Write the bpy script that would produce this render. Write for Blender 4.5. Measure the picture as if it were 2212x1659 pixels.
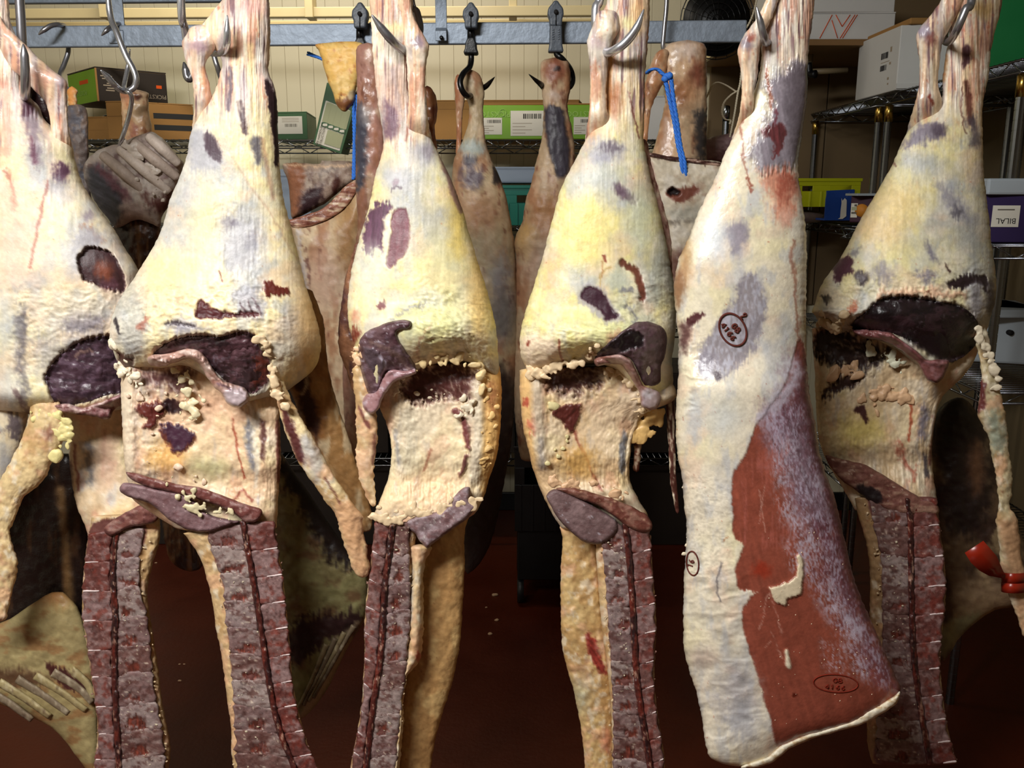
import bpy, math, random
import numpy as np
from mathutils import Vector, Matrix

for o in list(bpy.data.objects):
    bpy.data.objects.remove(o, do_unlink=True)
S = bpy.context.scene
COL = S.collection

# ------------------------------------------------------------------ camera
F = 1900.0; CX = 1106.0; CY = 829.5; CH = 1.5; PITCH = math.radians(12.3)
cam = bpy.data.cameras.new('camera'); camo = bpy.data.objects.new('camera', cam); COL.objects.link(camo)
cam.sensor_fit = 'HORIZONTAL'; cam.sensor_width = 36.0; cam.lens = 36.0*F/2212.0
camo.location = (0, 0, CH); camo.rotation_euler = (math.pi/2-PITCH, 0, 0)
cam.clip_start = 0.05; cam.clip_end = 50
S.camera = camo

# ------------------------------------------------------------------ world, lamps, exposure
w = bpy.data.worlds.new('world'); S.world = w; w.use_nodes = True
w.node_tree.nodes['Background'].inputs[0].default_value = (0.75, 0.82, 1, 1)
w.node_tree.nodes['Background'].inputs[1].default_value = 0.02
S.view_settings.view_transform = 'Standard'; S.view_settings.look = 'None'
S.view_settings.gamma = 1.0; S.view_settings.use_curve_mapping = False
S.view_settings.exposure = 0.0
def area(name, loc, size, sy, power, color, rot=(0, 0, 0)):
    l = bpy.data.lights.new(name, 'AREA'); l.shape = 'RECTANGLE'; l.size = size; l.size_y = sy
    l.energy = power; l.color = color
    o = bpy.data.objects.new(name, l); COL.objects.link(o); o.location = loc; o.rotation_euler = rot
    return o
area('ceiling_light_front', (-0.95, -0.25, 2.62), 1.2, 0.25, 90, (1.0, 0.985, 0.96), (math.radians(20), math.radians(-12), 0.12))
area('wall_fill_light', (-0.75, 2.95, 2.66), 1.2, 0.12, 13, (1.0, 0.9, 0.76), (math.radians(58), 0, 0))  # unseen lamp added to brighten the back wall, tilted away from the near floor

# ------------------------------------------------------------------ pixel -> world helpers
SP, CP = math.sin(PITCH), math.cos(PITCH)
def P(px, py, Y):
    a = (np.asarray(px, float)-CX)/F; b = -(np.asarray(py, float)-CY)/F
    dy = CP + SP*b; dz = -SP + CP*b
    t = np.asarray(Y, float)/dy
    return np.stack(np.broadcast_arrays(t*a, np.asarray(Y, float)+0*t, CH+t*dz), -1)
def P3(px, py, Y):
    return Vector([float(v) for v in P(px, py, Y)])

def lin(c):
    c = np.asarray(c, float)
    return np.where(c <= 0.04045, c/12.92, ((c+0.055)/1.055)**2.4)

# ------------------------------------------------------------------ noise
NT = np.random.RandomState(11).rand(65536).astype(np.float32)
def _h(ix, iy, seed):
    return NT[((ix+seed*37) & 255)*256+((iy+seed*91) & 255)]
def vn(x, y, seed=0):
    x = np.asarray(x, np.float32); y = np.asarray(y, np.float32)
    ix = np.floor(x); iy = np.floor(y); fx = x-ix; fy = y-iy; ix = ix.astype(np.int32); iy = iy.astype(np.int32)
    fx = fx*fx*(3-2*fx); fy = fy*fy*(3-2*fy)
    a = _h(ix, iy, seed); b = _h(ix+1, iy, seed); c = _h(ix, iy+1, seed); d = _h(ix+1, iy+1, seed)
    return (a*(1-fx)+b*fx)*(1-fy)+(c*(1-fx)+d*fx)*fy
def fbm(x, y, seed=0, o=4):
    s = 0; a = 0.5; t = 0
    for i in range(o):
        s = s+a*vn(x*2**i+17.3*i, y*2**i-9.1*i, seed+i); t += a; a *= 0.55
    return s/t*2-1
def sst(a, b, x):
    t = np.clip((x-a)/(b-a), 0, 1); return t*t*(3-2*t)

# ------------------------------------------------------------------ 2D shapes in the picture plane of a thing
def polysd(px, py, pts, closed=True):
    pts = np.asarray(pts, float); n = len(pts)
    d = np.full(px.shape, 1e9); ins = np.zeros(px.shape, bool)
    nx = np.zeros(px.shape); ny = np.zeros(px.shape)
    for i in range(n if closed else n-1):
        ax, ay = pts[i]; bx, by = pts[(i+1) % n]
        ex, ey = bx-ax, by-ay
        t = np.clip(((px-ax)*ex+(py-ay)*ey)/(ex*ex+ey*ey+1e-9), 0, 1)
        qx = ax+t*ex; qy = ay+t*ey
        dd = np.hypot(px-qx, py-qy)
        m = dd < d; d = np.where(m, dd, d); nx = np.where(m, qx, nx); ny = np.where(m, qy, ny)
        if closed:
            c = ((ay > py) != (by > py)) & (px < (bx-ax)*(py-ay)/(by-ay+1e-12)+ax)
            ins ^= c
    return (np.where(ins, -d, d) if closed else d), nx, ny
def smooth_poly(pts, k=5, closed=True):
    p = np.asarray(pts, float); n = len(p); out = []
    for i in range(n if closed else n-1):
        if closed: a, b, c, d = p[(i-1) % n], p[i], p[(i+1) % n], p[(i+2) % n]
        else: a, b, c, d = p[max(i-1, 0)], p[i], p[i+1], p[min(i+2, n-1)]
        for j in range(k):
            t = j/k
            out.append(0.5*((2*b)+(c-a)*t+(2*a-5*b+4*c-d)*t*t+(3*b-a-3*c+d)*t**3))
    if not closed: out.append(p[-1])
    return np.array(out)
def sint(xs, vs, q):
    xs = np.asarray(xs, float); vs = np.asarray(vs, float)
    m = np.gradient(vs, xs) if len(xs) > 1 else np.zeros_like(vs)
    i = np.clip(np.searchsorted(xs, q)-1, 0, len(xs)-2)
    h = xs[i+1]-xs[i]; t = np.clip((q-xs[i])/h, 0, 1)
    return ((2*t**3-3*t**2+1)*vs[i]+(t**3-2*t**2+t)*h*m[i]+(-2*t**3+3*t**2)*vs[i+1]+(t**3-t**2)*h*m[i+1])

# ------------------------------------------------------------------ the colour of a piece of meat: pigment patches + relief
CREAM = (.90, .86, .74); YEL = (.91, .87, .64); PEACH = (.90, .78, .66); BLUE = (.62, .64, .70); WHITE = (.90, .87, .80)
DARK = (.27, .17, .19); PURP = (.40, .32, .39); MAR = (.33, .13, .11); RED = (.55, .14, .09); BLK = (.13, .09, .10)
MAUVE = (.47, .37, .38); TAN = (.66, .50, .31); GREEN = (.78, .78, .56); BONE = (.82, .70, .62); SLATE = (.42, .43, .50)
def tone(c):
    # dried meat: mute pure violets and reds
    r, g, b = c; m = (r+g+b)/3
    if b >= r-.03 and b > g+.02 and max(c) < .8: return tuple(.58*k+.42*m*q for k, q in zip(c, (1.04, .99, .97)))
    if r-max(g, b) > .22 and g < .5: return tuple(.78*k+.22*m*q for k, q in zip(c, (1.05, .98, .95)))
    return c
class Paint:
    def __init__(s, base=CREAM, var=(), seed=1, grain=.07, fib=None, lump=.0012, lsc=14, fibh=0.):
        s.base = base; s.var = var; s.seed = seed; s.L = []; s.R = []; s.alt = None; s.fibh = fibh; s.grain = grain; s.fib = fib; s.lump = lump; s.lsc = lsc
    def p(s, pts, c, soft=4, a=1, wp=5, h=0, st=None):
        if soft >= 5: soft *= 1.5; wp *= 1.4
        c = tone(c)
        s.L.append(('p', pts, c, soft, a, wp, h, st)); return s
    def shank(s, o, yb):
        s.L = o.L+s.L; s.alt = (o, yb); return s
    def e(s, x, y, rx, ry, c, ang=0, soft=5, a=1, wp=5, h=0, st=None):
        t = np.linspace(0, 2*math.pi, 15)[:-1]; ca, sa = math.cos(math.radians(ang)), math.sin(math.radians(ang))
        return s.p([(x+rx*math.cos(u)*ca-ry*math.sin(u)*sa, y+rx*math.cos(u)*sa+ry*math.sin(u)*ca) for u in t], c, soft, a, wp, h, st)
    def f(s, pts, c, soft=8, a=.8, sc=(2.6, 7), th=.05): s.L.append(('f', pts, c, soft, a, 8, sc, th)); return s
    def rg(s, pts, amp=.002, sc=7, soft=14): s.R.append((pts, amp, sc, soft)); return s
    def l(s, pts, wd, c, soft=2, a=1, wp=3, h=0): s.L.append(('l', pts, tone(c), soft, a*.88, wp*1.3, h, wd*.8)); return s
    def ev(s, px, py):
        N = px.shape; sd = s.seed
        rgb = np.ones(N+(3,))*np.asarray(s.base)
        h = s.lump*fbm(px/s.lsc, py/s.lsc, sd+31, 4)
        if s.fibh: h = h+s.fibh*fbm(px/4.5, py/60, sd+77, 3)
        for k, (c, sx, sy, th, sf, a) in enumerate(s.var):
            m = sst(th-sf, th+sf, fbm(px/sx, py/sy, sd+50+7*k, 4))*a
            rgb = rgb*(1-m[..., None])+np.asarray(c)*m[..., None]
        if s.fib:
            sx, sy, am = s.fib
            rgb = rgb*(1+am*fbm(px/sx, py/sy, sd+91, 3))[..., None]
        if s.alt:
            o, yb = s.alt; m = py < yb+110
            if m.any():
                q = Paint(o.base, o.var, o.seed, 0, o.fib, 0); r2, _ = q.ev(px[m], py[m])
                f = sst(yb+70, yb-60, py[m]+45*fbm(px[m]/9, py[m]/60, sd+801, 3))[..., None]
                rgb[m] = rgb[m]*(1-f)+r2*f; h[m] += o.fibh*fbm(px[m]/4.5, py[m]/60, sd+78, 3)*f[..., 0]
        for k, L in enumerate(s.L):
            kind, pts, c, soft, a, wp, hh, st = L
            q = np.asarray(pts, float); mg = soft+wp+8+(st if kind == 'l' else 0)
            m = (px > q[:, 0].min()-mg) & (px < q[:, 0].max()+mg) & (py > q[:, 1].min()-mg) & (py < q[:, 1].max()+mg)
            if not m.any(): continue
            x = px[m]; y = py[m]
            wx = x+wp*fbm(x/16, y/16, sd+200+k, 3)+wp*.5*fbm(x/5, y/5, sd+300+k, 2)
            wy = y+wp*.9*fbm(x/3.2, y/26, sd+270+k, 2)+wp*fbm(x/16+40, y/16, sd+250+k, 3)+wp*.5*fbm(x/5+40, y/5, sd+350+k, 2)
            if kind in 'pf': d, _, _ = polysd(wx, wy, smooth_poly(q, 3) if len(q) > 4 else q)
            else:
                d, _, _ = polysd(wx, wy, smooth_poly(q, 4, False) if len(q) > 2 else q, False); d = d-st
            f = sst(soft, -soft, d)*a
            if kind == 'f': f = f*sst(st-.3, st+.4, fbm(x/hh[0], y/hh[1], sd+500+k, 3)+.5*fbm(x/30, y/40, sd+520+k, 2)); hh = 0
            cc = np.ones(x.shape+(3,))*np.asarray(c)
            if kind == 'p' and st:
                an, am, sc = st; an = math.radians(an)
                u = (x*math.cos(an)+y*math.sin(an)); v = (-x*math.sin(an)+y*math.cos(an))
                cc = cc*(1+am*fbm(u/(sc*9), v/sc, sd+400+k, 3))[..., None]
            rgb[m] = rgb[m]*(1-f[..., None])+cc*f[..., None]
            h[m] += hh*f/max(a, .01)
        for k, (pts, amp, sc, soft) in enumerate(s.R):
            d, _, _ = polysd(px, py, np.asarray(pts, float)); m = sst(soft, -soft, d)
            wx = px+9*fbm(px/30, py/30, sd+610+k, 2); wy_ = py+9*fbm(px/30+9, py/30, sd+620+k, 2)
            n = 1-np.abs(fbm(wx/(sc*1.7), wy_/(sc*.8), sd+600+k, 3))*2.2
            h = h+amp*m*n; rgb = rgb*(1+(.10*n*m-.05*m))[..., None]
        g = 1+s.grain*(fbm(px/5, py/5, sd+11, 3)+.6*fbm(px/22, py/22, sd+12, 3))
        return np.clip(rgb*g[..., None], .01, 1), h

# ------------------------------------------------------------------ mesh building
MATS = {}
def mk(name, V, quads=None, tris=None, col=None, mat=None, parent=None, smooth=True, off=None):
    V = np.asarray(V, float).reshape(-1, 3)
    if parent is not None:
        V = V-np.array(ROOTLOC.get(parent.name, (0, 0, 0)))
    me = bpy.data.meshes.new(name)
    q = np.zeros((0, 4), int) if quads is None else np.asarray(quads, int).reshape(-1, 4)
    t = np.zeros((0, 3), int) if tris is None else np.asarray(tris, int).reshape(-1, 3)
    me.vertices.add(len(V)); me.vertices.foreach_set('co', V.astype(np.float32).ravel())
    nl = q.size+t.size
    me.loops.add(nl); me.polygons.add(len(q)+len(t))
    me.loops.foreach_set('vertex_index', np.concatenate([q.ravel(), t.ravel()]).astype(np.int32))
    ls = np.concatenate([np.arange(len(q))*4, q.size+np.arange(len(t))*3]).astype(np.int32)
    me.polygons.foreach_set('loop_start', ls)
    me.polygons.foreach_set('use_smooth', np.full(len(q)+len(t), smooth))
    me.update(calc_edges=True); me.validate()
    if col is not None:
        ca = me.color_attributes.new('Col', 'FLOAT_COLOR', 'POINT')
        rgba = np.ones((len(V), 4), np.float32); rgba[:, :3] = lin(np.asarray(col).reshape(-1, 3))
        ca.data.foreach_set('color', rgba.ravel())
    o = bpy.data.objects.new(name, me); COL.objects.link(o)
    if mat: me.materials.append(MATS[mat])
    if parent is not None: o.parent = parent
    return o
ROOTLOC = {}
def thing(name, label, cat, loc, group=None):
    o = bpy.data.objects.new(name, None); COL.objects.link(o); o.location = loc; o.empty_display_size = .05
    o['label'] = label; o['category'] = cat
    if group: o['group'] = group
    ROOTLOC[o.name] = tuple(float(v) for v in loc)
    return o
def tag(o, label, cat, group=None):
    o['label'] = label; o['category'] = cat
    if group: o['group'] = group
    return o
def struct(o): o['kind'] = 'structure'; return o
def child(o, parent):          # adopt a mesh as a sub-part (both share the root's coordinates)
    o.parent = parent; return o
def under(parent):             # register coordinates of a part, so that its sub-parts line up
    p = parent; L = np.zeros(3)
    while p is not None: L = L+np.array(p.location); p = p.parent
    ROOTLOC[parent.name] = tuple(L); return parent

class Limb:
    """closed, rounded body following a left and a right edge; rows = (y, xl, xr[, depth offset, half thickness])"""
    def __init__(s, rows, Y, paint, ratio=.7, pw=.85, jit=1.5, cap=(10, 10), st=None, sb=None, wb=None):
        r = sorted(rows); s.y = np.array([k[0] for k in r], float); s.xl = [k[1] for k in r]; s.xr = [k[2] for k in r]
        s.Y = Y; s.paint = paint; s.pw = pw; s.jit = jit; s.cap = cap; s.mpp = Y/F
        s.dc = [k[3] if len(k) > 3 else 0 for k in r]; s.st = st; s.sb = sb; s.wb = wb
        s.t = [k[4] if len(k) > 4 else ratio*(k[2]-k[1])/2*s.mpp for k in r]
    def at(s, y):
        xl = sint(s.y, s.xl, y); xr = sint(s.y, s.xr, y)
        c = (xl+xr)/2; w = np.maximum((xr-xl)/2, .3); k = np.ones_like(y)
        d0 = y-s.y[0]; d1 = s.y[-1]-y
        if s.cap[0] > 0: k = k*np.where(d0 < s.cap[0], np.sqrt(np.clip(1-((s.cap[0]-d0)/s.cap[0])**2, 1e-4, 1)), 1)
        if s.cap[1] > 0: k = k*np.where(d1 < s.cap[1], np.sqrt(np.clip(1-((s.cap[1]-d1)/s.cap[1])**2, 1e-4, 1)), 1)
        dc = sint(s.y, s.dc, y)
        if s.st: dc = dc+s.st[1]*sst(s.st[0], 0, d0)
        if s.sb: dc = dc+s.sb[1]*sst(s.sb[0], 0, d1)
        return c, w*k, dc, np.maximum(sint(s.y, s.t, y)*np.maximum(k, .02), .0008)
    def wy(s, px, py):
        if not s.wb: return 0*py
        e = s.y[-1]; return (np.interp(px, [k[0] for k in s.wb], [k[1] for k in s.wb])-e)*sst(e-110, e, py)
    def front(s, px, py):
        px = np.asarray(px, float); py = np.asarray(py, float); qy = py-s.wy(px, py); qy = py-s.wy(px, qy)
        c, w, dc, t = s.at(np.clip(qy, s.y[0]+s.cap[0]+1, s.y[-1]-s.cap[1]-1))
        u = np.clip((px-c)/w, -.97, .97); cs = np.sqrt(np.maximum(1-u*u, 0))
        _, h = s.paint.ev(np.atleast_1d(px), np.atleast_1d(py))
        h = h.reshape(np.shape(px))
        return s.Y+dc-t*cs**s.pw-h*np.minimum(1, cs*2.5)
    def build(s, name, parent, mat='fat', step=3.0, nb=12, back=.85):
        y = np.arange(s.y[0], s.y[-1]+.01, step); y = np.linspace(s.y[0], s.y[-1], max(len(y), 4))
        c, w, dc, t = s.at(y)
        nf = int(max(10, np.max(w)*2/step*1.35))
        th = np.concatenate([np.linspace(-math.pi/2, math.pi/2, nf), np.linspace(math.pi/2, 1.5*math.pi, nb)[1:-1]])
        n = len(th); R = len(y)
        sn = np.sin(th)[None]; cs = np.cos(th)[None]
        px = c[:, None]+w[:, None]*sn; py = y[:, None]+0*sn
        px = px+s.jit*np.abs(sn)**10*np.where(sn < 0, fbm(y/9, y*0, s.paint.seed+5, 3)[:, None], fbm(y/9, y*0+3, s.paint.seed+6, 3)[:, None])*np.minimum(1, w/8)[:, None]
        py = py+s.wy(px, py)
        rgb, h = s.paint.ev(px, py)
        a = np.abs(cs)
        fr = cs >= 0
        Yd = s.Y+dc[:, None]+np.where(fr, -t[:, None]*a**s.pw-h*np.minimum(1, a*2.5), t[:, None]*back*a**s.pw)
        V = P(px, py, Yd).reshape(-1, 3)
        i = np.arange(R-1)[:, None]*n; j = np.arange(n)[None]
        q = np.stack([i+j, i+n+j, i+n+(j+1) % n, i+(j+1) % n], -1).reshape(-1, 4)
        ctr = [V[:n].mean(0), V[-n:].mean(0)]; k0 = len(V)
        V = np.vstack([V, ctr]); rgb = np.vstack([rgb.reshape(-1, 3), rgb[0].mean(0), rgb[-1].mean(0)])
        jj = np.arange(n)
        tr = np.vstack([np.stack([jj, (jj+1) % n, np.full(n, k0)], -1),
                        np.stack([(jj+1) % n+(R-1)*n, jj+(R-1)*n, np.full(n, k0+1)], -1)])
        s.o = mk(name, V, q, tr, rgb, mat, parent)
        return s

def slab(name, pts, base, paint, parent, bulge=.012, R=14, back=.012, lift=0., step=3., jit=2., mat='meat', pw=.5, sm=5):
    """a piece with an outline of any form, domed on both sides; base = depth, or a surface it lies in"""
    p = smooth_poly(pts, sm) if sm > 1 else np.asarray(pts, float)
    if jit:
        L = np.arange(len(p))*1.0
        p = p+jit*np.stack([fbm(p[:, 0]/11, p[:, 1]/11, paint.seed+3, 3), fbm(p[:, 0]/11+50, p[:, 1]/11, paint.seed+4, 3)], -1)
    x0, y0 = p.min(0)-step*1.5; x1, y1 = p.max(0)+step*1.5
    nx = max(5, int((x1-x0)/step)+1); ny = max(5, int((y1-y0)/step)+1)
    gx, gy = np.meshgrid(np.linspace(x0, x1, nx), np.linspace(y0, y1, ny))
    d, qx, qy = polysd(gx, gy, p)
    ins = d < -step*.25
    cell = ins[:-1, :-1] | ins[1:, :-1] | ins[:-1, 1:] | ins[1:, 1:]
    gx = np.where(ins, gx, qx); gy = np.where(ins, gy, qy); dd = np.where(ins, -d, 0)
    used = np.zeros(ins.shape, bool)
    used[:-1, :-1] |= cell; used[1:, :-1] |= cell; used[:-1, 1:] |= cell; used[1:, 1:] |= cell
    rgb, h = paint.ev(gx, gy)
    k = np.clip(dd/R, 0, 1); prof = (1-(1-k)**2)**pw
    b = base(gx, gy) if callable(base) else base+0*gx
    Yf = b-lift*np.minimum(1, k*3)-bulge*prof-h*np.minimum(1, k*2)
    Yb = b+back*prof
    idf = np.full(ins.shape, -1); idf[used] = np.arange(used.sum())
    inn = used & ins
    idb = idf.copy(); idb[inn] = used.sum()+np.arange(inn.sum())
    V = np.vstack([P(gx[used], gy[used], Yf[used]), P(gx[inn], gy[inn], Yb[inn])])
    C = np.vstack([rgb[used], rgb[inn]])
    ci, cj = np.nonzero(cell)
    qf = np.stack([idf[ci, cj], idf[ci+1, cj], idf[ci+1, cj+1], idf[ci, cj+1]], -1)
    qb = np.stack([idb[ci, cj], idb[ci, cj+1], idb[ci+1, cj+1], idb[ci+1, cj]], -1)
    same = (qf[:, [0, 3, 2, 1]] == qb).all(1)
    o = mk(name, V, np.vstack([qf, qb[~same]]), None, C, mat, parent)
    return o

def ico(sub=2):
    import bmesh
    bm = bmesh.new(); bmesh.ops.create_icosphere(bm, subdivisions=sub, radius=1)
    v = np.array([x.co[:] for x in bm.verts]); f = np.array([[k.index for k in x.verts] for x in bm.faces]); bm.free()
    return v, f
ICO = ico(2); ICO1 = ico(1)
def lumps(name, items, base, parent, col=WHITE, mat='fat', seed=1, var=.06, merge=True):
    """small soft lumps of fat hanging at cut edges; items = (px, py, rx px, ry px)"""
    rs = np.random.RandomState(seed); Vs = []; Fs = []; Cs = []; n = 0
    v, f = ICO if merge else ICO1
    for (x, y, rx, ry) in items:
        b = float(np.ravel(base(np.array([x]), np.array([y])))[0]) if callable(base) else base
        m = b/F; c = P3(x, y, b+.4*min(rx, ry)*m*.6)
        k = 1+.6*fbm(v[:, 0]*1.3+rs.rand()*90, v[:, 2]*1.3+v[:, 1], seed, 2)
        q = v*k[:, None]*np.array([rx*m, min(rx, ry)*m*.6, ry*m])
        a = rs.uniform(-.5, .5); ca, sa = math.cos(a), math.sin(a)
        q = np.stack([q[:, 0]*ca-q[:, 2]*sa, q[:, 1], q[:, 0]*sa+q[:, 2]*ca], -1)
        Vs.append(q+np.array(c)); Fs.append(f+n); n += len(v)
    o = mk(name, np.vstack(Vs), None, np.vstack(Fs), None, None, parent); o['kind'] = 'stuff'
    col = tuple(k*q for k, q in zip(col, (.96, .94, .90)))
    key = 'lump_%d_%d_%d' % tuple(int(c*20) for c in col)
    if key not in MATS: globals()['mat'](key, tuple(int(c*20)/20+.02 for c in col), .42, 0, .45, bump=.2, bsc=300, var=.13, vsc=90)
    o.data.materials.append(MATS[key])
    if merge:
        m = o.modifiers.new('merge', 'REMESH'); m.mode = 'VOXEL'; m.voxel_size = .0013; m.use_smooth_shade = True
        m = o.modifiers.new('soften', 'SMOOTH'); m.factor = .5; m.iterations = 5
    return o
def fringe(name, path, n, r, base, parent, seed=1, col=WHITE, spread=6, drip=1.4, mat='fat'):
    rs = np.random.RandomState(seed); p = smooth_poly(path, 12, False); it = []
    for i in range(n):
        k = p[rs.randint(len(p))]; q = r*(.35+1.1*rs.rand()**1.7)
        it.append((k[0]+rs.normal()*spread, k[1]+rs.normal()*spread, q*rs.uniform(.6, 1.5), q*rs.uniform(.6, drip)))
    return lumps(name, it, base, parent, col, mat, seed)

def tube(name, pts, rad, mat, parent=None, seg=10, k=6, col=None, smooth=True, caps=True):
    """round bar along 3D points; rad = radius or list of radii"""
    p = np.array([list(q) for q in pts], float)
    r = np.full(len(p), rad, float) if np.isscalar(rad) else np.array(rad, float)
    if k > 1 and len(p) > 2:
        p2 = smooth_poly3(p, k); r = np.interp(np.linspace(0, len(p)-1, len(p2)), np.arange(len(p)), r); p = p2
    t = np.gradient(p, axis=0); t /= np.linalg.norm(t, axis=1)[:, None]+1e-12
    up = np.array([0, 0, 1.]) if abs(t[0][2]) < .9 else np.array([1., 0, 0])
    a = np.cross(t[0], up); a /= np.linalg.norm(a); V = []
    th = np.linspace(0, 2*math.pi, seg+1)[:-1]
    for i in range(len(p)):
        a = a-t[i]*np.dot(a, t[i]); a /= np.linalg.norm(a)+1e-12; b = np.cross(t[i], a)
        V.append(p[i]+r[i]*(np.cos(th)[:, None]*a+np.sin(th)[:, None]*b))
    n = seg; R = len(p); V = np.vstack(V)
    i = np.arange(R-1)[:, None]*n; j = np.arange(n)[None]
    q = np.stack([i+j, i+(j+1) % n, i+n+(j+1) % n, i+n+j], -1).reshape(-1, 4)
    k0 = len(V); V = np.vstack([V, p[0], p[-1]]); jj = np.arange(n)
    tr = np.vstack([np.stack([(jj+1) % n, jj, np.full(n, k0)], -1), np.stack([jj+(R-1)*n, (jj+1) % n+(R-1)*n, np.full(n, k0+1)], -1)])
    C = None if col is None else np.ones((len(V), 3))*np.asarray(col)
    if name is None: return V, q, tr
    return mk(name, V, q, tr, C, mat, parent, smooth)
def smooth_poly3(p, k):
    n = len(p); out = []
    for i in range(n-1):
        a, b, c, d = p[max(i-1, 0)], p[i], p[i+1], p[min(i+2, n-1)]
        for j in range(k):
            t = j/k; out.append(.5*((2*b)+(c-a)*t+(2*a-5*b+4*c-d)*t*t+(3*b-a-3*c+d)*t**3))
    out.append(p[-1]); return np.array(out)
class MB:
    """collects shapes for one mesh"""
    def __init__(s): s.V = []; s.Q = []; s.T = []; s.n = 0
    def add(s, V, q=None, t=None):
        V = np.asarray(V, float)
        s.V.append(V)
        if q is not None and len(q): s.Q.append(np.asarray(q)+s.n)
        if t is not None and len(t): s.T.append(np.asarray(t)+s.n)
        s.n += len(V); return s
    def box(s, a, b, M=None):
        a = np.array(a, float); b = np.array(b, float)
        V = np.array([[x, y, z] for x in (a[0], b[0]) for y in (a[1], b[1]) for z in (a[2], b[2])])
        if M is not None: V = (np.array(M)[:3, :3] @ V.T).T+np.array(M)[:3, 3]
        return s.add(V, [[0, 1, 3, 2], [4, 6, 7, 5], [0, 4, 5, 1], [2, 3, 7, 6], [0, 2, 6, 4], [1, 5, 7, 3]])
    def tube(s, pts, r, seg=8, k=1):
        V, q, t = tube(None, pts, r, None, seg=seg, k=k); return s.add(V, q, t)
    def build(s, name, mat, parent=None, smooth=False, bev=0):
        o = mk(name, np.vstack(s.V), np.vstack(s.Q) if s.Q else None, np.vstack(s.T) if s.T else None, None, mat, parent, smooth)
        if bev:
            m = o.modifiers.new('bevel', 'BEVEL'); m.width = bev; m.segments = 2; m.limit_method = 'ANGLE'; m.angle_limit = 1.0
        return o

# ------------------------------------------------------------------ materials
def mat(name, color=(.8, .8, .8), rough=.5, metal=0., spec=.5, vcol=False, bump=0., bsc=200., var=0., vsc=8., stretch=None, bump2=0., b2sc=40., coat=0., sss=0., srgb=True):
    m = bpy.data.materials.new(name); m.use_nodes = True; nt = m.node_tree; b = nt.nodes['Principled BSDF']
    L = nt.links.new; N = nt.nodes.new
    tc = N('ShaderNodeTexCoord'); mp = N('ShaderNodeMapping'); L(tc.outputs['Object'], mp.inputs['Vector'])
    if stretch: mp.inputs['Scale'].default_value = stretch
    c = tuple(lin(color)) + (1,) if srgb else tuple(color)+(1,)
    b.inputs['Roughness'].default_value = rough; b.inputs['Metallic'].default_value = metal
    b.inputs['Specular IOR Level'].default_value = spec
    if coat: b.inputs['Coat Weight'].default_value = coat; b.inputs['Coat Roughness'].default_value = .15
    if vcol:
        a = N('ShaderNodeVertexColor'); a.layer_name = 'Col'; src = a.outputs['Color']
    else:
        a = N('ShaderNodeRGB'); a.outputs[0].default_value = c; src = a.outputs[0]
    if var:
        nz = N('ShaderNodeTexNoise'); nz.inputs['Scale'].default_value = vsc; nz.inputs['Detail'].default_value = 6
        nz.inputs['Roughness'].default_value = .65
        L(mp.outputs[0], nz.inputs['Vector'])
        mr = N('ShaderNodeMapRange'); mr.inputs[1].default_value = .25; mr.inputs[2].default_value = .75
        mr.inputs[3].default_value = 1-var; mr.inputs[4].default_value = 1+var; L(nz.outputs[0], mr.inputs[0])
        mx = N('ShaderNodeVectorMath'); mx.operation = 'SCALE'; L(src, mx.inputs[0]); L(mr.outputs[0], mx.inputs['Scale']); src = mx.outputs[0]
        mr2 = N('ShaderNodeMapRange'); mr2.inputs[3].default_value = max(rough-.12, .05); mr2.inputs[4].default_value = min(rough+.15, 1)
        L(nz.outputs[0], mr2.inputs[0]); L(mr2.outputs[0], b.inputs['Roughness'])
    L(src, b.inputs['Base Color'])
    if sss:
        b.inputs['Subsurface Weight'].default_value = sss; b.inputs['Subsurface Radius'].default_value = (.012, .005, .003)
        b.inputs['Subsurface Scale'].default_value = .5
    prev = None
    for (st, sc) in ((bump, bsc), (bump2, b2sc)):
        if st:
            n2 = N('ShaderNodeTexNoise'); n2.inputs['Scale'].default_value = sc; n2.inputs['Detail'].default_value = 4
            L(mp.outputs[0], n2.inputs['Vector'])
            bp = N('ShaderNodeBump'); bp.inputs['Strength'].default_value = st; bp.inputs['Distance'].default_value = .6/sc
            L(n2.outputs[0], bp.inputs['Height'])
            if prev: L(prev.outputs[0], bp.inputs['Normal'])
            prev = bp
    if prev: L(prev.outputs[0], b.inputs['Normal'])
    MATS[name] = m; return m
mat('fat', rough=.46, spec=.40, vcol=True, bump=.14, bsc=330, bump2=.10, b2sc=75, var=.07, vsc=60)
mat('meat', rough=.36, spec=.5, vcol=True, bump=.25, bsc=300, bump2=.18, b2sc=70, var=.14, vsc=90)
mat('bone', rough=.5, spec=.4, vcol=True, bump=.35, bsc=420, bump2=.2, b2sc=90, var=.16, vsc=120)
mat('silk', rough=.30, spec=.5, vcol=True, bump=.08, bsc=200, bump2=.12, b2sc=40, var=.05, vsc=60)
mat('steel', (.80, .81, .84), .26, .85, var=.08, vsc=60)
mat('darksteel', (.62, .62, .64), .3, .85, var=.12, vsc=40)
mat('galv', (.50, .54, .59), .5, .5, var=.16, vsc=22, bump=.15, bsc=60)
mat('chrome', (.55, .57, .60), .2, 1.)
mat('brass', (.75, .62, .32), .25, 1.)
mat('blackrubber', (.09, .10, .11), .42, 0, .5, var=.2, vsc=30, bump=.2, bsc=90)
mat('greyplastic', (.29, .32, .36), .45, 0, .5, var=.22, vsc=40, bump=.2, bsc=120)
mat('blackiron', (.055, .055, .06), .32, .3, .5)
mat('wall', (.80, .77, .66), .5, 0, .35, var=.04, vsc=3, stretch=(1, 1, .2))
mat('wallside', (.50, .44, .33), .5, 0, .35, var=.05, vsc=3)
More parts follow.
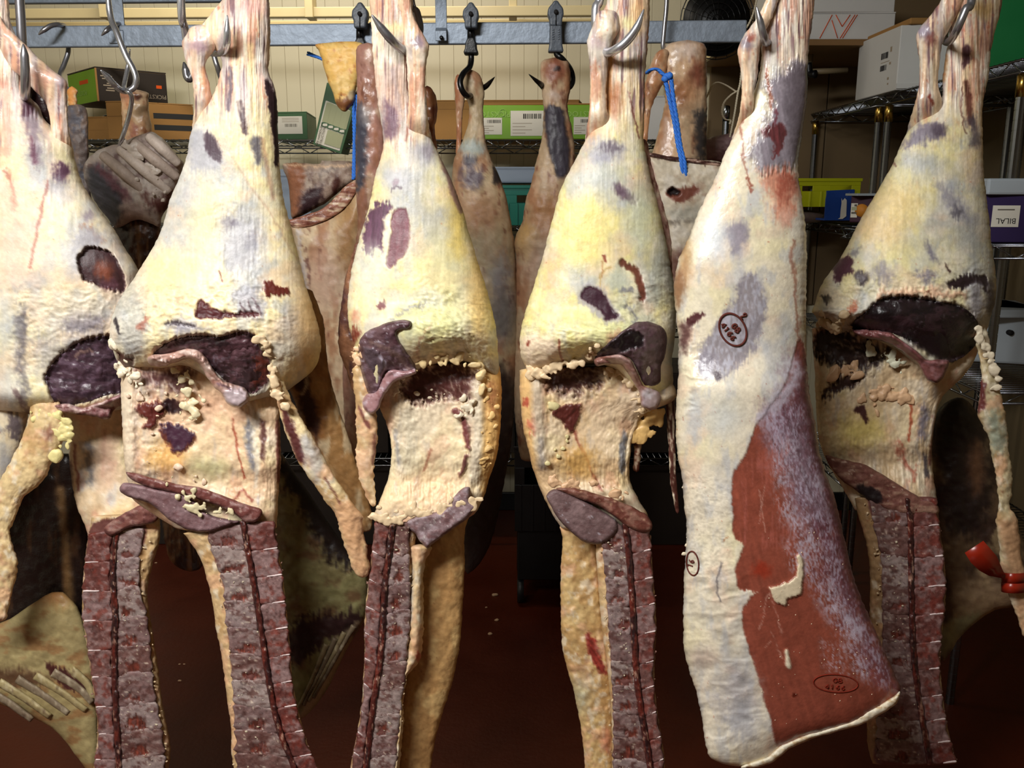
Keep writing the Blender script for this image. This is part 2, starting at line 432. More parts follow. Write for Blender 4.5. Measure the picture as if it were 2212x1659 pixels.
mat('ceiling', (.62, .60, .54), .6, 0, .3, var=.03, vsc=2)
mat('floor', (.30, .095, .012), .40, 0, .5, var=.18, vsc=6, bump=.1, bsc=60)
mat('cream', (.87, .80, .60), .4, 0, .4, var=.05, vsc=9)
mat('card', (.63, .47, .27), .75, 0, .2, var=.05, vsc=25)
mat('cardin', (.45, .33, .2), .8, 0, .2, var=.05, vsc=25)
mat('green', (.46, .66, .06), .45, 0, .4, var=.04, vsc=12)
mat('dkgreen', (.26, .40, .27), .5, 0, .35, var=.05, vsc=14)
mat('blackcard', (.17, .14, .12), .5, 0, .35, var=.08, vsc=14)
mat('label', (.88, .87, .82), .6, 0, .3, var=.02, vsc=20)
mat('palegreen', (.68, .70, .56), .6, 0, .3)
mat('inkgrey', (.40, .38, .34), .7, 0, .2)
mat('ink', (.12, .11, .11), .7, 0, .2)
mat('inkred', (.85, .33, .10), .6, 0, .2)
mat('inklime', (.62, .78, .40), .6, 0, .2)
mat('inkpale', (.62, .57, .50), .6, 0, .2)
mat('stripe', (.20, .20, .20), .7, 0, .2)
mat('teal', (.05, .46, .40), .4, 0, .5, var=.06, vsc=10)
mat('paleblue', (.62, .69, .78), .4, 0, .5)
mat('whitebox', (.80, .80, .79), .55, 0, .3, var=.03, vsc=9)
mat('boxgreen', (.10, .46, .24), .5, 0, .35, var=.05, vsc=9)
mat('yellowp', (.70, .72, .05), .42, 0, .5, var=.06, vsc=12)
mat('bluep', (.09, .25, .56), .4, 0, .5, var=.08, vsc=14)
mat('purplec', (.26, .13, .20), .55, 0, .3, var=.05, vsc=14)
mat('indigoc', (.20, .15, .32), .55, 0, .3, var=.05, vsc=14)
mat('orange', (.80, .52, .18), .55, 0, .3)
mat('greybox', (.66, .70, .73), .5, 0, .35)
mat('brownboard', (.50, .38, .24), .6, 0, .25, var=.12, vsc=6, stretch=(1, 8, 1))
mat('rope', (.22, .48, .86), .6, 0, .35, var=.15, vsc=120)
mat('cord', (.10, .11, .14), .7, 0, .25)
mat('string', (.84, .80, .70), .8, 0, .2)
mat('shadepanel', (.43, .36, .26), .6, 0, .25, var=.08, vsc=3)
mat('tape', (.54, .13, .06), .3, 0, .55, var=.05, vsc=12)
mat('stampink', (.36, .17, .14), .7, 0, .2, var=.3, vsc=200)
mat('stampred', (.47, .15, .09), .7, 0, .2, var=.3, vsc=200)
mat('blackplastic', (.05, .05, .055), .4, 0, .4, var=.1, vsc=12)
mat('brownpack', (.50, .42, .38), .3, 0, .5, var=.15, vsc=14)
mat('crumb', (.75, .62, .50), .7, 0, .2)
mat('lampglow', (1, 1, 1), .5)

# ================================================================== THE ROOM
WB = 4.03; WR = 1.92; WL = -2.6; WF = -1.7; ZC = 2.75
def zat(py, Y): return float(P(CX, py, Y)[2])
def xat(px, Y, py=300): return float(P(px, py, Y)[0])
struct(MB().box((WL-.1, WF-.1, -.1), (WR+.1, WB+.1, 0)).build('floor', 'floor'))
wb = struct(MB().box((WL, WB, 0), (WR, WB+.1, ZC)).build('wall_back', 'wall'))
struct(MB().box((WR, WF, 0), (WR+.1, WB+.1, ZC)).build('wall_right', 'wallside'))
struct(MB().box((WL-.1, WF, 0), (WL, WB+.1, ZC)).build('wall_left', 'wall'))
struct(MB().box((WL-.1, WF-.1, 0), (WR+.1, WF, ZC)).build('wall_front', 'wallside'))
struct(MB().box((WL-.1, WF-.1, ZC), (WR+.1, WB+.1, ZC+.1)).build('ceiling', 'ceiling'))
struct(MB().box((WL, WB-.014, 0), (WR, WB, .09)).build('baseboard_back', 'blackplastic', bev=.004))
# narrow ribbed boards of the cold-room wall, each with a groove to the next
rib = None
for i in range(74):
    x = WL+.03+.061*i
    if rib is None:
        rib = MB().box((0, -.004, .09), (.0602, 0, ZC)).build('wall_panel', 'wall', bev=.0012); r = rib
    else:
        r = rib.copy(); COL.objects.link(r)
    r.location = (x, WB, 0); r.parent = wb

# ------------------------------------------------------------------ overhead rails
def bar(px0, py0, Y0, px1, py1, Y1, hpx, dep, name, m, parent, bev=.003):
    a, b = P3(px0, py0, Y0), P3(px1, py1, Y1); h = hpx*Y0/F/2
    d = (b-a); d.z = 0; d.normalize(); n = Vector((-d.y, d.x, 0))*dep/2
    V = []
    for q in (a, b):
        for s, t in ((-1, -1), (1, -1), (1, 1), (-1, 1)): V.append(q+n*s+Vector((0, 0, h*t)))
    o = MB().add([list(v) for v in V], [[0, 1, 2, 3], [7, 6, 5, 4], [0, 4, 5, 1], [1, 5, 6, 2], [2, 6, 7, 3], [3, 7, 4, 0]]).build(name, m, parent, bev=bev)
    return o
rr = thing('overhead_rail', 'galvanised steel meat rail running behind the front row of carcasses', 'rail', P3(800, 80, 2.1))
bar(-420, 84, 2.16, 1612, 68, 2.06, 41, .012, 'bar', 'galv', rr)
def bracket(px, Y, ytop, ybot, wpx, parent):
    m = Y/F; x = xat(px, Y, 60); w = wpx*m/2
    z0, z1 = zat(ybot, Y), zat(ytop, Y)
    o = MB()
    pr = [(0, z1+.5), (0, zat(63, Y)), (-.012, zat(70, Y)), (-.012, z0)]
    th = .004
    for (ya, za), (yb, zb) in zip(pr[:-1], pr[1:]):
        V = [[x-w, Y-.012+ya, za], [x+w, Y-.012+ya, za], [x+w, Y-.012+yb, zb], [x-w, Y-.012+yb, zb]]
        V += [[a, b+th, c] for a, b, c in V]
        o.add(V, [[0, 1, 2, 3], [7, 6, 5, 4], [0, 4, 5, 1], [1, 5, 6, 2], [2, 6, 7, 3], [3, 7, 4, 0]])
    b = o.build('bracket', 'galv', parent, bev=.001); under(b)
    c = P3(px, 82, Y-.026)
    tube('bolt', [c, c+Vector((0, -.006, 0))], .0045, 'blackiron', b, seg=8, k=1)
bracket(258, 2.14, 0, 97, 30, rr); bracket(954, 2.095, -10, 92, 23, rr)
r2 = thing('cream_rail', 'cream painted rail with clips fixed high in front of the back wall', 'rail', P3(700, 30, 3.3))
bar(-300, 33, 3.35, 1330, 24, 3.25, 19, .03, 'bar', 'cream', r2)
bar(-300, 58, 3.5, 1330, 47, 3.4, 12, .02, 'lower_bar', 'cream', r2)
for px in (232, 672, 1108):
    x = xat(px, 3.3, 20); z = zat(42, 3.3)
    MB().box((x-.014, 3.26, z), (x+.014, 3.33, z+.11)).build('clip', 'cream', r2, bev=.002)
r3 = thing('high_bar', 'grey galvanised bar along the very top edge above the cream rail', 'rail', P3(200, 0, 2.6))
bar(-300, 4, 2.62, 480, -2, 2.6, 13, .02, 'bar', 'galv', r3)
# support above the frame that carries the front hooks
fr = thing('front_rail', 'steel bar just above the frame that carries the front hooks', 'rail', (0, 1.4, 2.16))
MB().box((-1.6, 1.385, 2.14), (1.7, 1.397, 2.18)).build('bar', 'galv', fr, bev=.002)

# ------------------------------------------------------------------ wire shelving
def truss(mb, a, b, drop=.03, pitch=.055, r=.0028):
    a = Vector(a); b = Vector(b); d = Vector((0, 0, -drop)); n = max(2, int((b-a).length/pitch))
    mb.tube([a, b], r*1.25, 6); mb.tube([a+d, b+d], r*1.25, 6)
    pts = [a.lerp(b, i/n)+(d if i % 2 else Vector()) for i in range(n+1)]
    for p, q in zip(pts[:-1], pts[1:]): mb.tube([p, q], r*.8, 5)
def shelf(root, x0, x1, y0, y1, z, long='x'):
    mb = MB()
    c = [(x0, y0, z), (x1, y0, z), (x1, y1, z), (x0, y1, z)]
    for i in range(4): truss(mb, c[i], c[(i+1) % 4])
    fr_ = mb.build('wire_shelf', 'chrome', root, smooth=True); under(fr_)
    mb = MB()
    if long == 'x':
        for i in range(int((x1-x0)/.026)): x = x0+.026*(i+.5); mb.tube([(x, y0, z+.003), (x, y1, z+.003)], .0019, 4)
    else:
        for i in range(int((y1-y0)/.026)): y = y0+.026*(i+.5); mb.tube([(x0, y, z+.003), (x1, y, z+.003)], .0019, 4)
    o = mb.build('deck_wires', 'chrome', fr_, smooth=True); o['kind'] = 'stuff'
def post(root, x, y, z1, ring=True, cap='chrome'):
    mb = MB(); r = .0125
    ps = []; rad = []
    z = .0
    while z < z1-.06:
        ps += [(x, y, z), (x, y, z+.0235), (x, y, z+.0236), (x, y, z+.0254)]; rad += [r, r, r*.88, r*.88]; z += .0255
    ps += [(x, y, z), (x, y, z1-.02)]; rad += [r, r]
    V, q, t = tube(None, ps, rad, None, seg=12, k=1)
    o = mb.add(V, q, t).build('post', 'chrome', root, smooth=False); under(o)
    tube('cap', [(x, y, z1-.055), (x, y, z1), (x, y, z1+.004)], [r*1.12, r*1.12, r*.6], cap, o, seg=12, k=1)
ZS = [1.695, 1.365, .96, .42]
us = thing('wire_shelving', 'chrome wire shelving unit along the back wall loaded with boxes', 'shelving', (-.45, 3.72, 0))
for z in ZS: shelf(us, -1.76, .84, 3.50, 3.94, z)
for x in (-1.74, -.49, .82):
    for y in (3.51, 3.93): post(us, x, y, 1.82)
ur = thing('wire_shelving', 'chrome wire shelving unit on the right with twin posts and the green carton', 'shelving', (1.52, 2.8, 0))
for z in (1.83, .96, .4): shelf(ur, 1.30, 1.80, 2.36, 3.22, z, 'y')
shelf(ur, 1.19, 1.80, 2.19, 3.22, 1.37, 'y')
for y in (2.38, 3.20):
    for x in (1.315, 1.785): post(ur, x, y, 1.795 if x < 1.4 else 1.9, cap='brass')
uq = thing('wire_shelving', 'chrome wire shelving unit in the far right corner holding the yellow crate', 'shelving', (1.52, 3.6, 0))
for z in (1.83, 1.37, .96, .4): shelf(uq, 1.30, 1.80, 3.27, 3.98, z, 'y')
for y in (3.285, 3.96):
    for x in (1.315, 1.785): post(uq, x, y, 1.80 if x < 1.4 else 1.9, cap='brass')

# ------------------------------------------------------------------ boxes: a quad footprint A-B-C (+D), faces AB and BC are seen
class Box:
    def __init__(s, name, label, A, B, C, z0, z1, mats, flap=True, cat='box', bev=.003):
        A, B, C = [Vector((q[0], q[1], 0)) for q in (A, B, C)]; D = A+C-B
        s.c = [A, B, C, D]; s.z0 = z0; s.z1 = z1
        s.root = thing(name, label, cat, (B.x, B.y, z0))
        e = .0
        V = [[q.x, q.y, z] for z in (z0, z1) for q in s.c]
        if isinstance(mats, str): mats = [mats]*4
        body = MB().add(V, [[3, 2, 1, 0], [4, 5, 6, 7], [0, 1, 5, 4], [1, 2, 6, 5], [2, 3, 7, 6], [3, 0, 4, 7]]).build('carton_body', mats[0], s.root, bev=bev)
        for m in mats[1:]: body.data.materials.append(MATS[m])
        if len(set(mats)) > 1:
            for i, k in enumerate((3, 2, 0, 1, 0, 1)): body.data.polygons[i].material_index = k
        s.body = under(body)
        if flap:      # two closing flaps on top with a gap between them
            for k in (0, 1):
                p, q, r_, t = (A, B, (B+C)/2, (A+D)/2) if k == 0 else ((A+D)/2, (B+C)/2, C, D)
                g = (r_-q)*.02
                W = [p+g*k, q+g*k, r_-g*(1-k), t-g*(1-k)]
                V = [[v.x, v.y, z] for z in (z1+.0005, z1+.005) for v in W]
                MB().add(V, [[3, 2, 1, 0], [4, 5, 6, 7], [0, 1, 5, 4], [1, 2, 6, 5], [2, 3, 7, 6], [3, 0, 4, 7]]).build('top_flap', mats[3] if len(mats) > 3 else mats[0], s.root)
    def face(s, k): return s.c[k], s.c[k+1]
    def frame(s, k):
        a, b = s.face(k); u = b-a; W = u.length; u.normalize(); n = Vector((u.y, -u.x, 0))
        return a, u, n, W, s.z1-s.z0
    def decal(s, k, u0, u1, v0, v1, m, name='label', parent=None, th=.0015, off=0.):
        a, u, n, W, H = s.frame(k)
        pts = [a+u*(W*uu)+Vector((0, 0, s.z0+H*vv)) for uu, vv in ((u0, v0), (u1, v0), (u1, v1), (u0, v1))]
        V = [list(p+n*(off-.0005)) for p in pts]+[list(p+n*(th+off)) for p in pts]
        o = MB().add(V, [[3, 2, 1, 0], [4, 5, 6, 7], [0, 1, 5, 4], [1, 2, 6, 5], [2, 3, 7, 6], [3, 0, 4, 7]]).build(name, m, parent or s.root)
        return under(o)
    def text(s, k, txt, u, v, size, m, rot=0, parent=None, off=.002, name='lettering', ax=1.):
        a, uu, n, W, H = s.frame(k)
        return text3(name, txt, a+uu*(W*u)+Vector((0, 0, s.z0+H*v))+n*off, uu*ax, Vector((0, 0, 1)), size, m, parent or s.root, rot)
def text3(name, txt, org, U, Vv, size, m, parent, rot=0):
    cu = bpy.data.curves.new('t', 'FONT'); cu.body = txt; cu.size = size; cu.align_x = 'CENTER'; cu.align_y = 'CENTER'
    cu.resolution_u = 2
    to = bpy.data.objects.new('t', cu); COL.objects.link(to)
    dg = bpy.context.evaluated_depsgraph_get(); dg.update()
    me = bpy.data.meshes.new_from_object(to.evaluated_get(dg)); bpy.data.objects.remove(to); bpy.data.curves.remove(cu)
    c, s_ = math.cos(rot), math.sin(rot); L = np.array(ROOTLOC.get(parent.name, (0, 0, 0))) if parent else np.zeros(3)
    for v in me.vertices:
        x, y = v.co.x*c-v.co.y*s_, v.co.x*s_+v.co.y*c
        q = org+U*x+Vv*y; v.co = Vector([q[i]-L[i] for i in range(3)])
    me.name = name; o = bpy.data.objects.new(name, me); COL.objects.link(o); me.materials.clear(); me.materials.append(MATS[m])
    if parent: o.parent = parent
    return o
def bars(B, k, u0, u1, v0, v1, n, m, parent, seed=1, name='barcode', off=.0016):
    """printed bars, joined: far too fine to count"""
    rs = np.random.RandomState(seed); a, u, nn, W, H = B.frame(k); mb = MB(); x = u0
    while x < u1:
        w_ = (u1-u0)/n*rs.uniform(.3, 1.1)
        p = [a+u*(W*q)+Vector((0, 0, B.z0+H*r)) for q, r in ((x, v0), (min(x+w_, u1), v0), (min(x+w_, u1), v1), (x, v1))]
        mb.add([list(q+nn*off) for q in p], [[0, 1, 2, 3]]); x += w_+(u1-u0)/n*rs.uniform(.25, .9)
    o = mb.build(name, m, parent); return o
def px2(px, Y, py=280): return (xat(px, Y, py), Y)

Z1 = ZS[0]+.006
# --- top shelf of the back wall, left to right
b = Box('cardboard_box', 'small plain brown carton at the left end under the green and black carton', px2(176, 3.62), px2(240, 3.60), px2(242, 3.9), Z1, Z1+.085, 'card')
b.decal(0, .1, .9, .46, .54, 'card', 'tape', th=.001)
b = Box('cardboard_box', 'brown carton with two dark stripes beneath the green and black carton', px2(233, 3.545), px2(268, 3.53), px2(421, 3.68), Z1, Z1+.137, ['card', 'card', 'card', 'card'])
for v in (.28, .60): b.decal(1, .42, .999, v, v+.15, 'stripe', 'printed_stripe', th=.0006)
b.decal(0, .05, .95, .62, .63, 'cardin', 'crease', th=.0006)
zb = Z1+.143
b = Box('cardboard_box', 'lime green and black carton lying on top of the striped brown carton', px2(157, 3.78), px2(218, 3.55), px2(368, 3.74), zb, zb+.122, ['green', 'blackcard', 'card', 'blackcard'])
b.decal(1, -.01, .015, 0, 1, 'card', 'corner_edge', th=.001)
b.text(0, 'PICKSTOCK', .45, .34, .026, 'inklime', math.pi)
b.decal(0, .42, .72, .60, .72, 'inkred', 'printed_mark', th=.0006)
for i, (v, u0, u1) in enumerate(((.76, .06, .22), (.68, .08, .24), (.54, .14, .24), (.48, .09, .24), (.40, .14, .24), (.33, .12, .24))):
    b.decal(1, u0, u1, v, v+.035, 'inkpale', 'printed_line', th=.0006)
b.text(1, 'PICKSTOCK', .76, .26, .022, 'inkpale', math.pi); b.decal(1, .84, .92, .52, .62, 'inkred', 'printed_mark', th=.0006)
b = Box('green_carton', 'small dark green carton with a square white label on the back shelf', px2(592, 3.58), px2(664, 3.56), px2(684, 3.85), Z1, Z1+.100, 'dkgreen')
L = b.decal(0, .12, .86, .22, .88, 'label')
bars(b, 0, .34, .70, .48, .60, 16, 'inkgrey', L, 3)
for v in (.80, .74, .67): b.decal(0, .26, .76, v, v+.014, 'inkpale', 'printed_line', L, th=.002)
# leaning green carton with handling label
lb = thing('green_carton', 'dark green carton leaning at a slant with a long white handling label', 'box', P3(705, 318, 3.45))
def tilt_face(c, Y, back, parent, name, m, lift=0., recede=.14):
    q = [P3(x, y, Y-lift+recede*(x-675)/85*.0) for x, y in c]
    V = [list(v) for v in q]+[[v.x+.012, v.y+back, v.z] for v in q]
    return under(MB().add(V, [[0, 1, 2, 3], [7, 6, 5, 4], [0, 4, 5, 1], [1, 5, 6, 2], [2, 6, 7, 3], [3, 7, 4, 0]]).build(name, m, parent, bev=.002))
tilt_face([(676, 312), (737, 333), (772, 213), (706, 178)], 3.46, .09, lb, 'carton_body', 'dkgreen')
lab = tilt_face([(680, 309), (732, 326), (755, 239), (703, 217)], 3.459, .004, lb, 'label', 'label')
def quadpt(c, u, v):
    a, b_, d, e = [np.array(k, float) for k in c]; return (a*(1-u)+b_*u)*(1-v)+(e*(1-u)+d*u)*v
LC = [(680, 309), (732, 326), (755, 239), (703, 217)]
for i in range(4):
    u0 = .05+.235*i; u1 = u0+.20
    tilt_face([tuple(quadpt(LC, u, v)) for u, v in ((u0, .52), (u1, .52), (u1, .97), (u0, .97))], 3.4575, .001, lab, 'printed_panel', 'palegreen')
    s_ = tilt_face([tuple(quadpt(LC, u, v)) for u, v in ((u0+.01, .41), (u1-.01, .41), (u1-.01, .51), (u0+.01, .51))], 3.4565, .001, lab, 'pictogram', 'dkgreen')
    tilt_face([tuple(quadpt(LC, u, v)) for u, v in ((u0+.06, .435), (u1-.05, .435), (u1-.07, .49), (u0+.07, .485))], 3.4555, .001, lab, 'symbol', 'label')
U = (P3(*quadpt(LC, 0, 1), 3.456)-P3(*quadpt(LC, 0, 0), 3.456)).normalized(); Vv = -(P3(*quadpt(LC, 1, 0), 3.456)-P3(*quadpt(LC, 0, 0), 3.456)).normalized()
text3('lettering', 'SAFE HANDLING', P3(*quadpt(LC, .10, .21), 3.4565), U, Vv, .0125, 'inkgrey', lab)
text3('lettering', 'INSTRUCTIONS', P3(*quadpt(LC, .23, .19), 3.4565), U, Vv, .0125, 'inkgrey', lab)
for i in range(8):
    u0 = .36+.075*i
    tilt_face([tuple(quadpt(LC, u, v)) for u, v in ((u0, .05), (u0+.02, .05), (u0+.02, .38), (u0, .38))], 3.4575, .0005, lab, 'printed_line', 'palegreen')
# brown open carton and green carton with three labels
b = Box('cardboard_box', 'long plain brown carton behind the lime green carton with labels', px2(900, 3.66), px2(1250, 3.64), px2(1262, 3.9), Z1, Z1+.152, 'card')
b.decal(0, .02, .98, .80, .805, 'cardin', 'crease', th=.0006)
b = Box('green_carton', 'lime green carton with white barcode labels between the two black hooks', px2(1028, 3.55), px2(1292, 3.53), px2(1300, 3.6), Z1, Z1+.128, ['green', 'green', 'card', 'card'])
for i, (u0, u1, v0, v1) in enumerate(((.02, .215, .14, .63), (.285, .555, .10, .83), (.80, .945, .14, .64))):
    L = b.decal(0, u0, u1, v0, v1, 'label'); w_ = u1-u0; h_ = v1-v0
    bars(b, 0, u0+w_*.38, u1-w_*.06, v0+h_*.68, v0+h_*.88, 18, 'ink', L, 5+i)
    for k in range(4): b.decal(0, u0+w_*.06, u0+w_*(.45+.2*(k % 2)), v0+h_*(.1+.13*k), v0+h_*(.1+.13*k)+.014, 'inkpale', 'printed_line', L, th=.002)
b.text(0, 'PICKSTOCK', .115, .74, .030, 'inklime', math.pi); b.text(0, 'PICKSTOCK', .87, .74, .030, 'inklime', math.pi)
for uu in (.222, .972):
    a, u, n, W, H = b.frame(0); c = a+u*(W*uu)+Vector((0, 0, b.z0+H*.78))+n*.002
    tube('round_logo', [c+u*(.013*math.cos(t))+Vector((0, 0, .013*math.sin(t))) for t in np.linspace(0, 6.3, 25)], .0009, 'inklime', b.root, seg=5, k=1)
    MB().add([list(c+u*.005), list(c+Vector((0, 0, .006))), list(c-u*.003-Vector((0, 0, .004)))], None, [[0, 1, 2]]).build('logo_mark', 'inklime', b.root)
# --- second shelf of the back wall
def crate(name, label, x0, x1, y0, y1, z0, z1, m, slots=3, lip=.012):
    """stackable plastic crate: floor, four walls with a rim, handle slots"""
    r = thing(name, label, 'crate', ((x0+x1)/2, (y0+y1)/2, z0)); t = .006
    MB().box((x0+.01, y0+.01, z0), (x1-.01, y1-.01, z0+t)).build('crate_floor', m, r)
    for k in range(4):
        mb = MB()
        if k < 2:
            y = y0 if k == 0 else y1-t; n = max(1, int((x1-x0)/.12)); zs = z0+(z1-z0)*.55; zt = z0+(z1-z0)*.75
            mb.box((x0, y, z0), (x1, y+t, zs)); mb.box((x0, y, zt), (x1, y+t, z1))
            for i in range(n+1):
                xc = x0+(x1-x0)*i/n; mb.box((max(x0, xc-.035), y, zs), (min(x1, xc+.035), y+t, zt))
            mb.box((x0-.004, y-.005 if k == 0 else y+t-.003, z1-lip), (x1+.004, y+.003 if k == 0 else y+t+.005, z1))
            for i in range(7):
                xc = x0+(x1-x0)*(i+.5)/7; mb.box((xc-.004, y-.004 if k == 0 else y+t-.001, z0), (xc+.004, y+.002 if k == 0 else y+t+.004, zs))
        else:
            x = x0 if k == 2 else x1-t; mb.box((x, y0+t, z0), (x+t, y1-t, z1))
            mb.box((x-.005, y0, z1-lip), (x+t+.005, y1, z1))
        mb.build('crate_wall', m, r, bev=.0012)
    return r
Z2 = ZS[1]+.006
def zz(py, Y): return zat(py, Y)
xa, xb = xat(1030, 3.56, 440), xat(1165, 3.56, 440)
crate('plastic_crate', 'teal green plastic crate between the two rear hanging legs', xa, xb, 3.56, 3.90, Z2, zz(400, 3.56), 'teal')
b = Box('pale_box', 'pale blue plastic box lid stacked on the teal crate', (xa+.02, 3.6), (xb-.01, 3.59), (xb, 3.9), zz(400, 3.59)+.008, zz(361, 3.59), 'paleblue', flap=False, bev=.006)
b.decal(0, -.01, 1.01, .9, 1.02, 'paleblue', 'rim', th=.004)
xa, xb = xat(560, 3.56, 440), xat(640, 3.56, 440)
b = Box('pale_box', 'pale grey plastic box on the second shelf left of the cut rib block', (xa-.25, 3.6), (xb+.05, 3.59), (xb+.06, 3.9), Z2, zz(368, 3.59), 'paleblue', flap=False, bev=.006)
b.decal(0, -.01, 1.01, .9, 1.02, 'paleblue', 'rim', th=.004)
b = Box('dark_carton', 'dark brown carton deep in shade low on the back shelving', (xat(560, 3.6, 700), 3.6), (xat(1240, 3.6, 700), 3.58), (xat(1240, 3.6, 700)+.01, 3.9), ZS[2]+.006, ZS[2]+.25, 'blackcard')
for (xa_, xb_, z_, h_, lb_) in ((-1.55, -1.05, .966, .27, 'dark carton added for shade at the left on the third back shelf'), (-1.0, -.52, .426, .30, 'dark carton added for shade low on the back shelving behind the second side'), (-.40, .05, .426, .26, 'dark carton added for shade low on the back shelving behind the third side'), (.15, .78, .426, .34, 'wide dark carton added for shade low on the back shelving behind the red-muscled side')):
    b = Box('dark_carton', lb_, (xa_, 3.57), (xb_, 3.56), (xb_+.01, 3.9), z_, z_+h_, 'blackcard')  # dark cartons added to fill the lower shelves with shade
for (xa_, xb_, lb_) in ((-1.62, -1.02, 'dark carton added for shade on the floor at the left under the back shelving'), (-.98, -.30, 'dark carton added for shade on the floor under the back shelving behind the second side'), (.12, .80, 'dark carton added for shade on the floor under the back shelving behind the fourth side')):
    b = Box('dark_carton', lb_, (xa_, 3.60), (xb_, 3.59), (xb_+.01, 3.9), .0, .36, 'blackcard')  # dark cartons added to darken the wall foot below the shelving
b = Box('white_cover_box', 'plain pale board box standing behind the rear right shank', px2(1395, 3.58), px2(1440, 3.57), px2(1443, 3.9), Z1, Z1+.16, 'whitebox')

# --- right hand shelving
ZU = 1.83+.006
w1 = Box('white_carton', 'white carton with two printed barcodes jutting from the upper right shelf', (1.29, 3.46), (1.29, 3.10), (1.62, 3.04), ZU, ZU+.205, ['whitebox']*4, flap=False)
L = w1.body
for (u0, u1, v0, v1, sd) in ((.60, .76, .56, .66, 2), (.60, .74, .37, .46, 4)): bars(w1, 0, u0, u1, v0, v1, 14, 'ink', w1.root, sd, off=.001)
for (u0, u1, v0, v1) in ((.80, .84, .64, .72), (.60, .80, .50, .51), (.80, .84, .44, .48), (.78, .82, .2, .24), (.79, .82, .12, .15)):
    w1.decal(0, u0, u1, v0, v1, 'inkpale', 'printed_line', th=.0006)
w1.decal(1, .0, 1., .02, .10, 'whitebox', 'tray_lip', th=.006)
MB().box((1.31, 3.08, ZU+.205), (1.64, 3.44, ZU+.225)).build('lid', 'card', w1.root, bev=.004)
b = Box('green_carton', 'bright green carton standing open beside the white carton on the upper right shelf', (1.46, 3.0), (1.415, 2.86), (1.75, 2.80), ZU, ZU+.235, 'boxgreen')
MB().add([[1.415, 2.86, ZU+.235], [1.46, 3.0, ZU+.235], [1.43, 3.01, ZU+.29], [1.39, 2.87, ZU+.29]], [[0, 1, 2, 3]]).build('open_flap', 'boxgreen', b.root).modifiers.new('s', 'SOLIDIFY').thickness = .003
b = Box('green_carton', 'large green carton at the top right corner of the picture', (1.45, 2.62), (1.40, 2.44), (1.79, 2.38), ZU, ZU+.36, 'boxgreen')
b.decal(1, -.004, .02, 0, 1, 'boxgreen', 'corner_edge', th=.002)
# crate, blue tray, purple boxes on the eye-level shelf
ZM = 1.37+.006
crate('plastic_crate', 'yellow plastic crate stacked behind the blue tray on the right shelf', xat(1690, 3.55, 420), xat(1858, 3.55, 420), 3.55, 3.9, zz(447, 3.55), zz(385, 3.55), 'yellowp')
bk = thing('wrapped_packs', 'brown vacuum-wrapped packs lying under the yellow crate', 'packages', (1.2, 3.6, ZM))
pk = Limb([(452, 1690, 1778), (466, 1685, 1780), (484, 1690, 1778)], 3.68, Paint((.50, .43, .40), ((PURP, 20, 9, .1, .2, .5),), seed=77), ratio=.8, cap=(12, 12)); pk.build('pack', bk, 'silk', step=5)
tr = thing('blue_tray', 'blue plastic tray with a hanging white tag on the right shelf', 'tray', (1.42, 3.42, ZM))
def ppoly(name, pts, Y, th, m, parent, bev=.001):
    q = [P3(x, y, Y) for x, y in pts]; n = len(q)
    V = [list(v) for v in q]+[[v.x, v.y+th, v.z] for v in q]
    me = bpy.data.meshes.new(name); L_ = np.array(ROOTLOC.get(parent.name, (0, 0, 0)))
    me.from_pydata([tuple(np.array(v)-L_) for v in V], [], [list(range(n))[::-1], list(range(n, 2*n))]+[[i, (i+1) % n, (i+1) % n+n, i+n] for i in range(n)])
    o = bpy.data.objects.new(name, me); COL.objects.link(o); me.materials.append(MATS[m]); o.parent = parent
    return under(o)
ppoly('front_wall', [(1781, 476), (1784, 430), (1788, 413), (1794, 413), (1797, 417), (1804, 418), (1807, 427), (1829, 427), (1836, 414), (1842, 414), (1842, 476)], 3.42, .006, 'bluep', tr)
ppoly('back_wall', [(1783, 476), (1786, 412), (1846, 409), (1846, 476)], 3.54, .006, 'bluep', tr)
MB().box((xat(1783, 3.43, 470), 3.426, zat(476, 3.42)-.001), (xat(1842, 3.5, 470), 3.54, zat(476, 3.42)+.006)).build('tray_floor', 'bluep', tr)
tg = ppoly('paper_tag', [(1810, 473), (1820, 473), (1828, 467), (1829, 440), (1829, 432), (1825, 428), (1820, 434), (1818, 428), (1818, 440), (1816, 455), (1815, 470)], 3.412, .001, 'label', tr)
b = Box('purple_carton', 'dark purple carton with a small white label and an orange disc', px2(1837, 3.12, 450), px2(1908, 3.07, 450), px2(1925, 3.17, 450), zz(481, 3.07), zz(423, 3.07), 'purplec', flap=False)
MB().box((b.c[0].x-.003, 3.06, b.z1), (b.c[2].x, 3.17, b.z1+.008)).build('lid', 'greybox', b.root, bev=.001)
L = b.decal(0, .02, .22, .18, .72, 'label'); b.decal(0, .04, .20, .32, .39, 'inkgrey', 'printed_line', L, th=.002); b.decal(0, .04, .20, .45, .58, 'palegreen', 'printed_line', L, th=.002)
b.decal(0, .12, .20, .60, .68, 'inkgrey', 'printed_line', L, th=.002)
a, u, n, W, H = b.frame(0); c = a+u*(W*.35)+Vector((0, 0, b.z0+H*.45))
tube('orange_disc', [c, c+n*.0015], .022, 'orange', b.root, seg=24, k=1)
yb = 2.23
b = Box('indigo_carton', 'indigo carton with an upside-down white BILAL label at the right edge', px2(2120, yb+.02, 460), px2(2262, yb, 460), (xat(2262, yb, 460), yb+.125), ZM, zz(421, yb), 'indigoc', flap=False)
MB().box((b.c[0].x-.004, yb-.004, b.z1), (b.c[1].x+.006, yb+.125, b.z1+.040)).build('lid', 'greybox', b.root, bev=.006)
L = b.decal(0, .165, .582, .33, .78, 'label'); b.text(0, 'BILAL', .385, .46, .0195, 'ink', math.pi, L)
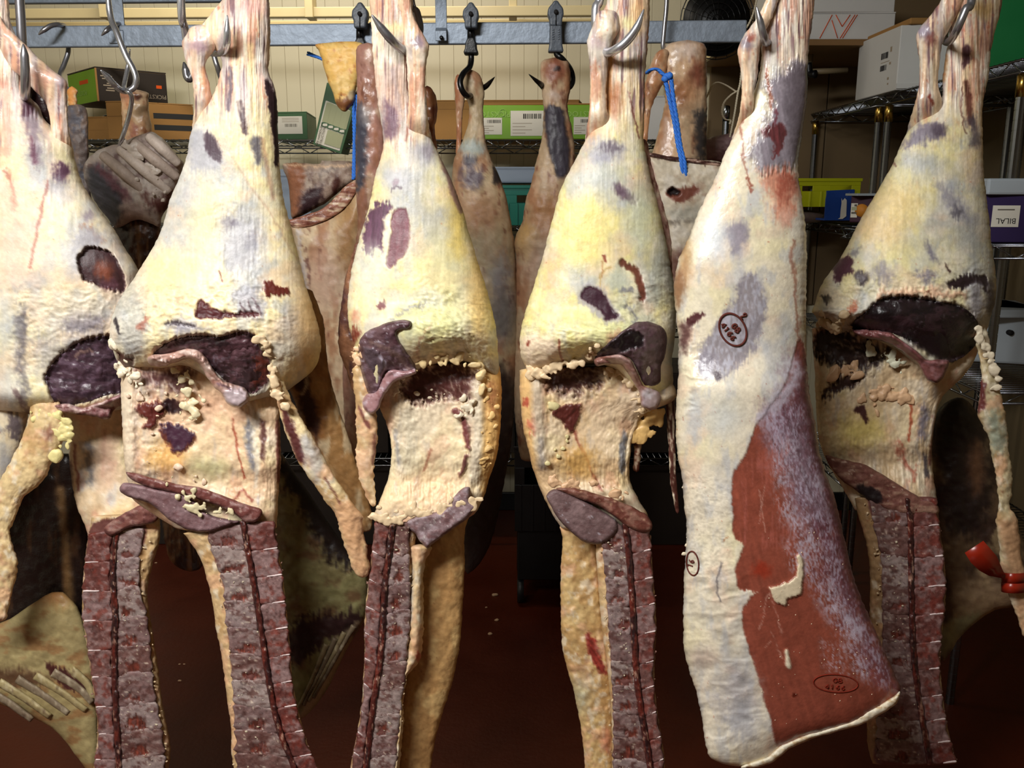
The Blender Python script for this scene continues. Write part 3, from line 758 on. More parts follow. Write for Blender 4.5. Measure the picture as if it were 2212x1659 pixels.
b.decal(0, .24, .50, .68, .705, 'inkgrey', 'printed_line', L, th=.002)
b = Box('grey_tote', 'grey plastic tote with a round hole on the lower right shelf', (xat(2090, 2.75, 700), 2.80), (xat(2300, 2.6, 700), 2.72), (xat(2300, 2.6, 700)+.05, 2.95), .966, 1.145, 'greybox', flap=False, bev=.008, cat='tote')
MB().box((b.c[0].x-.006, 2.70, 1.12), (b.c[1].x+.02, 2.97, 1.145)).build('rim', 'greybox', b.root, bev=.004)
a, u, n, W, H = b.frame(0); c = P3(2184, 719, 2.738)
tube('hole', [c+Vector((0, .02, 0)), c-Vector((0, .002, 0))], .0085, 'ink', b.root, seg=20, k=1)
# board shelf and white carton at the top right, in front of the back wall
pn = thing('shade_board', 'dark brown board added for the shaded back wall behind the right shelving', 'panel', (1.4, 4.0, 1.3))
for x0_, x1_ in ((.86, 1.37), (1.375, 1.88)): MB().box((x0_, 4.0, 1.0), (x1_, 4.022, 2.6)).build('board', 'shadepanel', pn, bev=.002)  # dark panels added to stand for the shaded stretch of back wall
wb2 = thing('board_shelf', 'brown board shelf seen from below at the top right', 'shelf', (1.4, 3.7, 2.0))
MB().box((.80, 3.42, zat(98, 3.42)), (1.88, 4.0, zat(98, 3.42)+.022)).build('board', 'brownboard', wb2, bev=.002)
MB().box((.785, 3.40, zat(98, 3.42)-.004), (.80, 4.0, zat(98, 3.42)+.028)).build('cream_edge', 'cream', wb2)
zt = zat(98, 3.42)+.024
b = Box('white_carton', 'long white carton with red outline print on the board shelf', (.97, 3.45), (xat(1935, 3.44, 30), 3.44), (xat(1935, 3.44, 30)+.01, 3.75), zt, zt+.09, 'whitebox')
MB().box((b.c[0].x, 3.44, zt+.094), (b.c[1].x-.006, 3.75, zt+.22)).build('upper_tray', 'whitebox', b.root, bev=.003)
a, u, n, W, H = b.frame(0)
def stroke(p, q, name='red_print'):
    o = a+n*.0015
    f = lambda s: o+u*(s[0]*W)+Vector((0, 0, zt+s[1]*H))
    tube(name, [f(p), f(q)], .0016, 'inkred', b.root, seg=5, k=1)
for p, q in (((.38, .05), (.47, .95)), ((.47, .75), (.53, .05)), ((.50, .95), (.56, .5)), ((.56, .5), (.62, .95)), ((.55, .05), (.66, .95)), ((.57, .05), (.68, .95))): stroke(p, q)
# black wire fan guard by the board shelf, and a lever handle on the back wall
fg = thing('wire_guard', 'round black fan with wire guard behind the rail right of the middle side', 'fan', P3(1550, 120, 3.28))
c = P3(1550, 44, 3.28)
for r_ in (.02, .04, .06, .08, .10, .12, .13): tube('ring', [c+Vector((r_*math.cos(t), 0, r_*math.sin(t))) for t in np.linspace(0, 6.2832, 25)], .002, 'blackiron', fg, seg=5, k=1)
for k in range(10):
    t = k*math.pi/10; d = Vector((math.cos(t), 0, math.sin(t)))*.13; tube('spoke', [c-d, c+d], .0012, 'blackiron', fg, seg=4, k=1)
tube('motor', [c+Vector((0, .012, 0)), c+Vector((0, .09, 0))], [.12, .10], 'blackplastic', fg, seg=20, k=1)
hd = thing('lever_handle', 'black lever handle on a grey rod right of the red-muscled side', 'handle', P3(1756, 158, 3.6))
tube('rod', [P3(1745, 155, 3.62), P3(1830, 152, 3.62)], .011, 'wallside', hd, seg=10, k=1)
tube('lever', [P3(1747, 135, 3.6), P3(1748, 158, 3.6), P3(1762, 160, 3.58)], [.012, .014, .016], 'blackplastic', hd, seg=10, k=3)
tube('upright', [P3(1750, 116, 3.64), P3(1748, 150, 3.64)], .012, 'wallside', hd, seg=10, k=1)
# black crate standing low by the back wall, scraps on the floor
crate('plastic_crate', 'black plastic crate standing in shade by the back wall', xat(1112, 3.0, 1100), xat(1290, 3.0, 1100), 3.0, 3.4, .30, .62, 'blackplastic')
dl = thing('wheeled_dolly', 'low dark dolly beneath the black crate', 'dolly', (xat(1200, 3.2, 1100), 3.2, 0))
MB().box((xat(1112, 3.0, 1100)+.01, 3.02, .10), (xat(1290, 3.0, 1100)-.01, 3.38, .296)).build('deck', 'blackplastic', dl, bev=.004)
for sx in (1125, 1275):
    for y in (3.05, 3.34):
        x = xat(sx, 3.0, 1100); tube('wheel', [(x-.012, y, .052), (x+.012, y, .052)], .05, 'blackrubber', dl, seg=16, k=1)
for i, (x, y, r_) in enumerate(((1069, 1269, 5), (1050, 1287, 2), (1073, 1315, 4), (1059, 1344, 4), (385, 1403, 2), (395, 1404, 2), (386, 1447, 3), (337, 1215, 2))):
    Y = 0.
    for _ in range(40):      # distance at which this line of sight meets the floor
        Y = Y+.1 if zat(y, Y+.1) > 0 else Y
    c = P3(x, y, Y); v, f = ICO
    k = 1+.4*fbm(v[:, 0]*2+i, v[:, 1]*2+v[:, 2], i, 2)
    lab_ = ['curled pale scrap on the floor, farthest of those right of the third backbone', 'tiny pale crumb on the floor beside the curled scrap', 'greyish flat scrap on the floor below the curled one', 'bright oblong scrap on the floor, nearest of those right of the third backbone', 'left one of two tiny crumbs on the floor between the two left backbones', 'right one of two tiny crumbs on the floor between the two left backbones', 'reddish crumb on the floor, nearest of those between the two left backbones', 'orange crumb on the floor, farthest of those between the two left backbones'][i]
    tag(mk('meat_scrap', v*k[:, None]*np.array([r_*1.5, r_*1.2, r_*.6])*Y/F+np.array([c.x, c.y, r_*.4*Y/F]), None, f, None, 'crumb'), lab_, 'scrap', 'scraps of fat on the floor')

# ================================================================== THE FRONT ROW OF CARCASSES
LEGVAR = ((YEL, 120, 150, .02, .35, .6), ((.80, .80, .76), 22, 34, .15, .3, .4), ((.96, .93, .82), 12, 22, .2, .3, .45), ((.84, .74, .56), 16, 20, .35, .2, .35), (BLUE, 90, 120, .16, .3, .6), ((.66, .68, .70), 26, 44, .34, .2, .5), (PEACH, 60, 60, .30, .2, .5), (WHITE, 40, 50, .25, .2, .5), ((.70, .42, .30), 9, 7, .66, .08, .55))
def legpaint(base=CREAM, seed=1, **k): return Paint(base, LEGVAR, seed=seed, lump=.0011, lsc=34, **k)
def shankpaint(seed, base=(.91, .80, .66)): return Paint(base, ((PEACH, 40, 80, .0, .3, .7), ((.66, .64, .68), 18, 110, .12, .25, .65), ((.92, .89, .82), 10, 80, .15, .2, .75), ((.78, .54, .44), 11, 90, .22, .2, .65), ((.42, .30, .34), 8, 110, .36, .12, .75), ((.72, .40, .30), 8, 16, .52, .1, .5)), seed=seed, fib=(6, 60, .12), lump=.0016, lsc=22, fibh=.0014)
def fatpaint(seed, base=(.88, .76, .58), lump=.0035): return Paint(base, ((TAN, 30, 40, .12, .25, .6), (WHITE, 15, 20, .25, .2, .6), ((.85, .66, .52), 30, 30, .2, .2, .6), ((.55, .32, .22), 8, 9, .62, .08, .5)), seed=seed, lump=lump, lsc=12)
def meatpaint(seed, base=DARK, ang=0): return Paint(base, (((.42, .30, .33), 26, 9, .12, .2, .65), (BLK, 30, 14, .2, .2, .7), ((.58, .50, .54), 16, 5, .40, .14, .5)), seed=seed, lump=.003, lsc=16)
def cavpaint(seed, base=(.86, .74, .60)): return Paint(base, ((WHITE, 40, 60, .1, .25, .6), (YEL, 70, 70, .25, .25, .4), ((.78, .55, .45), 30, 40, .3, .2, .5), (BLUE, 22, 60, .42, .15, .4)), seed=seed, fib=(10, 80, .05), lump=.003, lsc=20)

WEB = {'x': 0}
WEB.update({300: (275, 420, 795, 845), 890: (885, 1020, 795, 865), 1185: (1180, 1300, 792, 848), 1800: (1780, 1930, 722, 800)})
def web(cp, seed, bx, c):
    rs = np.random.RandomState(seed)
    for k in range(16):
        x, y = rs.uniform(bx[0], bx[1]), rs.uniform(bx[2], bx[3]); a = rs.normal(.5, .5); n = rs.uniform(12, 42)
        cp.l([(x, y), (x+n*.5*math.cos(a)+rs.normal()*3, y+n*.5*math.sin(a)), (x+n*math.cos(a), y+n*math.sin(a)+rs.normal()*4)], rs.uniform(.8, 3), c, 2.5, rs.uniform(.4, .85), 5)
def spine(root, fat, e0, g, e1, discs, tilt, Y, seed, slope=10, gw=7, fatcol=None, thick=.045):
    """halved backbone: fat edge, spinous plates, marrow canal, vertebra bodies with white discs between"""
    def ext(q):
        if q[-1][1] < 1665: return q
        (xa, ya), (xb, yb_) = q[-2], q[-1]; k = float(np.clip((xb-xa)/(yb_-ya), -.1, .1)); return list(q)+[(xb+k*165, yb_+165)]
    fat, e0, g, e1 = ext(fat), ext(e0), ext(g), ext(e1)
    if discs[-1] >= 1665:
        discs = discs[:-1]
        while discs[-1] < 1800: discs = discs+[discs[-1]+54]
    ip = lambda q, y: np.interp(y, [k[1] for k in q], [k[0] for k in q])
    sgn = 1 if e1[0][0] > g[0][0] else -1
    y0, y1 = min(fat[0][1], e0[0][1]), max(fat[-1][1], e1[-1][1]); ys = np.linspace(y0, y1, 14)
    rows = []
    for y in ys:
        a, b_ = ip(fat, y), ip(e1, y); rows.append((y, min(a, b_), max(a, b_), .01, thick))
    fpn = fatpaint(seed, fatcol or (.80, .68, .50))
    fpn.p([(ip(e0, y), y) for y in np.linspace(discs[0]-20, y1, 10)]+[(ip(e1, y)-sgn*3, y) for y in np.linspace(y1, discs[0]-20, 10)], (.40, .24, .22), 3, 1, 4)
    bk = Limb(rows, Y, fpn, pw=.3, cap=(6, 6)).build('back_fat', root, 'fat')
    # dark canal
    cn = Limb([(y, ip(g, y)-gw, ip(g, y)+gw, 0, .006) for y in np.linspace(discs[0]-8, discs[-1]+4, 12)], Y+.008-thick,
              Paint((.30, .13, .11), (((.42, .16, .12), 6, 26, .2, .2, .7), (BLK, 6, 30, .1, .2, .7), ((.68, .54, .46), 5, 14, .35, .12, .8)), seed=seed+1, lump=.004, lsc=8), cap=(4, 4)).build('marrow_canal', root, 'meat', step=2.5)
    base = lambda x, y: Y+.01-thick*.98+0*x
    rs = np.random.RandomState(seed)
    for i in range(len(discs)-1):
        a, b_ = discs[i], discs[i+1]
        def pt(e, y, k): return (ip(e, y+k), y+k)
        gx = lambda y: ip(g, y)
        G = sgn*(gw-1)
        poly = [(gx(a)+G, a), (ip(e1, a+tilt)-sgn*1, a+tilt), (ip(e1, (a+b_)/2+tilt)-sgn*4, (a+b_)/2+tilt), (ip(e1, b_+tilt)-sgn*1, b_+tilt), (gx(b_)+G, b_), (gx((a+b_)/2)+G+sgn*2, (a+b_)/2)]
        if sgn < 0: poly = poly[::-1]
        vp = Paint([(.43, .29, .27), (.50, .39, .38), (.39, .22, .20)][rs.randint(3)], (((.56, .46, .45), 14, 10, .15, .25, .7), ((.42, .15, .11), 12, 12, .2, .2, .6), ((.24, .13, .12), 9, 12, .35, .2, .5), ((.76, .68, .62), 6, 4, .55, .12, .5)), seed=seed+10+i, lump=.0022, lsc=9, grain=.14)
        slab('vertebra', poly, base, vp, root, bulge=.0045, R=5, back=.02, step=2.6, jit=2.2, mat='bone', sm=3)
        ca, cb = (gx(b_)+G*.8, b_), (ip(e1, b_+tilt)-sgn*2, b_+tilt)
        mx, my = (ca[0]+cb[0])/2, (ca[1]+cb[1])/2+rs.uniform(-1.5, 1.5); th = rs.uniform(1.8, 3.2); k0 = rs.uniform(.25, .6)
        sx, sy = ca[0]*k0+cb[0]*(1-k0)-(cb[0]-ca[0])*.5*0, ca[1]*k0+cb[1]*(1-k0)
        dp = [(sx, sy-th*.6), ((sx+cb[0])/2, (sy+cb[1])/2-th), (cb[0], cb[1]-th), (cb[0], cb[1]+th*.6), ((sx+cb[0])/2, (sy+cb[1])/2+th*.5), (sx, sy+th*.4)]
        slab('disc', dp, lambda x, y: base(x, y)-.004, Paint((.83, .76, .75), seed=seed+30+i, grain=.08), root, bulge=.0025, R=3, back=.01, step=1.5, jit=.9, mat='fat', sm=2)
        # spinous plate on the other side of the canal
        sl = -slope
        q = [(gx(a)-G, a-1), (gx(b_)-G, b_+1), (ip(e0, b_+sl)+sgn*1, b_+sl+1), (ip(e0, (a+b_)/2+sl), (a+b_)/2+sl), (ip(e0, a+sl)+sgn*1, a+sl-1)]
        if sgn < 0: q = q[::-1]
        pp = Paint([(.54, .46, .45), (.46, .36, .35), (.57, .50, .48), (.42, .30, .28)][rs.randint(4)], (((.62, .56, .54), 26, 9, .15, .25, .6), ((.32, .19, .17), 12, 8, .2, .2, .7), ((.82, .76, .68), 8, 4, .5, .12, .7), ((.22, .15, .15), 8, 6, .5, .12, .6)), seed=seed+60+i, lump=.002, lsc=10, grain=.12)
        cx, cy = (gx((a+b_)/2)+ip(e0, (a+b_)/2))/2+rs.uniform(-4, 4), b_-8-slope*.5
        wd = abs(gx(a)-ip(e0, a))
        if wd > 24 and rs.rand() < .75: pp.e(cx, cy-4, wd*rs.uniform(.18, .32), rs.uniform(7, 15), (.42, .17, .12), ang=-8*sgn, soft=3.5, wp=11, h=-.003, st=(90, .6, 2))
        slab('spinous_process', q, base, pp, root, bulge=.004, R=6, back=.02, step=2.8, jit=3, mat='bone', sm=3)
    p = [((ip(fat, y)+ip(e0, y))/2*.55+.45*ip(e0, y), y) for y in np.linspace(y0+20, y1-8, 12)]
    fringe('fat_crumbs', p, 60, 2.7, lambda x, y: Y+.01-thick*.97+0*x, root, seed, col=(.86, .76, .62), spread=4)
    fringe('edge_membrane', [(ip(e1, y)-sgn*2, y) for y in np.linspace(discs[0], discs[-1]-6, 14)], 60, 2.6, lambda x, y: Y+.012-thick*.97+0*x, root, seed+3, col=(.62, .44, .40), spread=2)
    rs2 = np.random.RandomState(seed+7); it = []
    for k in range(60):
        y = rs2.uniform(discs[0], discs[-1]); t = rs2.uniform(.0, 1); x = ip(e0, y)*(1-t)+ip(g, y)*t
        it.append((x+rs2.normal()*3, y, 1+4*rs2.rand()**3, 1+2.5*rs2.rand()**2))
    lumps('fat_specks', it, lambda x, y: Y+.006-thick*.98+0*x, root, (.82, .76, .70), seed=seed, merge=False)

def rib_strip(name, path, wd, Yb, root, col, seed):
    p = smooth_poly(path, 5, False); t = np.gradient(p, axis=0); t /= np.linalg.norm(t, axis=1)[:, None]; n = np.stack([-t[:, 1], t[:, 0]], -1)
    w_ = wd*np.linspace(1, .7, len(p))[:, None]
    slab(name, np.vstack([p+n*w_, (p-n*w_)[::-1]]), Yb, Paint(col, ((CREAM, 10, 20, .3, .2, .4), ((.30, .22, .18), 12, 16, .35, .2, .5)), seed=seed, lump=.0015), root, bulge=.006, R=wd*.8, back=.01, step=3, jit=1.5, mat='fat', sm=1)
def hook(label, shaft, tip, Y, m='steel', r=.0058, name='meat_hook'):
    """pointed steel S-hook: shaft = pixels of the upper run, tip = pixels of the pointed end"""
    h = thing(name, label, 'hook', P3(shaft[-1][0], shaft[-1][1], Y), 'meat hooks of the front row')
    n = len(shaft)+len(tip)
    sp = [P3(x, y, Y-d) for x, y, d in shaft]; tp = [P3(x, y, Y-d) for x, y, d in tip]
    pts = sp+tp
    rad = [r]*(len(pts)-2)+[r*.85, r*.12]
    tube('hook_rod', pts, [q*.86 for q in rad], m, h, seg=12, k=8)
    return h

GRP = 'carcass sides hanging in the front row'
# ------------------------------------------------------------------ carcass 2 (cream leg, wide dark opening)
Y = 1.36
c2 = thing('carcass_side', 'cream-coloured carcass side with a dark crescent opening, second from the left', 'carcass', P3(480, 1660, Y), GRP)
sp_ = shankpaint(22).l([(497, 150), (498, 190), (494, 235)], 6, PURP, 4).l([(518, 222), (525, 255), (530, 285)], 7, DARK, 3).p([(574, 170), (584, 180), (602, 230), (604, 350), (594, 352), (588, 280), (578, 230)], (.17, .10, .12), 3)
sp_.e(545, 15, 26, 20, (.80, .62, .58), soft=14, a=.8).l([(505, 120), (512, 190), (520, 240)], 4, WHITE, 5, .8).l([(540, 100), (545, 180), (552, 260)], 8, (.92, .84, .60), 8, .8).l([(565, 120), (572, 160)], 10, (.80, .78, .74), 8, .6)
SH = [(-60, 530, 578), (-20, 500, 580), (0, 480, 581), (30, 455, 583), (60, 435, 584), (85, 440, 584), (105, 463, 583), (130, 479, 582), (160, 475, 581), (180, 470, 590), (210, 463, 597), (250, 458, 600), (300, 455, 602), (370, 470, 600)]
tp = shankpaint(23).e(430, 100, 20, 14, (.70, .58, .62), soft=8, a=.8).l([(440, 150), (447, 200), (446, 250)], 7, (.78, .50, .33), 7, .8)
Limb([(52, 415, 470), (72, 404, 474), (88, 394, 472), (110, 396, 462), (130, 401, 447), (150, 408, 444), (170, 415, 450), (200, 418, 456), (230, 420, 460), (265, 416, 468), (310, 420, 470)], Y-.005, tp, ratio=.8, sb=(100, .055)).build('tendon', c2, 'silk')
lp = legpaint((.92, .85, .66), 2)
lp.p([(412, 285), (440, 282), (475, 345), (470, 365), (430, 372), (404, 345)], BLUE, 10, .8, 8).p([(441, 287), (458, 290), (475, 320), (480, 346), (468, 346), (448, 330)], (.30, .20, .27), 4, .95, 5)
lp.p([(545, 295), (562, 300), (568, 350), (556, 352), (548, 330)], (.34, .32, .38), 5, .9).l([(566, 300), (575, 350), (590, 430)], 5, (.62, .42, .32), 6, .6).l([(498, 330), (540, 400), (590, 470), (640, 560)], 2.5, (.72, .58, .48), 4, .55)
lp.p([(462, 455), (520, 462), (556, 500), (560, 560), (520, 590), (480, 560), (468, 510)], (.68, .70, .74), 16, .85, 12, h=-.002).p([(478, 468), (505, 470), (515, 492), (490, 500)], (.45, .42, .52), 6, .8, 9).e(545, 520, 12, 20, (.55, .56, .64), soft=8, a=.7, wp=9)
lp.e(425, 425, 30, 22, (.72, .72, .77), soft=16, a=.7).e(446, 470, 26, 60, (.95, .88, .62), soft=26, a=.7).e(350, 600, 60, 50, (.93, .82, .60), soft=40, a=.6).e(380, 640, 70, 22, (.91, .76, .62), soft=20, a=.6)
lp.l([(474, 588), (480, 600), (482, 608)], 2, (.50, .14, .08), 2).p([(567, 613), (590, 610), (604, 622), (624, 620), (629, 645), (622, 640), (600, 640), (580, 640), (571, 630)], (.42, .12, .07), 2.5, 1, 7, h=.002)
lp.p([(500, 625), (550, 620), (572, 660), (560, 682), (520, 680), (500, 655)], (.60, .62, .68), 10, .85, 10).p([(427, 688), (428, 660), (434, 646), (452, 662), (475, 668), (500, 676), (556, 672), (556, 684), (500, 686)], (.30, .12, .13), 2.5, 1, 5, h=-.004)
for x, y in ((520, 655), (535, 650), (548, 648), (556, 660)): lp.l([(x, y), (x+8, y+18)], 2.2, DARK, 2.5, .9, 3)
lp.p([(360, 705), (385, 690), (420, 700), (455, 712), (420, 716), (380, 720)], (.58, .58, .66), 8, .9).l([(362, 700), (385, 697), (405, 705), (420, 702)], 4, (.20, .13, .17), 2.5, 1, 4, -.003)
lp.p([(246, 690), (254, 688), (255, 715), (262, 722), (252, 718)], (.18, .14, .20), 2.5).l([(318, 690), (305, 710)], 8, (.66, .32, .24), 5, .8, 6).p([(252, 762), (288, 768), (292, 800), (262, 804)], (.34, .12, .10), 4, 1, 6, h=-.012)
lp.e(630, 690, 18, 40, (.60, .60, .64), soft=14, a=.7, wp=10).e(660, 720, 26, 80, (.84, .68, .44), soft=22, a=.7).l([(600, 700), (640, 760), (655, 800)], 6, WHITE, 8, .5)
M2 = [(334, 766), (350, 748), (378, 733), (423, 725), (472, 728), (520, 716), (553, 726), (562, 752), (584, 777), (582, 822), (556, 846), (537, 850), (500, 836), (470, 806), (440, 778), (410, 764), (360, 776)]
lp.p(M2, (.22, .14, .15), 5, 1, 3, h=-.014)
lp.fibh = .0004; lp.shank(sp_, 235)
lp.rg([(240, 600), (400, 620), (560, 600), (640, 680), (620, 860), (240, 860)], .0018, 15, 30).rg([(240, 600), (400, 620), (560, 600), (640, 680), (620, 860), (240, 860)], .0007, 6, 30)
leg2 = Limb([q for q in SH if q[0] < 205]+[q for q in [(215, 426, 594), (250, 420, 597), (290, 412, 600), (330, 405, 602), (370, 393, 605), (430, 368, 613), (510, 343, 634), (560, 315, 646), (600, 290, 655), (640, 262, 668), (690, 241, 684, 0, .100), (730, 236, 692, .0, .098), (770, 240, 692, .008, .09), (800, 250, 684, .018, .076), (822, 262, 660, .03, .062)] if q[0] > 250], Y, lp, ratio=.62, pw=.8, cap=(12, 14), wb=[(236, 775), (250, 792), (270, 806), (300, 800), (350, 800), (400, 790), (440, 812), (480, 850), (540, 872), (590, 860), (620, 850), (690, 805)]).build('leg', c2, 'fat', step=2.6)
cp = cavpaint(24)
cp.e(430, 960, 130, 130, (.88, .76, .62), soft=60, a=.5, h=-.035).e(360, 985, 40, 30, (.86, .66, .36), soft=18, a=.8, wp=10).e(450, 1010, 40, 20, GREEN, soft=16, a=.7)
cp.p([(345, 925), (360, 916), (400, 920), (424, 944), (410, 962), (388, 978), (372, 972), (356, 950)], (.25, .13, .20), 3, 1, 7, h=.004).l([(348, 925), (360, 960), (385, 980), (412, 962), (426, 942)], 3, (.50, .22, .12), 3, .9, 6)
cp.p([(290, 885), (310, 868), (345, 866), (360, 880), (340, 900), (328, 925), (308, 920), (318, 902)], (.40, .13, .10), 3, 1, 7, h=.006).p([(352, 868), (372, 862), (396, 876), (390, 890), (360, 888)], (.16, .08, .09), 3, 1, 5)
cp.l([(502, 905), (510, 950), (528, 1035)], 2.5, (.66, .26, .16), 2).p([(534, 915), (545, 920), (550, 1010), (540, 1010), (532, 960)], (.45, .47, .54), 5, .9, 6).p([(560, 905), (575, 910), (572, 1000), (564, 990)], (.36, .22, .20), 4, .9, 5).l([(600, 910), (603, 1040)], 6, MAR, 4, .9)
cp.l([(545, 920), (556, 1000), (552, 1050)], 5, WHITE, 5, .8).p([(270, 800), (420, 800), (400, 850), (320, 830)], (.30, .17, .17), 10, .9, 10)  # dark patch at the top paints the gap shadow under the leg
web(cp, 300, WEB[300], (.80, .74, .70))
cp.e(450, 870, 60, 24, (.84, .66, .54), soft=18, a=.7).l([(500, 1090), (520, 1060), (545, 1080)], 3, RED, 3, .8)
cp.l([(276, 805), (276, 900), (278, 1000), (280, 1035)], 15, (.86, .79, .69), 9, 1, 1, .004).l([(293, 830), (294, 900), (292, 990)], 6, (.62, .55, .50), 6, .6, 4)
cav2 = Limb([(780, 262, 602, .035, .05), (850, 261, 603, .028, .058), (900, 263, 604, .02, .06), (960, 266, 606, .012, .06), (1010, 270, 606, .01, .058), (1040, 276, 604, .02, .055), (1080, 288, 601, .02, .055), (1110, 330, 600, .02, .055), (1150, 395, 596, .02, .05)], Y, cp, pw=.5).build('belly_wall', c2, 'fat', step=2.6)
mp = meatpaint(26).e(560, 800, 22, 34, (.36, .15, .10), soft=10, a=.9, wp=8).l([(450, 790), (500, 770), (560, 765)], 4, (.45, .44, .52), 5, .6, 8).l([(470, 810), (520, 800), (565, 790)], 3, (.50, .46, .52), 5, .6, 8).l([(380, 745), (430, 735), (470, 742)], 5, BLK, 4, .9)
slab('inner_muscle', [(334, 766), (350, 748), (378, 733), (423, 725), (472, 728), (520, 716), (553, 726), (562, 752), (584, 777), (582, 822), (556, 846), (537, 850), (500, 836), (470, 806), (440, 778), (410, 764), (360, 776)], leg2.front, mp, c2, bulge=.004, R=16, back=.03, lift=.001, step=2.6, mat='meat')
slab('muscle_ridge', [(470, 750), (520, 735), (560, 745), (578, 785), (570, 820), (540, 835), (505, 815), (480, 790)], lambda x, y: leg2.front(x, y)+.006, meatpaint(261, (.30, .20, .22)), c2, bulge=.012, R=30, back=.01, step=2.8, jit=4)
slab('pelvic_bone', [(318, 776), (330, 766), (360, 764), (385, 757), (410, 753), (430, 758), (448, 776), (462, 800), (480, 822), (500, 828), (528, 838), (538, 858), (530, 874), (510, 880), (490, 872), (478, 850), (462, 836), (446, 812), (430, 786), (408, 775), (380, 782), (350, 792), (325, 788)], lambda x, y: leg2.front(x, y)-.006, Paint((.72, .58, .53), (((.84, .76, .72), 18, 10, .1, .2, .7), ((.55, .34, .28), 14, 8, .3, .2, .6)), seed=27, lump=.002).e(510, 856, 26, 22, (.72, .66, .68), soft=6, a=.9).l([(470, 828), (492, 838), (495, 845)], 3, (.40, .30, .34), 3), c2, bulge=.014, R=10, back=.03, step=2.4, mat='silk')
fringe('fat_fringe', [(244, 740), (252, 775), (262, 800), (290, 812), (300, 830)], 30, 8.1, lambda x, y: leg2.front(x, y)-.002, c2, 28, spread=5)
fringe('fat_clusters', [(385, 798), (400, 830), (404, 860), (415, 900), (410, 875), (432, 850)], 47, 7.1, lambda x, y: cav2.front(x, y)-.012, c2, 29, col=(.90, .87, .76), spread=9)
fringe('fat_edge_lumps', [(556, 735), (575, 745), (588, 770), (590, 800), (600, 840)], 27, 7.1, lambda x, y: leg2.front(x, y)-.006, c2, 30, col=(.90, .84, .70), spread=5)
fringe('fat_scraps', [(290, 855), (330, 850), (345, 865), (320, 1005), (360, 1000), (392, 1020), (450, 1015), (400, 1045)], 22, 7.1, lambda x, y: cav2.front(x, y)-.004, c2, 31, col=(.90, .85, .74), spread=9)
op = Paint(TAN, (((.52, .34, .18), 30, 60, .1, .25, .7), (CREAM, 22, 60, .3, .2, .6)), seed=32, fib=(8, 70, .12), lump=.003).p([(625, 745), (650, 760), (680, 860), (690, 950), (665, 930), (640, 840)], (.20, .11, .09), 6, .95, 6).l([(655, 770), (662, 830), (650, 850)], 4, CREAM, 4, .8)
Limb([(620, 600, 672, .05), (700, 615, 700, .05), (760, 618, 705, .05), (820, 620, 715, .05), (880, 640, 732, .05), (940, 655, 752, .05), (1000, 680, 770, .05), (1060, 720, 790, .05), (1110, 745, 803, .05), (1150, 765, 803, .05)], Y+.03, op, ratio=.5).build('outer_flank', c2, 'fat')
fp = fatpaint(33, (.86, .78, .60)).p([(606, 880), (625, 895), (650, 960), (660, 1000), (640, 990), (618, 930)], (.30, .13, .13), 4, .95, 5).p([(650, 940), (680, 950), (700, 1000), (680, 1040), (660, 1000)], BLUE, 8, .6).p([(722, 1095), (770, 1090), (796, 1240), (768, 1240), (735, 1150)], (.80, .62, .46), 8, .9).l([(700, 1030), (712, 1050), (735, 1085)], 3, (.32, .14, .12), 3, .8)
Limb([(735, 580, 604, .0), (790, 584, 608), (830, 590, 616), (860, 596, 628), (900, 607, 650), (950, 623, 680), (1000, 646, 705), (1050, 680, 738), (1090, 708, 766), (1108, 722, 780), (1150, 735, 786), (1200, 752, 795), (1235, 764, 798), (1248, 774, 794)], Y-.045, fp, ratio=.8, jit=3).build('flank', c2, 'fat', step=2.5)
fringe('flank_lumps', [(592, 800), (597, 850), (612, 880)], 18, 8.1, Y-.07, c2, 34, col=(.90, .84, .68), spread=4)
rp = Paint((.46, .42, .28), (((.54, .52, .35), 60, 40, .0, .3, .8), ((.40, .26, .18), 40, 30, .25, .2, .6)), seed=35, lump=.004).p([(590, 990), (640, 1080), (700, 1190), (790, 1225), (790, 990)], (.10, .06, .05), 12, 1, 14).p([(620, 1360), (680, 1330), (785, 1325), (770, 1375), (700, 1390), (640, 1440)], (.20, .12, .12), 6, 1, 12)  # colours darkened for the shade behind the flank, near black at the top
for k in range(5): rp.l([(790-20*k, 1330+16*k), (740-18*k, 1420+20*k), (680-8*k, 1520+8*k)], 6, (.72, .64, .50), 4, .8, 4)
slab('rib_wall', [(590, 980), (650, 1040), (730, 1160), (790, 1230), (790, 1330), (750, 1400), (700, 1500), (650, 1555), (625, 1560), (600, 1400), (585, 1200)], Y+.16, rp, c2, bulge=.03, R=60, back=.02, step=4, mat='fat')
for k in range(4):
    rib_strip('rib', [(765-20*k, 1352+13*k), (728-18*k, 1415+18*k), (676-11*k, 1508+8*k)], 6.5, Y+.131, c2, (.52, .46, .34) if k % 2 else (.44, .38, .30), 350+k)
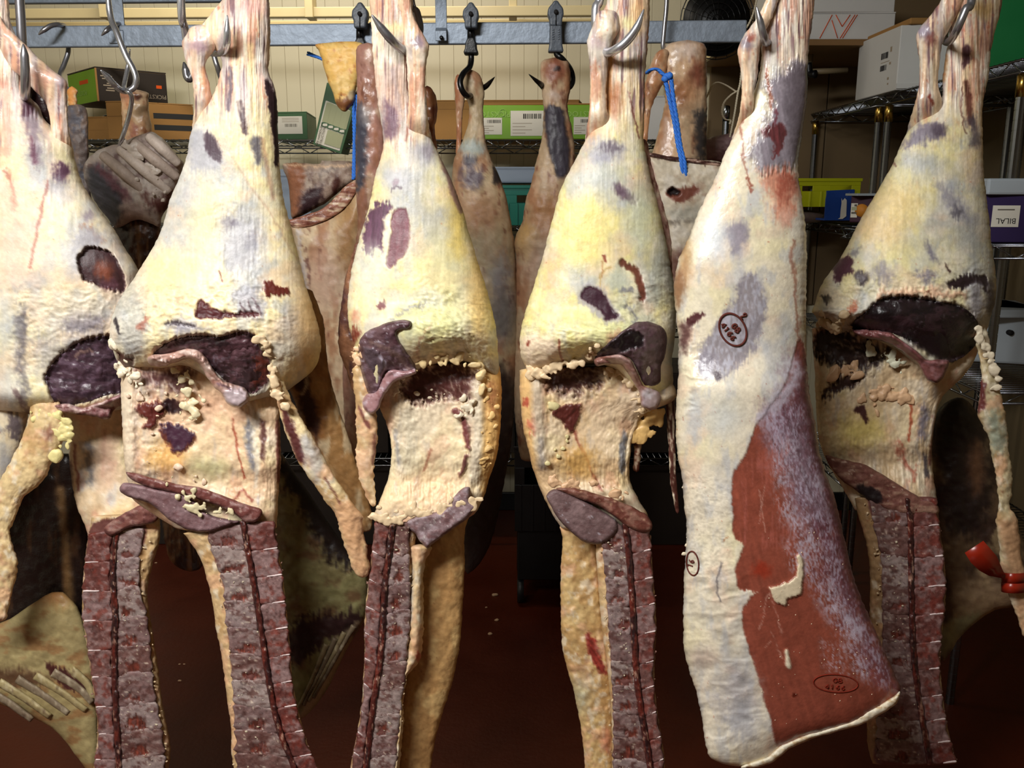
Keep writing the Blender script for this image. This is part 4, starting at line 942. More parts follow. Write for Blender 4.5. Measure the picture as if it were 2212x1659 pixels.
# loin cut
lf = Paint((.47, .36, .37), (((.56, .46, .47), 30, 16, .1, .2, .7), ((.36, .22, .22), 20, 10, .3, .2, .6), ((.75, .68, .66), 6, 4, .6, .08, .6)), seed=36, lump=.002, grain=.1).l([(300, 1062), (360, 1085), (420, 1100)], 2, (.36, .24, .25), 3, .8)
slab('loin_cut', [(260, 1050), (276, 1042), (325, 1052), (407, 1072), (450, 1110), (500, 1124), (521, 1126), (488, 1138), (455, 1149), (410, 1146), (366, 1123), (325, 1089), (291, 1078), (261, 1064)], Y-.045, lf, c2, bulge=.012, R=8, back=.035, step=2.6, mat='bone')
slab('fillet_cut', [(272, 1020), (300, 1024), (380, 1045), (429, 1052), (480, 1070), (522, 1086), (565, 1101), (558, 1124), (530, 1128), (504, 1108), (448, 1084), (380, 1066), (300, 1045)], Y-.05, Paint((.42, .23, .21), (((.60, .48, .46), 18, 10, .1, .2, .7), ((.82, .74, .68), 8, 6, .5, .1, .7)), seed=37, lump=.003), c2, bulge=.010, R=8, back=.03, step=2.6, mat='bone')
fringe('fat_crumbs_on_cut', [(360, 1040), (410, 1070), (425, 1100), (440, 1095), (500, 1110)], 40, 5.6, Y-.062, c2, 38, col=(.88, .82, .68), spread=8)
spine(c2, [(392, 1146), (410, 1163), (440, 1219), (463, 1320), (470, 1398), (485, 1424), (485, 1488), (500, 1562), (496, 1600), (507, 1672)],
      [(448, 1146), (466, 1208), (485, 1264), (489, 1338), (500, 1413), (507, 1525), (515, 1672)],
      [(524, 1144), (537, 1197), (549, 1264), (563, 1357), (575, 1432), (586, 1506), (604, 1581), (640, 1672)],
      [(593, 1126), (601, 1189), (612, 1249), (619, 1320), (627, 1394), (631, 1469), (646, 1544), (668, 1618), (696, 1672)],
      [1132, 1190, 1248, 1306, 1362, 1420, 1478, 1530, 1585, 1636, 1672], -6, Y-.01, 40)

# ------------------------------------------------------------------ carcass 3 (two purple muscle patches on the leg)
Y = 1.35
c3 = thing('carcass_side', 'carcass side with two purple muscle patches on the leg, third from the left', 'carcass', P3(880, 1660, Y), GRP)
sp_ = shankpaint(122).e(850, 195, 30, 60, (.78, .64, .58), soft=14, a=.6).p([(836, 215), (862, 250), (858, 285), (840, 305), (828, 290), (830, 250)], (.45, .34, .40), 7, .9, 5).l([(852, 150), (858, 200), (866, 240)], 6, (.60, .56, .62), 7, .6).l([(872, 100), (880, 160), (886, 230), (876, 300)], 3.5, (.62, .30, .24), 3, .8).e(845, 110, 22, 26, WHITE, soft=10, a=.8).l([(812, 130), (818, 220), (824, 300)], 5, WHITE, 6, .7).e(850, 60, 20, 12, YEL, soft=8, a=.8)
SH = [(-60, 800, 880), (0, 798, 892), (30, 801, 890), (60, 802, 888), (100, 804, 884), (150, 808, 884), (212, 815, 888), (277, 820, 888), (330, 826, 890), (370, 840, 890)]
tp = shankpaint(123).e(903, 92, 14, 14, (.56, .46, .54), soft=7, a=.9).e(915, 120, 12, 16, WHITE, soft=8, a=.8)
Limb([(-50, 850, 880), (0, 858, 888), (30, 866, 892), (59, 872, 906), (80, 874, 917), (94, 874, 925), (115, 876, 925), (130, 878, 922), (163, 880, 919), (212, 882, 921), (260, 880, 925), (310, 872, 935), (350, 870, 940)], Y-.022, tp, ratio=.8, sb=(100, .055)).build('tendon', c3, 'silk')
Limb([(185, 915, 930), (210, 915, 942), (240, 915, 945), (275, 918, 940), (330, 920, 946)], Y+.03, Paint((.62, .42, .28), ((MAR, 14, 30, .2, .2, .6),), seed=124, lump=.003), ratio=.8).build('back_tendon', c3, 'silk')
lp = legpaint((.91, .85, .62), 102)
lp.e(915, 330, 24, 24, BLUE, soft=12, a=.8).e(925, 325, 12, 16, (.58, .54, .60), soft=6, a=.8).e(858, 390, 26, 24, (.74, .74, .76), soft=12, a=.8).e(855, 395, 9, 8, (.60, .52, .56), soft=4, a=.8).l([(846, 410), (858, 402), (868, 408)], 2.5, (.42, .34, .40), 2).p([(784, 530), (795, 470), (812, 440), (838, 436), (842, 455), (826, 500), (830, 548), (810, 535), (800, 552)], (.36, .24, .32), 4, .95, 9, h=-.002, st=(100, .25, 4)).p([(846, 462), (872, 450), (884, 470), (882, 530), (862, 562), (838, 580), (834, 560), (845, 520)], (.46, .28, .32), 3.5, .95, 5, h=-.002, st=(100, .15, 5))
lp.l([(836, 470), (834, 520), (828, 570)], 7, WHITE, 6, .9).e(800, 590, 30, 60, (.84, .84, .80), soft=20, a=.7).e(960, 600, 60, 90, YEL, soft=40, a=.75).e(990, 480, 22, 80, (.90, .78, .40), soft=16, a=.8).e(1035, 640, 24, 90, (.90, .74, .46), soft=16, a=.7)
lp.p([(955, 330), (970, 372), (1000, 450), (990, 455), (968, 400), (950, 345)], (.52, .38, .38), 4, .8, 4).e(925, 700, 70, 40, (.86, .86, .62), soft=30, a=.8).p([(812, 658), (830, 648), (834, 662), (818, 672)], (.45, .26, .28), 3, .9).l([(840, 690), (880, 668), (930, 652)], 4, (.45, .46, .56), 5, .8, 8, -.003).l([(860, 640), (905, 640), (950, 650)], 16, (.86, .86, .80), 12, .7, 10)
lp.l([(930, 700), (905, 740), (905, 775)], 3, (.72, .50, .40), 4, .7, 6).e(765, 725, 10, 16, RED, soft=5, a=.85, wp=8).e(768, 685, 10, 14, (.80, .55, .45), soft=7, a=.8)
for k in range(9): lp.l([(900+14*k, 700+10*(k % 3)), (930+12*k, 735+8*(k % 4))], 1.5, (.72, .66, .42), 3, .6, 6, -.002)
lp.fibh = .0004; lp.shank(sp_, 300)
lp.rg([(900, 600), (1060, 640), (1080, 830), (880, 830), (880, 680)], .0018, 15, 30).rg([(900, 600), (1060, 640), (1080, 830), (880, 830), (880, 680)], .0007, 6, 30)
leg3 = Limb([q for q in SH if q[0] < 270]+[q for q in [(262, 826, 922), (300, 826, 934), (325, 826, 944), (374, 812, 968), (449, 796, 998), (500, 781, 1012), (532, 772, 1022), (581, 760, 1037), (620, 754, 1050), (656, 751, 1060), (700, 753, 1070, 0, .096), (740, 762, 1075, .003, .092), (770, 768, 1077, .012, .08), (806, 778, 1079, .026, .062)] if q[0] > 315], Y, lp, ratio=.66, pw=.8, cap=(12, 14), wb=[(765, 795), (790, 850), (815, 872), (830, 835), (860, 816), (890, 808), (920, 792), (960, 784), (1000, 780), (1040, 800), (1078, 830)]).build('leg', c3, 'fat', step=2.6)
cp = cavpaint(125, (.90, .80, .66))
cp.e(940, 950, 90, 110, (.90, .82, .68), soft=50, a=.5, h=-.03).p([(890, 800), (960, 790), (1018, 800), (1018, 858), (960, 862), (900, 870), (870, 850)], (.30, .15, .14), 8, .95, 10, h=-.01).l([(980, 890), (998, 900), (1008, 935), (1012, 965)], 8, (.36, .13, .14), 3, .95, 4, .006).l([(1008, 985), (1000, 1010), (996, 1022)], 7, (.38, .15, .15), 3, .95, 4, .005).l([(855, 930), (862, 1000)], 5, (.50, .52, .60), 5, .9).l([(930, 970), (915, 1020)], 2.5, (.58, .26, .16), 3, .8).e(880, 945, 26, 70, (.80, .76, .66), soft=18, a=.7).e(930, 1060, 90, 30, (.92, .78, .62), soft=20, a=.8)  # dark maroon slits at the top also carry painted gap shadow
web(cp, 890, WEB[890], (.82, .76, .68))
cp.p([(1040, 790), (1090, 800), (1090, 1000), (1050, 1080), (1036, 1000)], (.88, .70, .42), 8, .9, 5).e(1062, 865, 10, 40, (.66, .36, .20), soft=8, a=.7, wp=9)
cp.l([(1029, 830), (1032, 900), (1030, 960), (1022, 1030)], 15, (.84, .79, .70), 9, 1, 1, .004).l([(1012, 850), (1015, 900), (1014, 940)], 4, (.66, .58, .52), 5, .6, 4)
cav3 = Limb([(780, 770, 1078, .035, .05), (825, 800, 1083, .025, .058), (884, 822, 1083, .02, .06), (933, 840, 1080, .014, .06), (988, 845, 1072, .012, .06), (1040, 836, 1055, .025, .058), (1085, 818, 1040, .02, .055), (1115, 808, 1018, .02, .05), (1140, 815, 960, .02, .045)], Y, cp, pw=.5).build('belly_wall', c3, 'fat', step=2.6)
slab('inner_muscle', [(774, 760), (780, 728), (808, 708), (860, 691), (888, 694), (884, 709), (858, 716), (862, 735), (878, 760), (895, 784), (898, 804), (867, 814), (834, 806), (826, 828), (814, 862), (793, 846), (780, 805)], leg3.front, Paint((.38, .28, .30), (((.52, .45, .50), 20, 9, .1, .2, .7), ((.24, .14, .16), 20, 10, .2, .2, .7), ((.80, .78, .82), 9, 6, .5, .1, .7)), seed=127, lump=.003, lsc=14).l([(800, 740), (840, 755), (885, 795)], 5, (.55, .45, .42), 5, .8).p([(785, 750), (815, 760), (835, 800), (820, 810), (795, 790)], (.36, .28, .34), 4, .9, 4, h=.006).l([(820, 770), (835, 790), (822, 815)], 4, (.78, .76, .82), 3, .8), c3, bulge=.006, R=20, back=.03, lift=.004, step=2.6)
slab('pelvic_bone', [(896, 796), (880, 800), (850, 798), (832, 808), (822, 828), (812, 846), (794, 850), (783, 866), (788, 886), (803, 894), (818, 884), (826, 862), (838, 842), (856, 824), (880, 816), (898, 808)], lambda x, y: leg3.front(x, y)-.006, Paint((.62, .47, .48), (((.80, .74, .78), 14, 10, .15, .2, .7), ((.45, .28, .28), 10, 8, .3, .2, .6)), seed=128, lump=.002), c3, bulge=.013, R=9, back=.03, step=2.4, mat='silk')
fringe('fat_fringe', [(900, 790), (940, 780), (980, 775), (1010, 780), (1040, 800), (1050, 850)], 47, 8.1, lambda x, y: np.minimum(leg3.front(x, y), cav3.front(x, y))-.002, c3, 129, col=(.92, .83, .66), spread=6)
fringe('fat_edge_lumps', [(768, 740), (764, 770), (772, 800), (776, 740)], 22, 7.1, lambda x, y: leg3.front(x, y)-.004, c3, 130, col=(.90, .76, .64), spread=4)
fringe('fat_clusters', [(850, 815), (868, 830), (860, 850), (990, 860), (1012, 885), (985, 895)], 40, 6.0, lambda x, y: cav3.front(x, y)-.008, c3, 131, col=(.90, .88, .78), spread=8)
fringe('cut_edge_lumps', [(808, 1105), (812, 1125), (830, 1115), (850, 1120), (880, 1110), (910, 1108), (960, 1095), (1000, 1085), (1030, 1080)], 62, 8.1, Y-.055, c3, 132, col=(.92, .84, .68), spread=6)
fringe('side_fat_lumps', [(1062, 840), (1058, 900), (1050, 960), (1045, 1010)], 23, 7.1, lambda x, y: cav3.front(x, y)-.001, c3, 133, col=(.91, .78, .50), spread=6)
Limb([(790, 760, 790, .01), (825, 763, 806, .01), (860, 766, 812, .01), (890, 768, 813, .01), (950, 770, 815, .01), (990, 769, 810, .01), (1030, 775, 808, .01), (1070, 790, 812, .01), (1095, 800, 812, .01)], Y-.02, fatpaint(134, (.88, .78, .62)).l([(775, 880), (785, 900), (800, 925)], 4, (.36, .16, .16), 3, .9).l([(810, 940), (806, 1000)], 4, (.40, .18, .14), 3, .8), ratio=.6, jit=3).build('flank', c3, 'fat')
op = Paint((.40, .26, .20), (((.60, .42, .30), 20, 50, .1, .2, .8), (DARK, 20, 40, .2, .2, .7)), seed=135, fib=(6, 50, .15), lump=.003)
Limb([(520, 768, 800, .06), (600, 748, 800, .06), (650, 738, 800, .06), (710, 731, 800, .06), (760, 733, 800, .06), (800, 748, 800, .06), (850, 762, 800, .06)], Y+.02, op, ratio=.5).build('outer_flank', c3, 'meat')
slab('loin_cut', [(878, 1130), (900, 1114), (955, 1101), (990, 1062), (1014, 1052), (1016, 1081), (1031, 1092), (1010, 1120), (973, 1146), (936, 1173), (921, 1184), (897, 1154)], Y-.045, Paint((.52, .43, .44), (((.66, .60, .62), 16, 12, .1, .2, .7), ((.40, .26, .26), 16, 10, .25, .2, .6), ((.85, .82, .80), 7, 6, .5, .1, .7)), seed=136, lump=.003, grain=.1), c3, bulge=.012, R=9, back=.035, step=2.6, mat='bone')
# side fat of the back
Limb([(1090, 940, 1036), (1115, 905, 1014), (1133, 890, 1008), (1226, 872, 1004), (1301, 868, 1000), (1394, 866, 993), (1469, 862, 978), (1544, 850, 955), (1600, 845, 940), (1672, 842, 930), (1830, 830, 912)], Y+.025, Paint((.72, .57, .37), ((TAN, 40, 60, .1, .25, .7), ((.82, .70, .48), 26, 40, .2, .2, .7), ((.50, .32, .2), 7, 8, .6, .08, .5)), seed=137, lump=.0025, fib=(12, 80, .05)), ratio=.55).build('side_fat', c3, 'fat')
Limb([(1175, 872, 940, 0, .03), (1200, 882, 925, 0, .03), (1301, 880, 915, 0, .03), (1394, 876, 912, 0, .03), (1430, 872, 905, 0, .03), (1460, 868, 880, 0, .03), (1560, 858, 872, 0, .03), (1672, 846, 862, 0, .03), (1830, 830, 846, 0, .03)], Y-.018, fatpaint(138, (.84, .74, .58)).l([(885, 1230), (887, 1340)], 6, (.62, .62, .64), 5, .8).e(905, 1420, 6, 14, (.72, .26, .18), soft=3, a=.9), ratio=.6, jit=3).build('fat_seam', c3, 'fat')
spine(c3, [(900, 1140), (895, 1200), (890, 1301), (886, 1376), (878, 1469), (870, 1525), (862, 1600), (858, 1672)],
      [(884, 1140), (884, 1189), (886, 1301), (882, 1376), (874, 1469), (866, 1525), (858, 1600), (853, 1672)],
      [(848, 1140), (839, 1208), (831, 1264), (828, 1338), (824, 1394), (816, 1469), (805, 1525), (798, 1600), (788, 1672)],
      [(809, 1130), (803, 1189), (798, 1238), (790, 1301), (787, 1357), (787, 1413), (783, 1506), (775, 1562), (764, 1618), (755, 1672)],
      [1140, 1206, 1266, 1325, 1382, 1437, 1492, 1550, 1596, 1640, 1672], -14, Y-.012, 140)

# ------------------------------------------------------------------ carcass 4 (yellow leg, brown curved cut)
Y = 1.35
c4 = thing('carcass_side', 'yellowish carcass side with a curved brown cut on the leg, fourth from left', 'carcass', P3(1330, 1660, Y), GRP)
sp_ = shankpaint(222, (.90, .81, .64)).l([(1318, 120), (1312, 200), (1320, 240)], 7, (.78, .52, .24), 6, .9).e(1330, 215, 14, 40, (.70, .40, .22), soft=10, a=.8).l([(1358, 200), (1368, 250), (1382, 300)], 2.5, (.45, .20, .18), 2.5, .9).l([(1350, 130), (1356, 220), (1366, 300)], 6, WHITE, 6, .6).e(1375, 40, 16, 40, (.88, .72, .50), soft=12, a=.8).e(1352, 50, 16, 14, YEL, soft=8, a=.8).l([(1338, 0), (1333, 30)], 1.5, (.66, .40, .24), 2, .8)
SH = [(-60, 1330, 1405), (0, 1312, 1404), (42, 1300, 1403), (65, 1302, 1402), (100, 1310, 1399), (130, 1312, 1396), (180, 1308, 1393), (228, 1306, 1393), (270, 1300, 1391), (309, 1300, 1391), (350, 1310, 1392)]
tp = shankpaint(223).e(1290, 95, 18, 16, (.78, .70, .70), soft=9, a=.8).e(1287, 115, 14, 12, WHITE, soft=7, a=.7)
Limb([(20, 1292, 1330), (42, 1285, 1338), (70, 1274, 1336), (88, 1268, 1324), (108, 1269, 1318), (130, 1273, 1313), (160, 1274, 1311), (195, 1275, 1310), (230, 1273, 1312), (260, 1270, 1316), (303, 1264, 1326), (340, 1268, 1330)], Y-.02, tp, ratio=.8, sb=(100, .055)).build('tendon', c4, 'silk')
lp = legpaint((.91, .86, .58), 202)
lp.e(1310, 325, 40, 24, BLUE, soft=12, a=.85, wp=8).e(1318, 318, 20, 10, (.40, .34, .42), soft=6, a=.85, wp=8).e(1300, 342, 22, 10, (.56, .56, .66), soft=6, a=.8).p([(1327, 398), (1345, 402), (1376, 428), (1374, 438), (1352, 432), (1332, 414)], (.40, .28, .38), 5, .95, 5, h=-.002).e(1290, 380, 40, 24, (.76, .78, .76), soft=16, a=.75).e(1385, 470, 26, 70, (.74, .76, .66), soft=18, a=.75).e(1270, 500, 50, 70, (.93, .86, .52), soft=30, a=.8).e(1300, 700, 70, 50, (.86, .86, .60), soft=30, a=.7).e(1420, 600, 22, 60, (.62, .64, .60), soft=14, a=.75)
lp.l([(1345, 568), (1370, 585), (1384, 612), (1388, 645)], 9, (.36, .16, .11), 3, 1, 4, -.003).e(1335, 605, 26, 22, (.72, .74, .68), soft=8, a=.8).l([(1300, 640), (1296, 600), (1320, 575)], 2, (.70, .56, .30), 3, .8)
lp.p([(1246, 648), (1252, 625), (1268, 614), (1292, 618), (1318, 645), (1345, 690), (1340, 694), (1305, 695), (1278, 668)], (.62, .60, .66), 5, .8, 5).p([(1254, 644), (1266, 622), (1288, 622), (1308, 640), (1321, 666), (1337, 686), (1308, 691), (1306, 680), (1282, 661)], (.24, .13, .18), 2.5, 1, 3, h=-.003)
lp.e(1345, 625, 8, 5, SLATE, soft=4, a=.8).e(1362, 628, 6, 5, SLATE, soft=3, a=.8).l([(1340, 660), (1365, 672), (1370, 695)], 5, SLATE, 5, .8, 8).p([(1125, 770), (1130, 730), (1180, 725), (1210, 745), (1200, 800), (1150, 810)], (.93, .84, .74), 12, .8, 8).l([(1209, 735), (1212, 770), (1219, 782)], 2.5, (.60, .22, .14), 2, .9).e(1141, 741, 5, 5, RED, soft=3, a=.8).l([(1304, 552), (1308, 565)], 3, RED, 2, .9).l([(1300, 566), (1300, 596)], 2, (.72, .45, .22), 2, .8)
lp.e(1195, 590, 16, 40, (.84, .66, .50), soft=16, a=.5).e(1330, 740, 20, 24, (.74, .58, .44), soft=6, a=.9)
lp.fibh = .0004; lp.shank(sp_, 270)
lp.rg([(1120, 680), (1280, 700), (1340, 640), (1450, 560), (1460, 700), (1300, 780), (1120, 820)], .0018, 15, 30).rg([(1120, 680), (1280, 700), (1340, 640), (1450, 560), (1460, 700), (1300, 780), (1120, 820)], .0007, 6, 30)
leg4 = Limb([q for q in SH if q[0] < 240]+[q for q in [(245, 1276, 1390), (280, 1270, 1390), (309, 1262, 1391), (358, 1236, 1400), (410, 1211, 1412), (456, 1198, 1424), (500, 1186, 1434), (537, 1177, 1442), (581, 1164, 1449), (630, 1149, 1459), (663, 1138, 1461), (721, 1124, 1458, 0, .098), (760, 1123, 1452, .004, .092), (785, 1128, 1453, .012, .08), (812, 1145, 1452, .028, .062)] if q[0] > 285], Y, lp, ratio=.66, pw=.8, cap=(12, 14), wb=[(1124, 800), (1150, 810), (1180, 806), (1210, 796), (1240, 787), (1280, 780), (1330, 800), (1370, 842), (1400, 872), (1440, 852), (1455, 840)]).build('leg', c4, 'fat', step=2.6)
cp = cavpaint(225, (.82, .70, .54))
cp.e(1270, 950, 90, 110, (.80, .68, .52), soft=50, a=.5, h=-.032).p([(1180, 800), (1240, 790), (1290, 800), (1300, 830), (1240, 850), (1190, 840)], (.26, .14, .13), 9, .9, 11, h=-.01).p([(1196, 885), (1215, 880), (1235, 870), (1256, 878), (1250, 900), (1238, 930), (1222, 925), (1205, 905)], (.38, .14, .11), 3, 1, 7, h=.005).l([(1240, 930), (1270, 1000), (1300, 1060)], 3, (.52, .18, .12), 3, .9).p([(1345, 930), (1352, 935), (1350, 1020), (1340, 1020), (1338, 970)], (.42, .44, .48), 4, .9, 5).e(1250, 1000, 40, 36, (.80, .62, .34), soft=18, a=.85, wp=9).p([(1120, 800), (1146, 800), (1150, 900), (1160, 1040), (1140, 990), (1124, 900)], (.86, .70, .46), 6, .9, 5).e(1138, 870, 8, 12, (.72, .24, .16), soft=4, a=.85, wp=7).e(1150, 920, 10, 14, (.80, .35, .24), soft=5, a=.85, wp=7).e(1330, 880, 50, 40, (.76, .66, .56), soft=24, a=.6)  # upper dark patch is gap shadow painted below the leg edge
web(cp, 1185, WEB[1185], (.76, .70, .60))
cp.l([(1160, 815), (1162, 880), (1168, 960), (1172, 1000)], 15, (.74, .68, .59), 9, 1, 1, .004).l([(1168, 950), (1172, 1010)], 7, (.48, .46, .46), 6, .6, 4)
cav4 = Limb([(790, 1122, 1452, .035, .05), (825, 1122, 1454, .028, .058), (870, 1124, 1448, .022, .06), (890, 1126, 1400, .02, .06), (923, 1130, 1376, .018, .06), (950, 1136, 1366, .015, .06), (988, 1145, 1361, .012, .06), (1040, 1160, 1362, .025, .058), (1080, 1178, 1380, .02, .055), (1115, 1195, 1400, .02, .05), (1150, 1220, 1405, .02, .045)], Y, cp, pw=.5).build('belly_wall', c4, 'fat', step=2.6)
slab('inner_muscle', [(1284, 774), (1314, 740), (1345, 714), (1373, 697), (1405, 696), (1436, 712), (1440, 754), (1430, 793), (1427, 828), (1392, 834), (1375, 800), (1360, 775), (1330, 768)], leg4.front, Paint((.34, .25, .27), (((.44, .36, .38), 20, 30, .1, .2, .7), ((.24, .16, .18), 14, 30, .2, .2, .7)), seed=227, lump=.003).p([(1286, 770), (1314, 741), (1350, 715), (1373, 716), (1390, 728), (1384, 748), (1340, 762)], (.11, .08, .09), 3, 1, 4, h=-.006).l([(1390, 720), (1395, 770), (1385, 830)], 3, (.60, .55, .56), 5, .5), c4, bulge=.008, R=20, back=.03, lift=.003, step=2.6)
slab('pelvic_bone', [(1284, 776), (1310, 768), (1340, 766), (1362, 778), (1376, 804), (1388, 830), (1405, 838), (1424, 848), (1428, 866), (1418, 882), (1402, 886), (1386, 876), (1382, 850), (1370, 830), (1356, 806), (1340, 788), (1310, 788), (1288, 790)], lambda x, y: leg4.front(x, y)-.007, Paint((.58, .42, .38), (((.74, .64, .62), 18, 10, .15, .2, .6), ((.42, .24, .2), 14, 8, .3, .2, .6)), seed=228, lump=.002).e(1405, 862, 22, 22, (.66, .60, .62), soft=5, a=.9).e(1400, 850, 10, 8, (.80, .80, .84), soft=5, a=.6), c4, bulge=.013, R=9, back=.03, step=2.4, mat='silk')
fringe('fat_fringe', [(1145, 800), (1170, 808), (1200, 795), (1240, 782), (1275, 768), (1285, 745)], 57, 8.1, lambda x, y: leg4.front(x, y)-.003, c4, 229, col=(.92, .85, .68), spread=6)
fringe('fat_clusters', [(1300, 795), (1320, 805), (1345, 810), (1370, 850), (1380, 885), (1400, 890)], 35, 5.6, lambda x, y: cav4.front(x, y)-.012, c4, 230, col=(.84, .78, .62), spread=6)
fringe('fat_scraps', [(1185, 875), (1195, 900), (1230, 950), (1190, 985), (1215, 990)], 10, 6.0, lambda x, y: cav4.front(x, y)-.003, c4, 231, col=(.86, .80, .66), spread=9)
fringe('hanging_fat', [(1375, 900), (1390, 910), (1405, 895), (1420, 900), (1436, 880), (1380, 935), (1400, 930)], 30, 9.1, Y-.0, c4, 232, col=(.84, .72, .46), spread=6, drip=2.4)
Limb([(880, 1376, 1392, .0, .008), (940, 1372, 1388, .0, .008), (980, 1368, 1384, .0, .008), (1020, 1368, 1382, .0, .008)], Y+.02, Paint((.40, .20, .14), ((CREAM, 8, 14, .2, .2, .7),), seed=233, lump=.003), jit=3).build('membrane_strip', c4, 'meat')
Limb([(840, 1436, 1456, .02), (880, 1438, 1458, .02), (960, 1444, 1459, .02), (1040, 1448, 1462, .02), (1110, 1460, 1468, .02)], Y, Paint((.30, .16, .13), ((CREAM, 5, 40, .15, .15, .8),), seed=234, lump=.003), ratio=.8, jit=2).build('flank', c4, 'meat')
Limb([(300, 1384, 1398, .02), (374, 1390, 1412, .02), (440, 1404, 1432, .02), (520, 1420, 1450, .02), (570, 1432, 1452, .02), (640, 1442, 1458, .02)], Y+.012, Paint((.74, .58, .54), ((MAR, 8, 22, .2, .2, .6), (CREAM, 10, 20, .2, .2, .6)), seed=235, lump=.003), ratio=.6).build('outer_seam', c4, 'fat')
slab('loin_cut', [(1180, 1072), (1203, 1057), (1255, 1079), (1319, 1115), (1336, 1137), (1326, 1158), (1296, 1176), (1265, 1172), (1238, 1153), (1212, 1127), (1194, 1100)], Y-.045, Paint((.42, .33, .33), (((.52, .43, .43), 26, 16, .1, .2, .7), ((.32, .20, .20), 18, 10, .3, .2, .6), ((.70, .70, .74), 8, 6, .55, .1, .7)), seed=236, lump=.002, grain=.1), c4, bulge=.012, R=9, back=.035, step=2.6, mat='bone')
slab('fillet_cut', [(1200, 1056), (1235, 1054), (1267, 1060), (1320, 1076), (1364, 1094), (1397, 1113), (1410, 1136), (1396, 1150), (1362, 1142), (1330, 1118), (1290, 1092), (1240, 1074)], Y-.05, Paint((.40, .22, .18), (((.56, .42, .36), 18, 10, .1, .2, .7), ((.70, .58, .46), 8, 6, .5, .1, .7)), seed=237, lump=.003), c4, bulge=.010, R=8, back=.03, step=2.6, mat='bone')
fringe('fat_crumbs_on_cut', [(1190, 1040), (1215, 1045), (1250, 1055), (1300, 1050), (1350, 1075)], 30, 7.1, Y-.05, c4, 238, col=(.86, .74, .60), spread=7)
Limb([(1130, 1205, 1270), (1148, 1212, 1280), (1227, 1211, 1292), (1320, 1211, 1300), (1413, 1217, 1315), (1488, 1238, 1322), (1581, 1256, 1324), (1672, 1265, 1324), (1830, 1280, 1328)], Y+.015, fatpaint(239, (.78, .66, .45), .004).p([(1265, 1370), (1285, 1372), (1300, 1420), (1312, 1448), (1300, 1460), (1280, 1430)], (.60, .17, .13), 4, 1, 7, h=.002, st=(60, .4, 3)).e(1300, 1390, 10, 24, (.84, .70, .62), soft=7, a=.7, wp=7).l([(1285, 1180), (1295, 1280), (1300, 1380)], 6, (.70, .56, .36), 6, .7).e(1250, 1500, 24, 40, (.70, .70, .58), soft=16, a=.6).e(1310, 1600, 10, 30, (.76, .42, .30), soft=6, a=.7), ratio=.6).build('side_fat', c4, 'fat')
spine(c4, [(1285, 1150), (1292, 1264), (1300, 1357), (1313, 1450), (1321, 1544), (1322, 1672)],
      [(1300, 1150), (1310, 1264), (1316, 1357), (1322, 1450), (1326, 1544), (1326, 1672)],
      [(1350, 1140), (1356, 1171), (1362, 1245), (1367, 1320), (1371, 1394), (1375, 1469), (1386, 1544), (1407, 1672)],
      [(1405, 1126), (1408, 1208), (1416, 1301), (1418, 1376), (1412, 1450), (1420, 1544), (1434, 1618), (1437, 1672)],
      [1138, 1196, 1256, 1312, 1372, 1436, 1490, 1546, 1600, 1648, 1672], -8, Y-.012, 240)

# ------------------------------------------------------------------ carcass 5 (seen from outside, big red flank muscle)
Y = 1.285
c5 = thing('carcass_side', 'pale carcass side seen from outside with a large bare red muscle', 'carcass', P3(1700, 1650, Y), GRP)
REDM = (.60, .27, .19)
bp = Paint((.89, .85, .76), ((YEL, 150, 150, .15, .3, .45), (BLUE, 80, 120, .30, .2, .45), ((.90, .78, .68), 60, 60, .25, .2, .5), (WHITE, 40, 60, .2, .2, .5), ((.72, .73, .75), 18, 50, .3, .25, .5), ((.66, .32, .24), 6, 9, .68, .06, .6)), seed=302, lump=.0007, lsc=34)
bp.p([(1655, 182), (1700, 150), (1745, 140), (1748, 300), (1726, 345), (1708, 362), (1672, 370), (1637, 370), (1621, 325), (1650, 277), (1664, 228)], (.50, .46, .53), 9, .95, 9, h=.003, st=(80, .18, 6)).p([(1700, 160), (1745, 150), (1745, 300), (1722, 340), (1705, 300)], (.36, .31, .36), 12, .85, 8)
bp.l([(1655, 150), (1664, 200), (1668, 235)], 4, (.62, .26, .16), 4, .85, 5).p([(1645, 275), (1658, 272), (1690, 265), (1698, 300), (1682, 330), (1668, 340), (1672, 310), (1650, 292)], (.38, .14, .15), 4, .9, 8, st=(85, .4, 4)).l([(1674, 235), (1678, 262)], 4, (.40, .16, .20), 3, .8, 6).l([(1600, 215), (1610, 240), (1600, 290), (1612, 370)], 2.5, (.58, .26, .18), 3, .8, 5).l([(1614, 380), (1622, 408)], 4, (.58, .22, .14), 3, .85, 5)
for x in (1625, 1640, 1652): bp.l([(x, 230), (x-8, 300), (x-12, 370)], 4, (.84, .84, .86), 5, .6, 6)
bp.p([(1645, 372), (1690, 366), (1722, 375), (1724, 430), (1710, 470), (1700, 490), (1680, 470), (1668, 430)], (.80, .52, .42), 12, .85, 12, st=(90, .2, 4)).p([(1690, 380), (1714, 376), (1716, 410), (1700, 430), (1680, 440)], (.66, .28, .20), 10, .8, 12).e(1700, 470, 14, 18, (.86, .68, .60), soft=7, a=.7)
bp.p([(1568, 490), (1585, 478), (1612, 484), (1612, 520), (1598, 552), (1582, 545), (1572, 520)], (.52, .49, .58), 8, .9, 6).e(1600, 580, 12, 40, (.70, .72, .78), soft=12, a=.7).e(1545, 520, 26, 50, (.84, .87, .90), soft=22, a=.7)
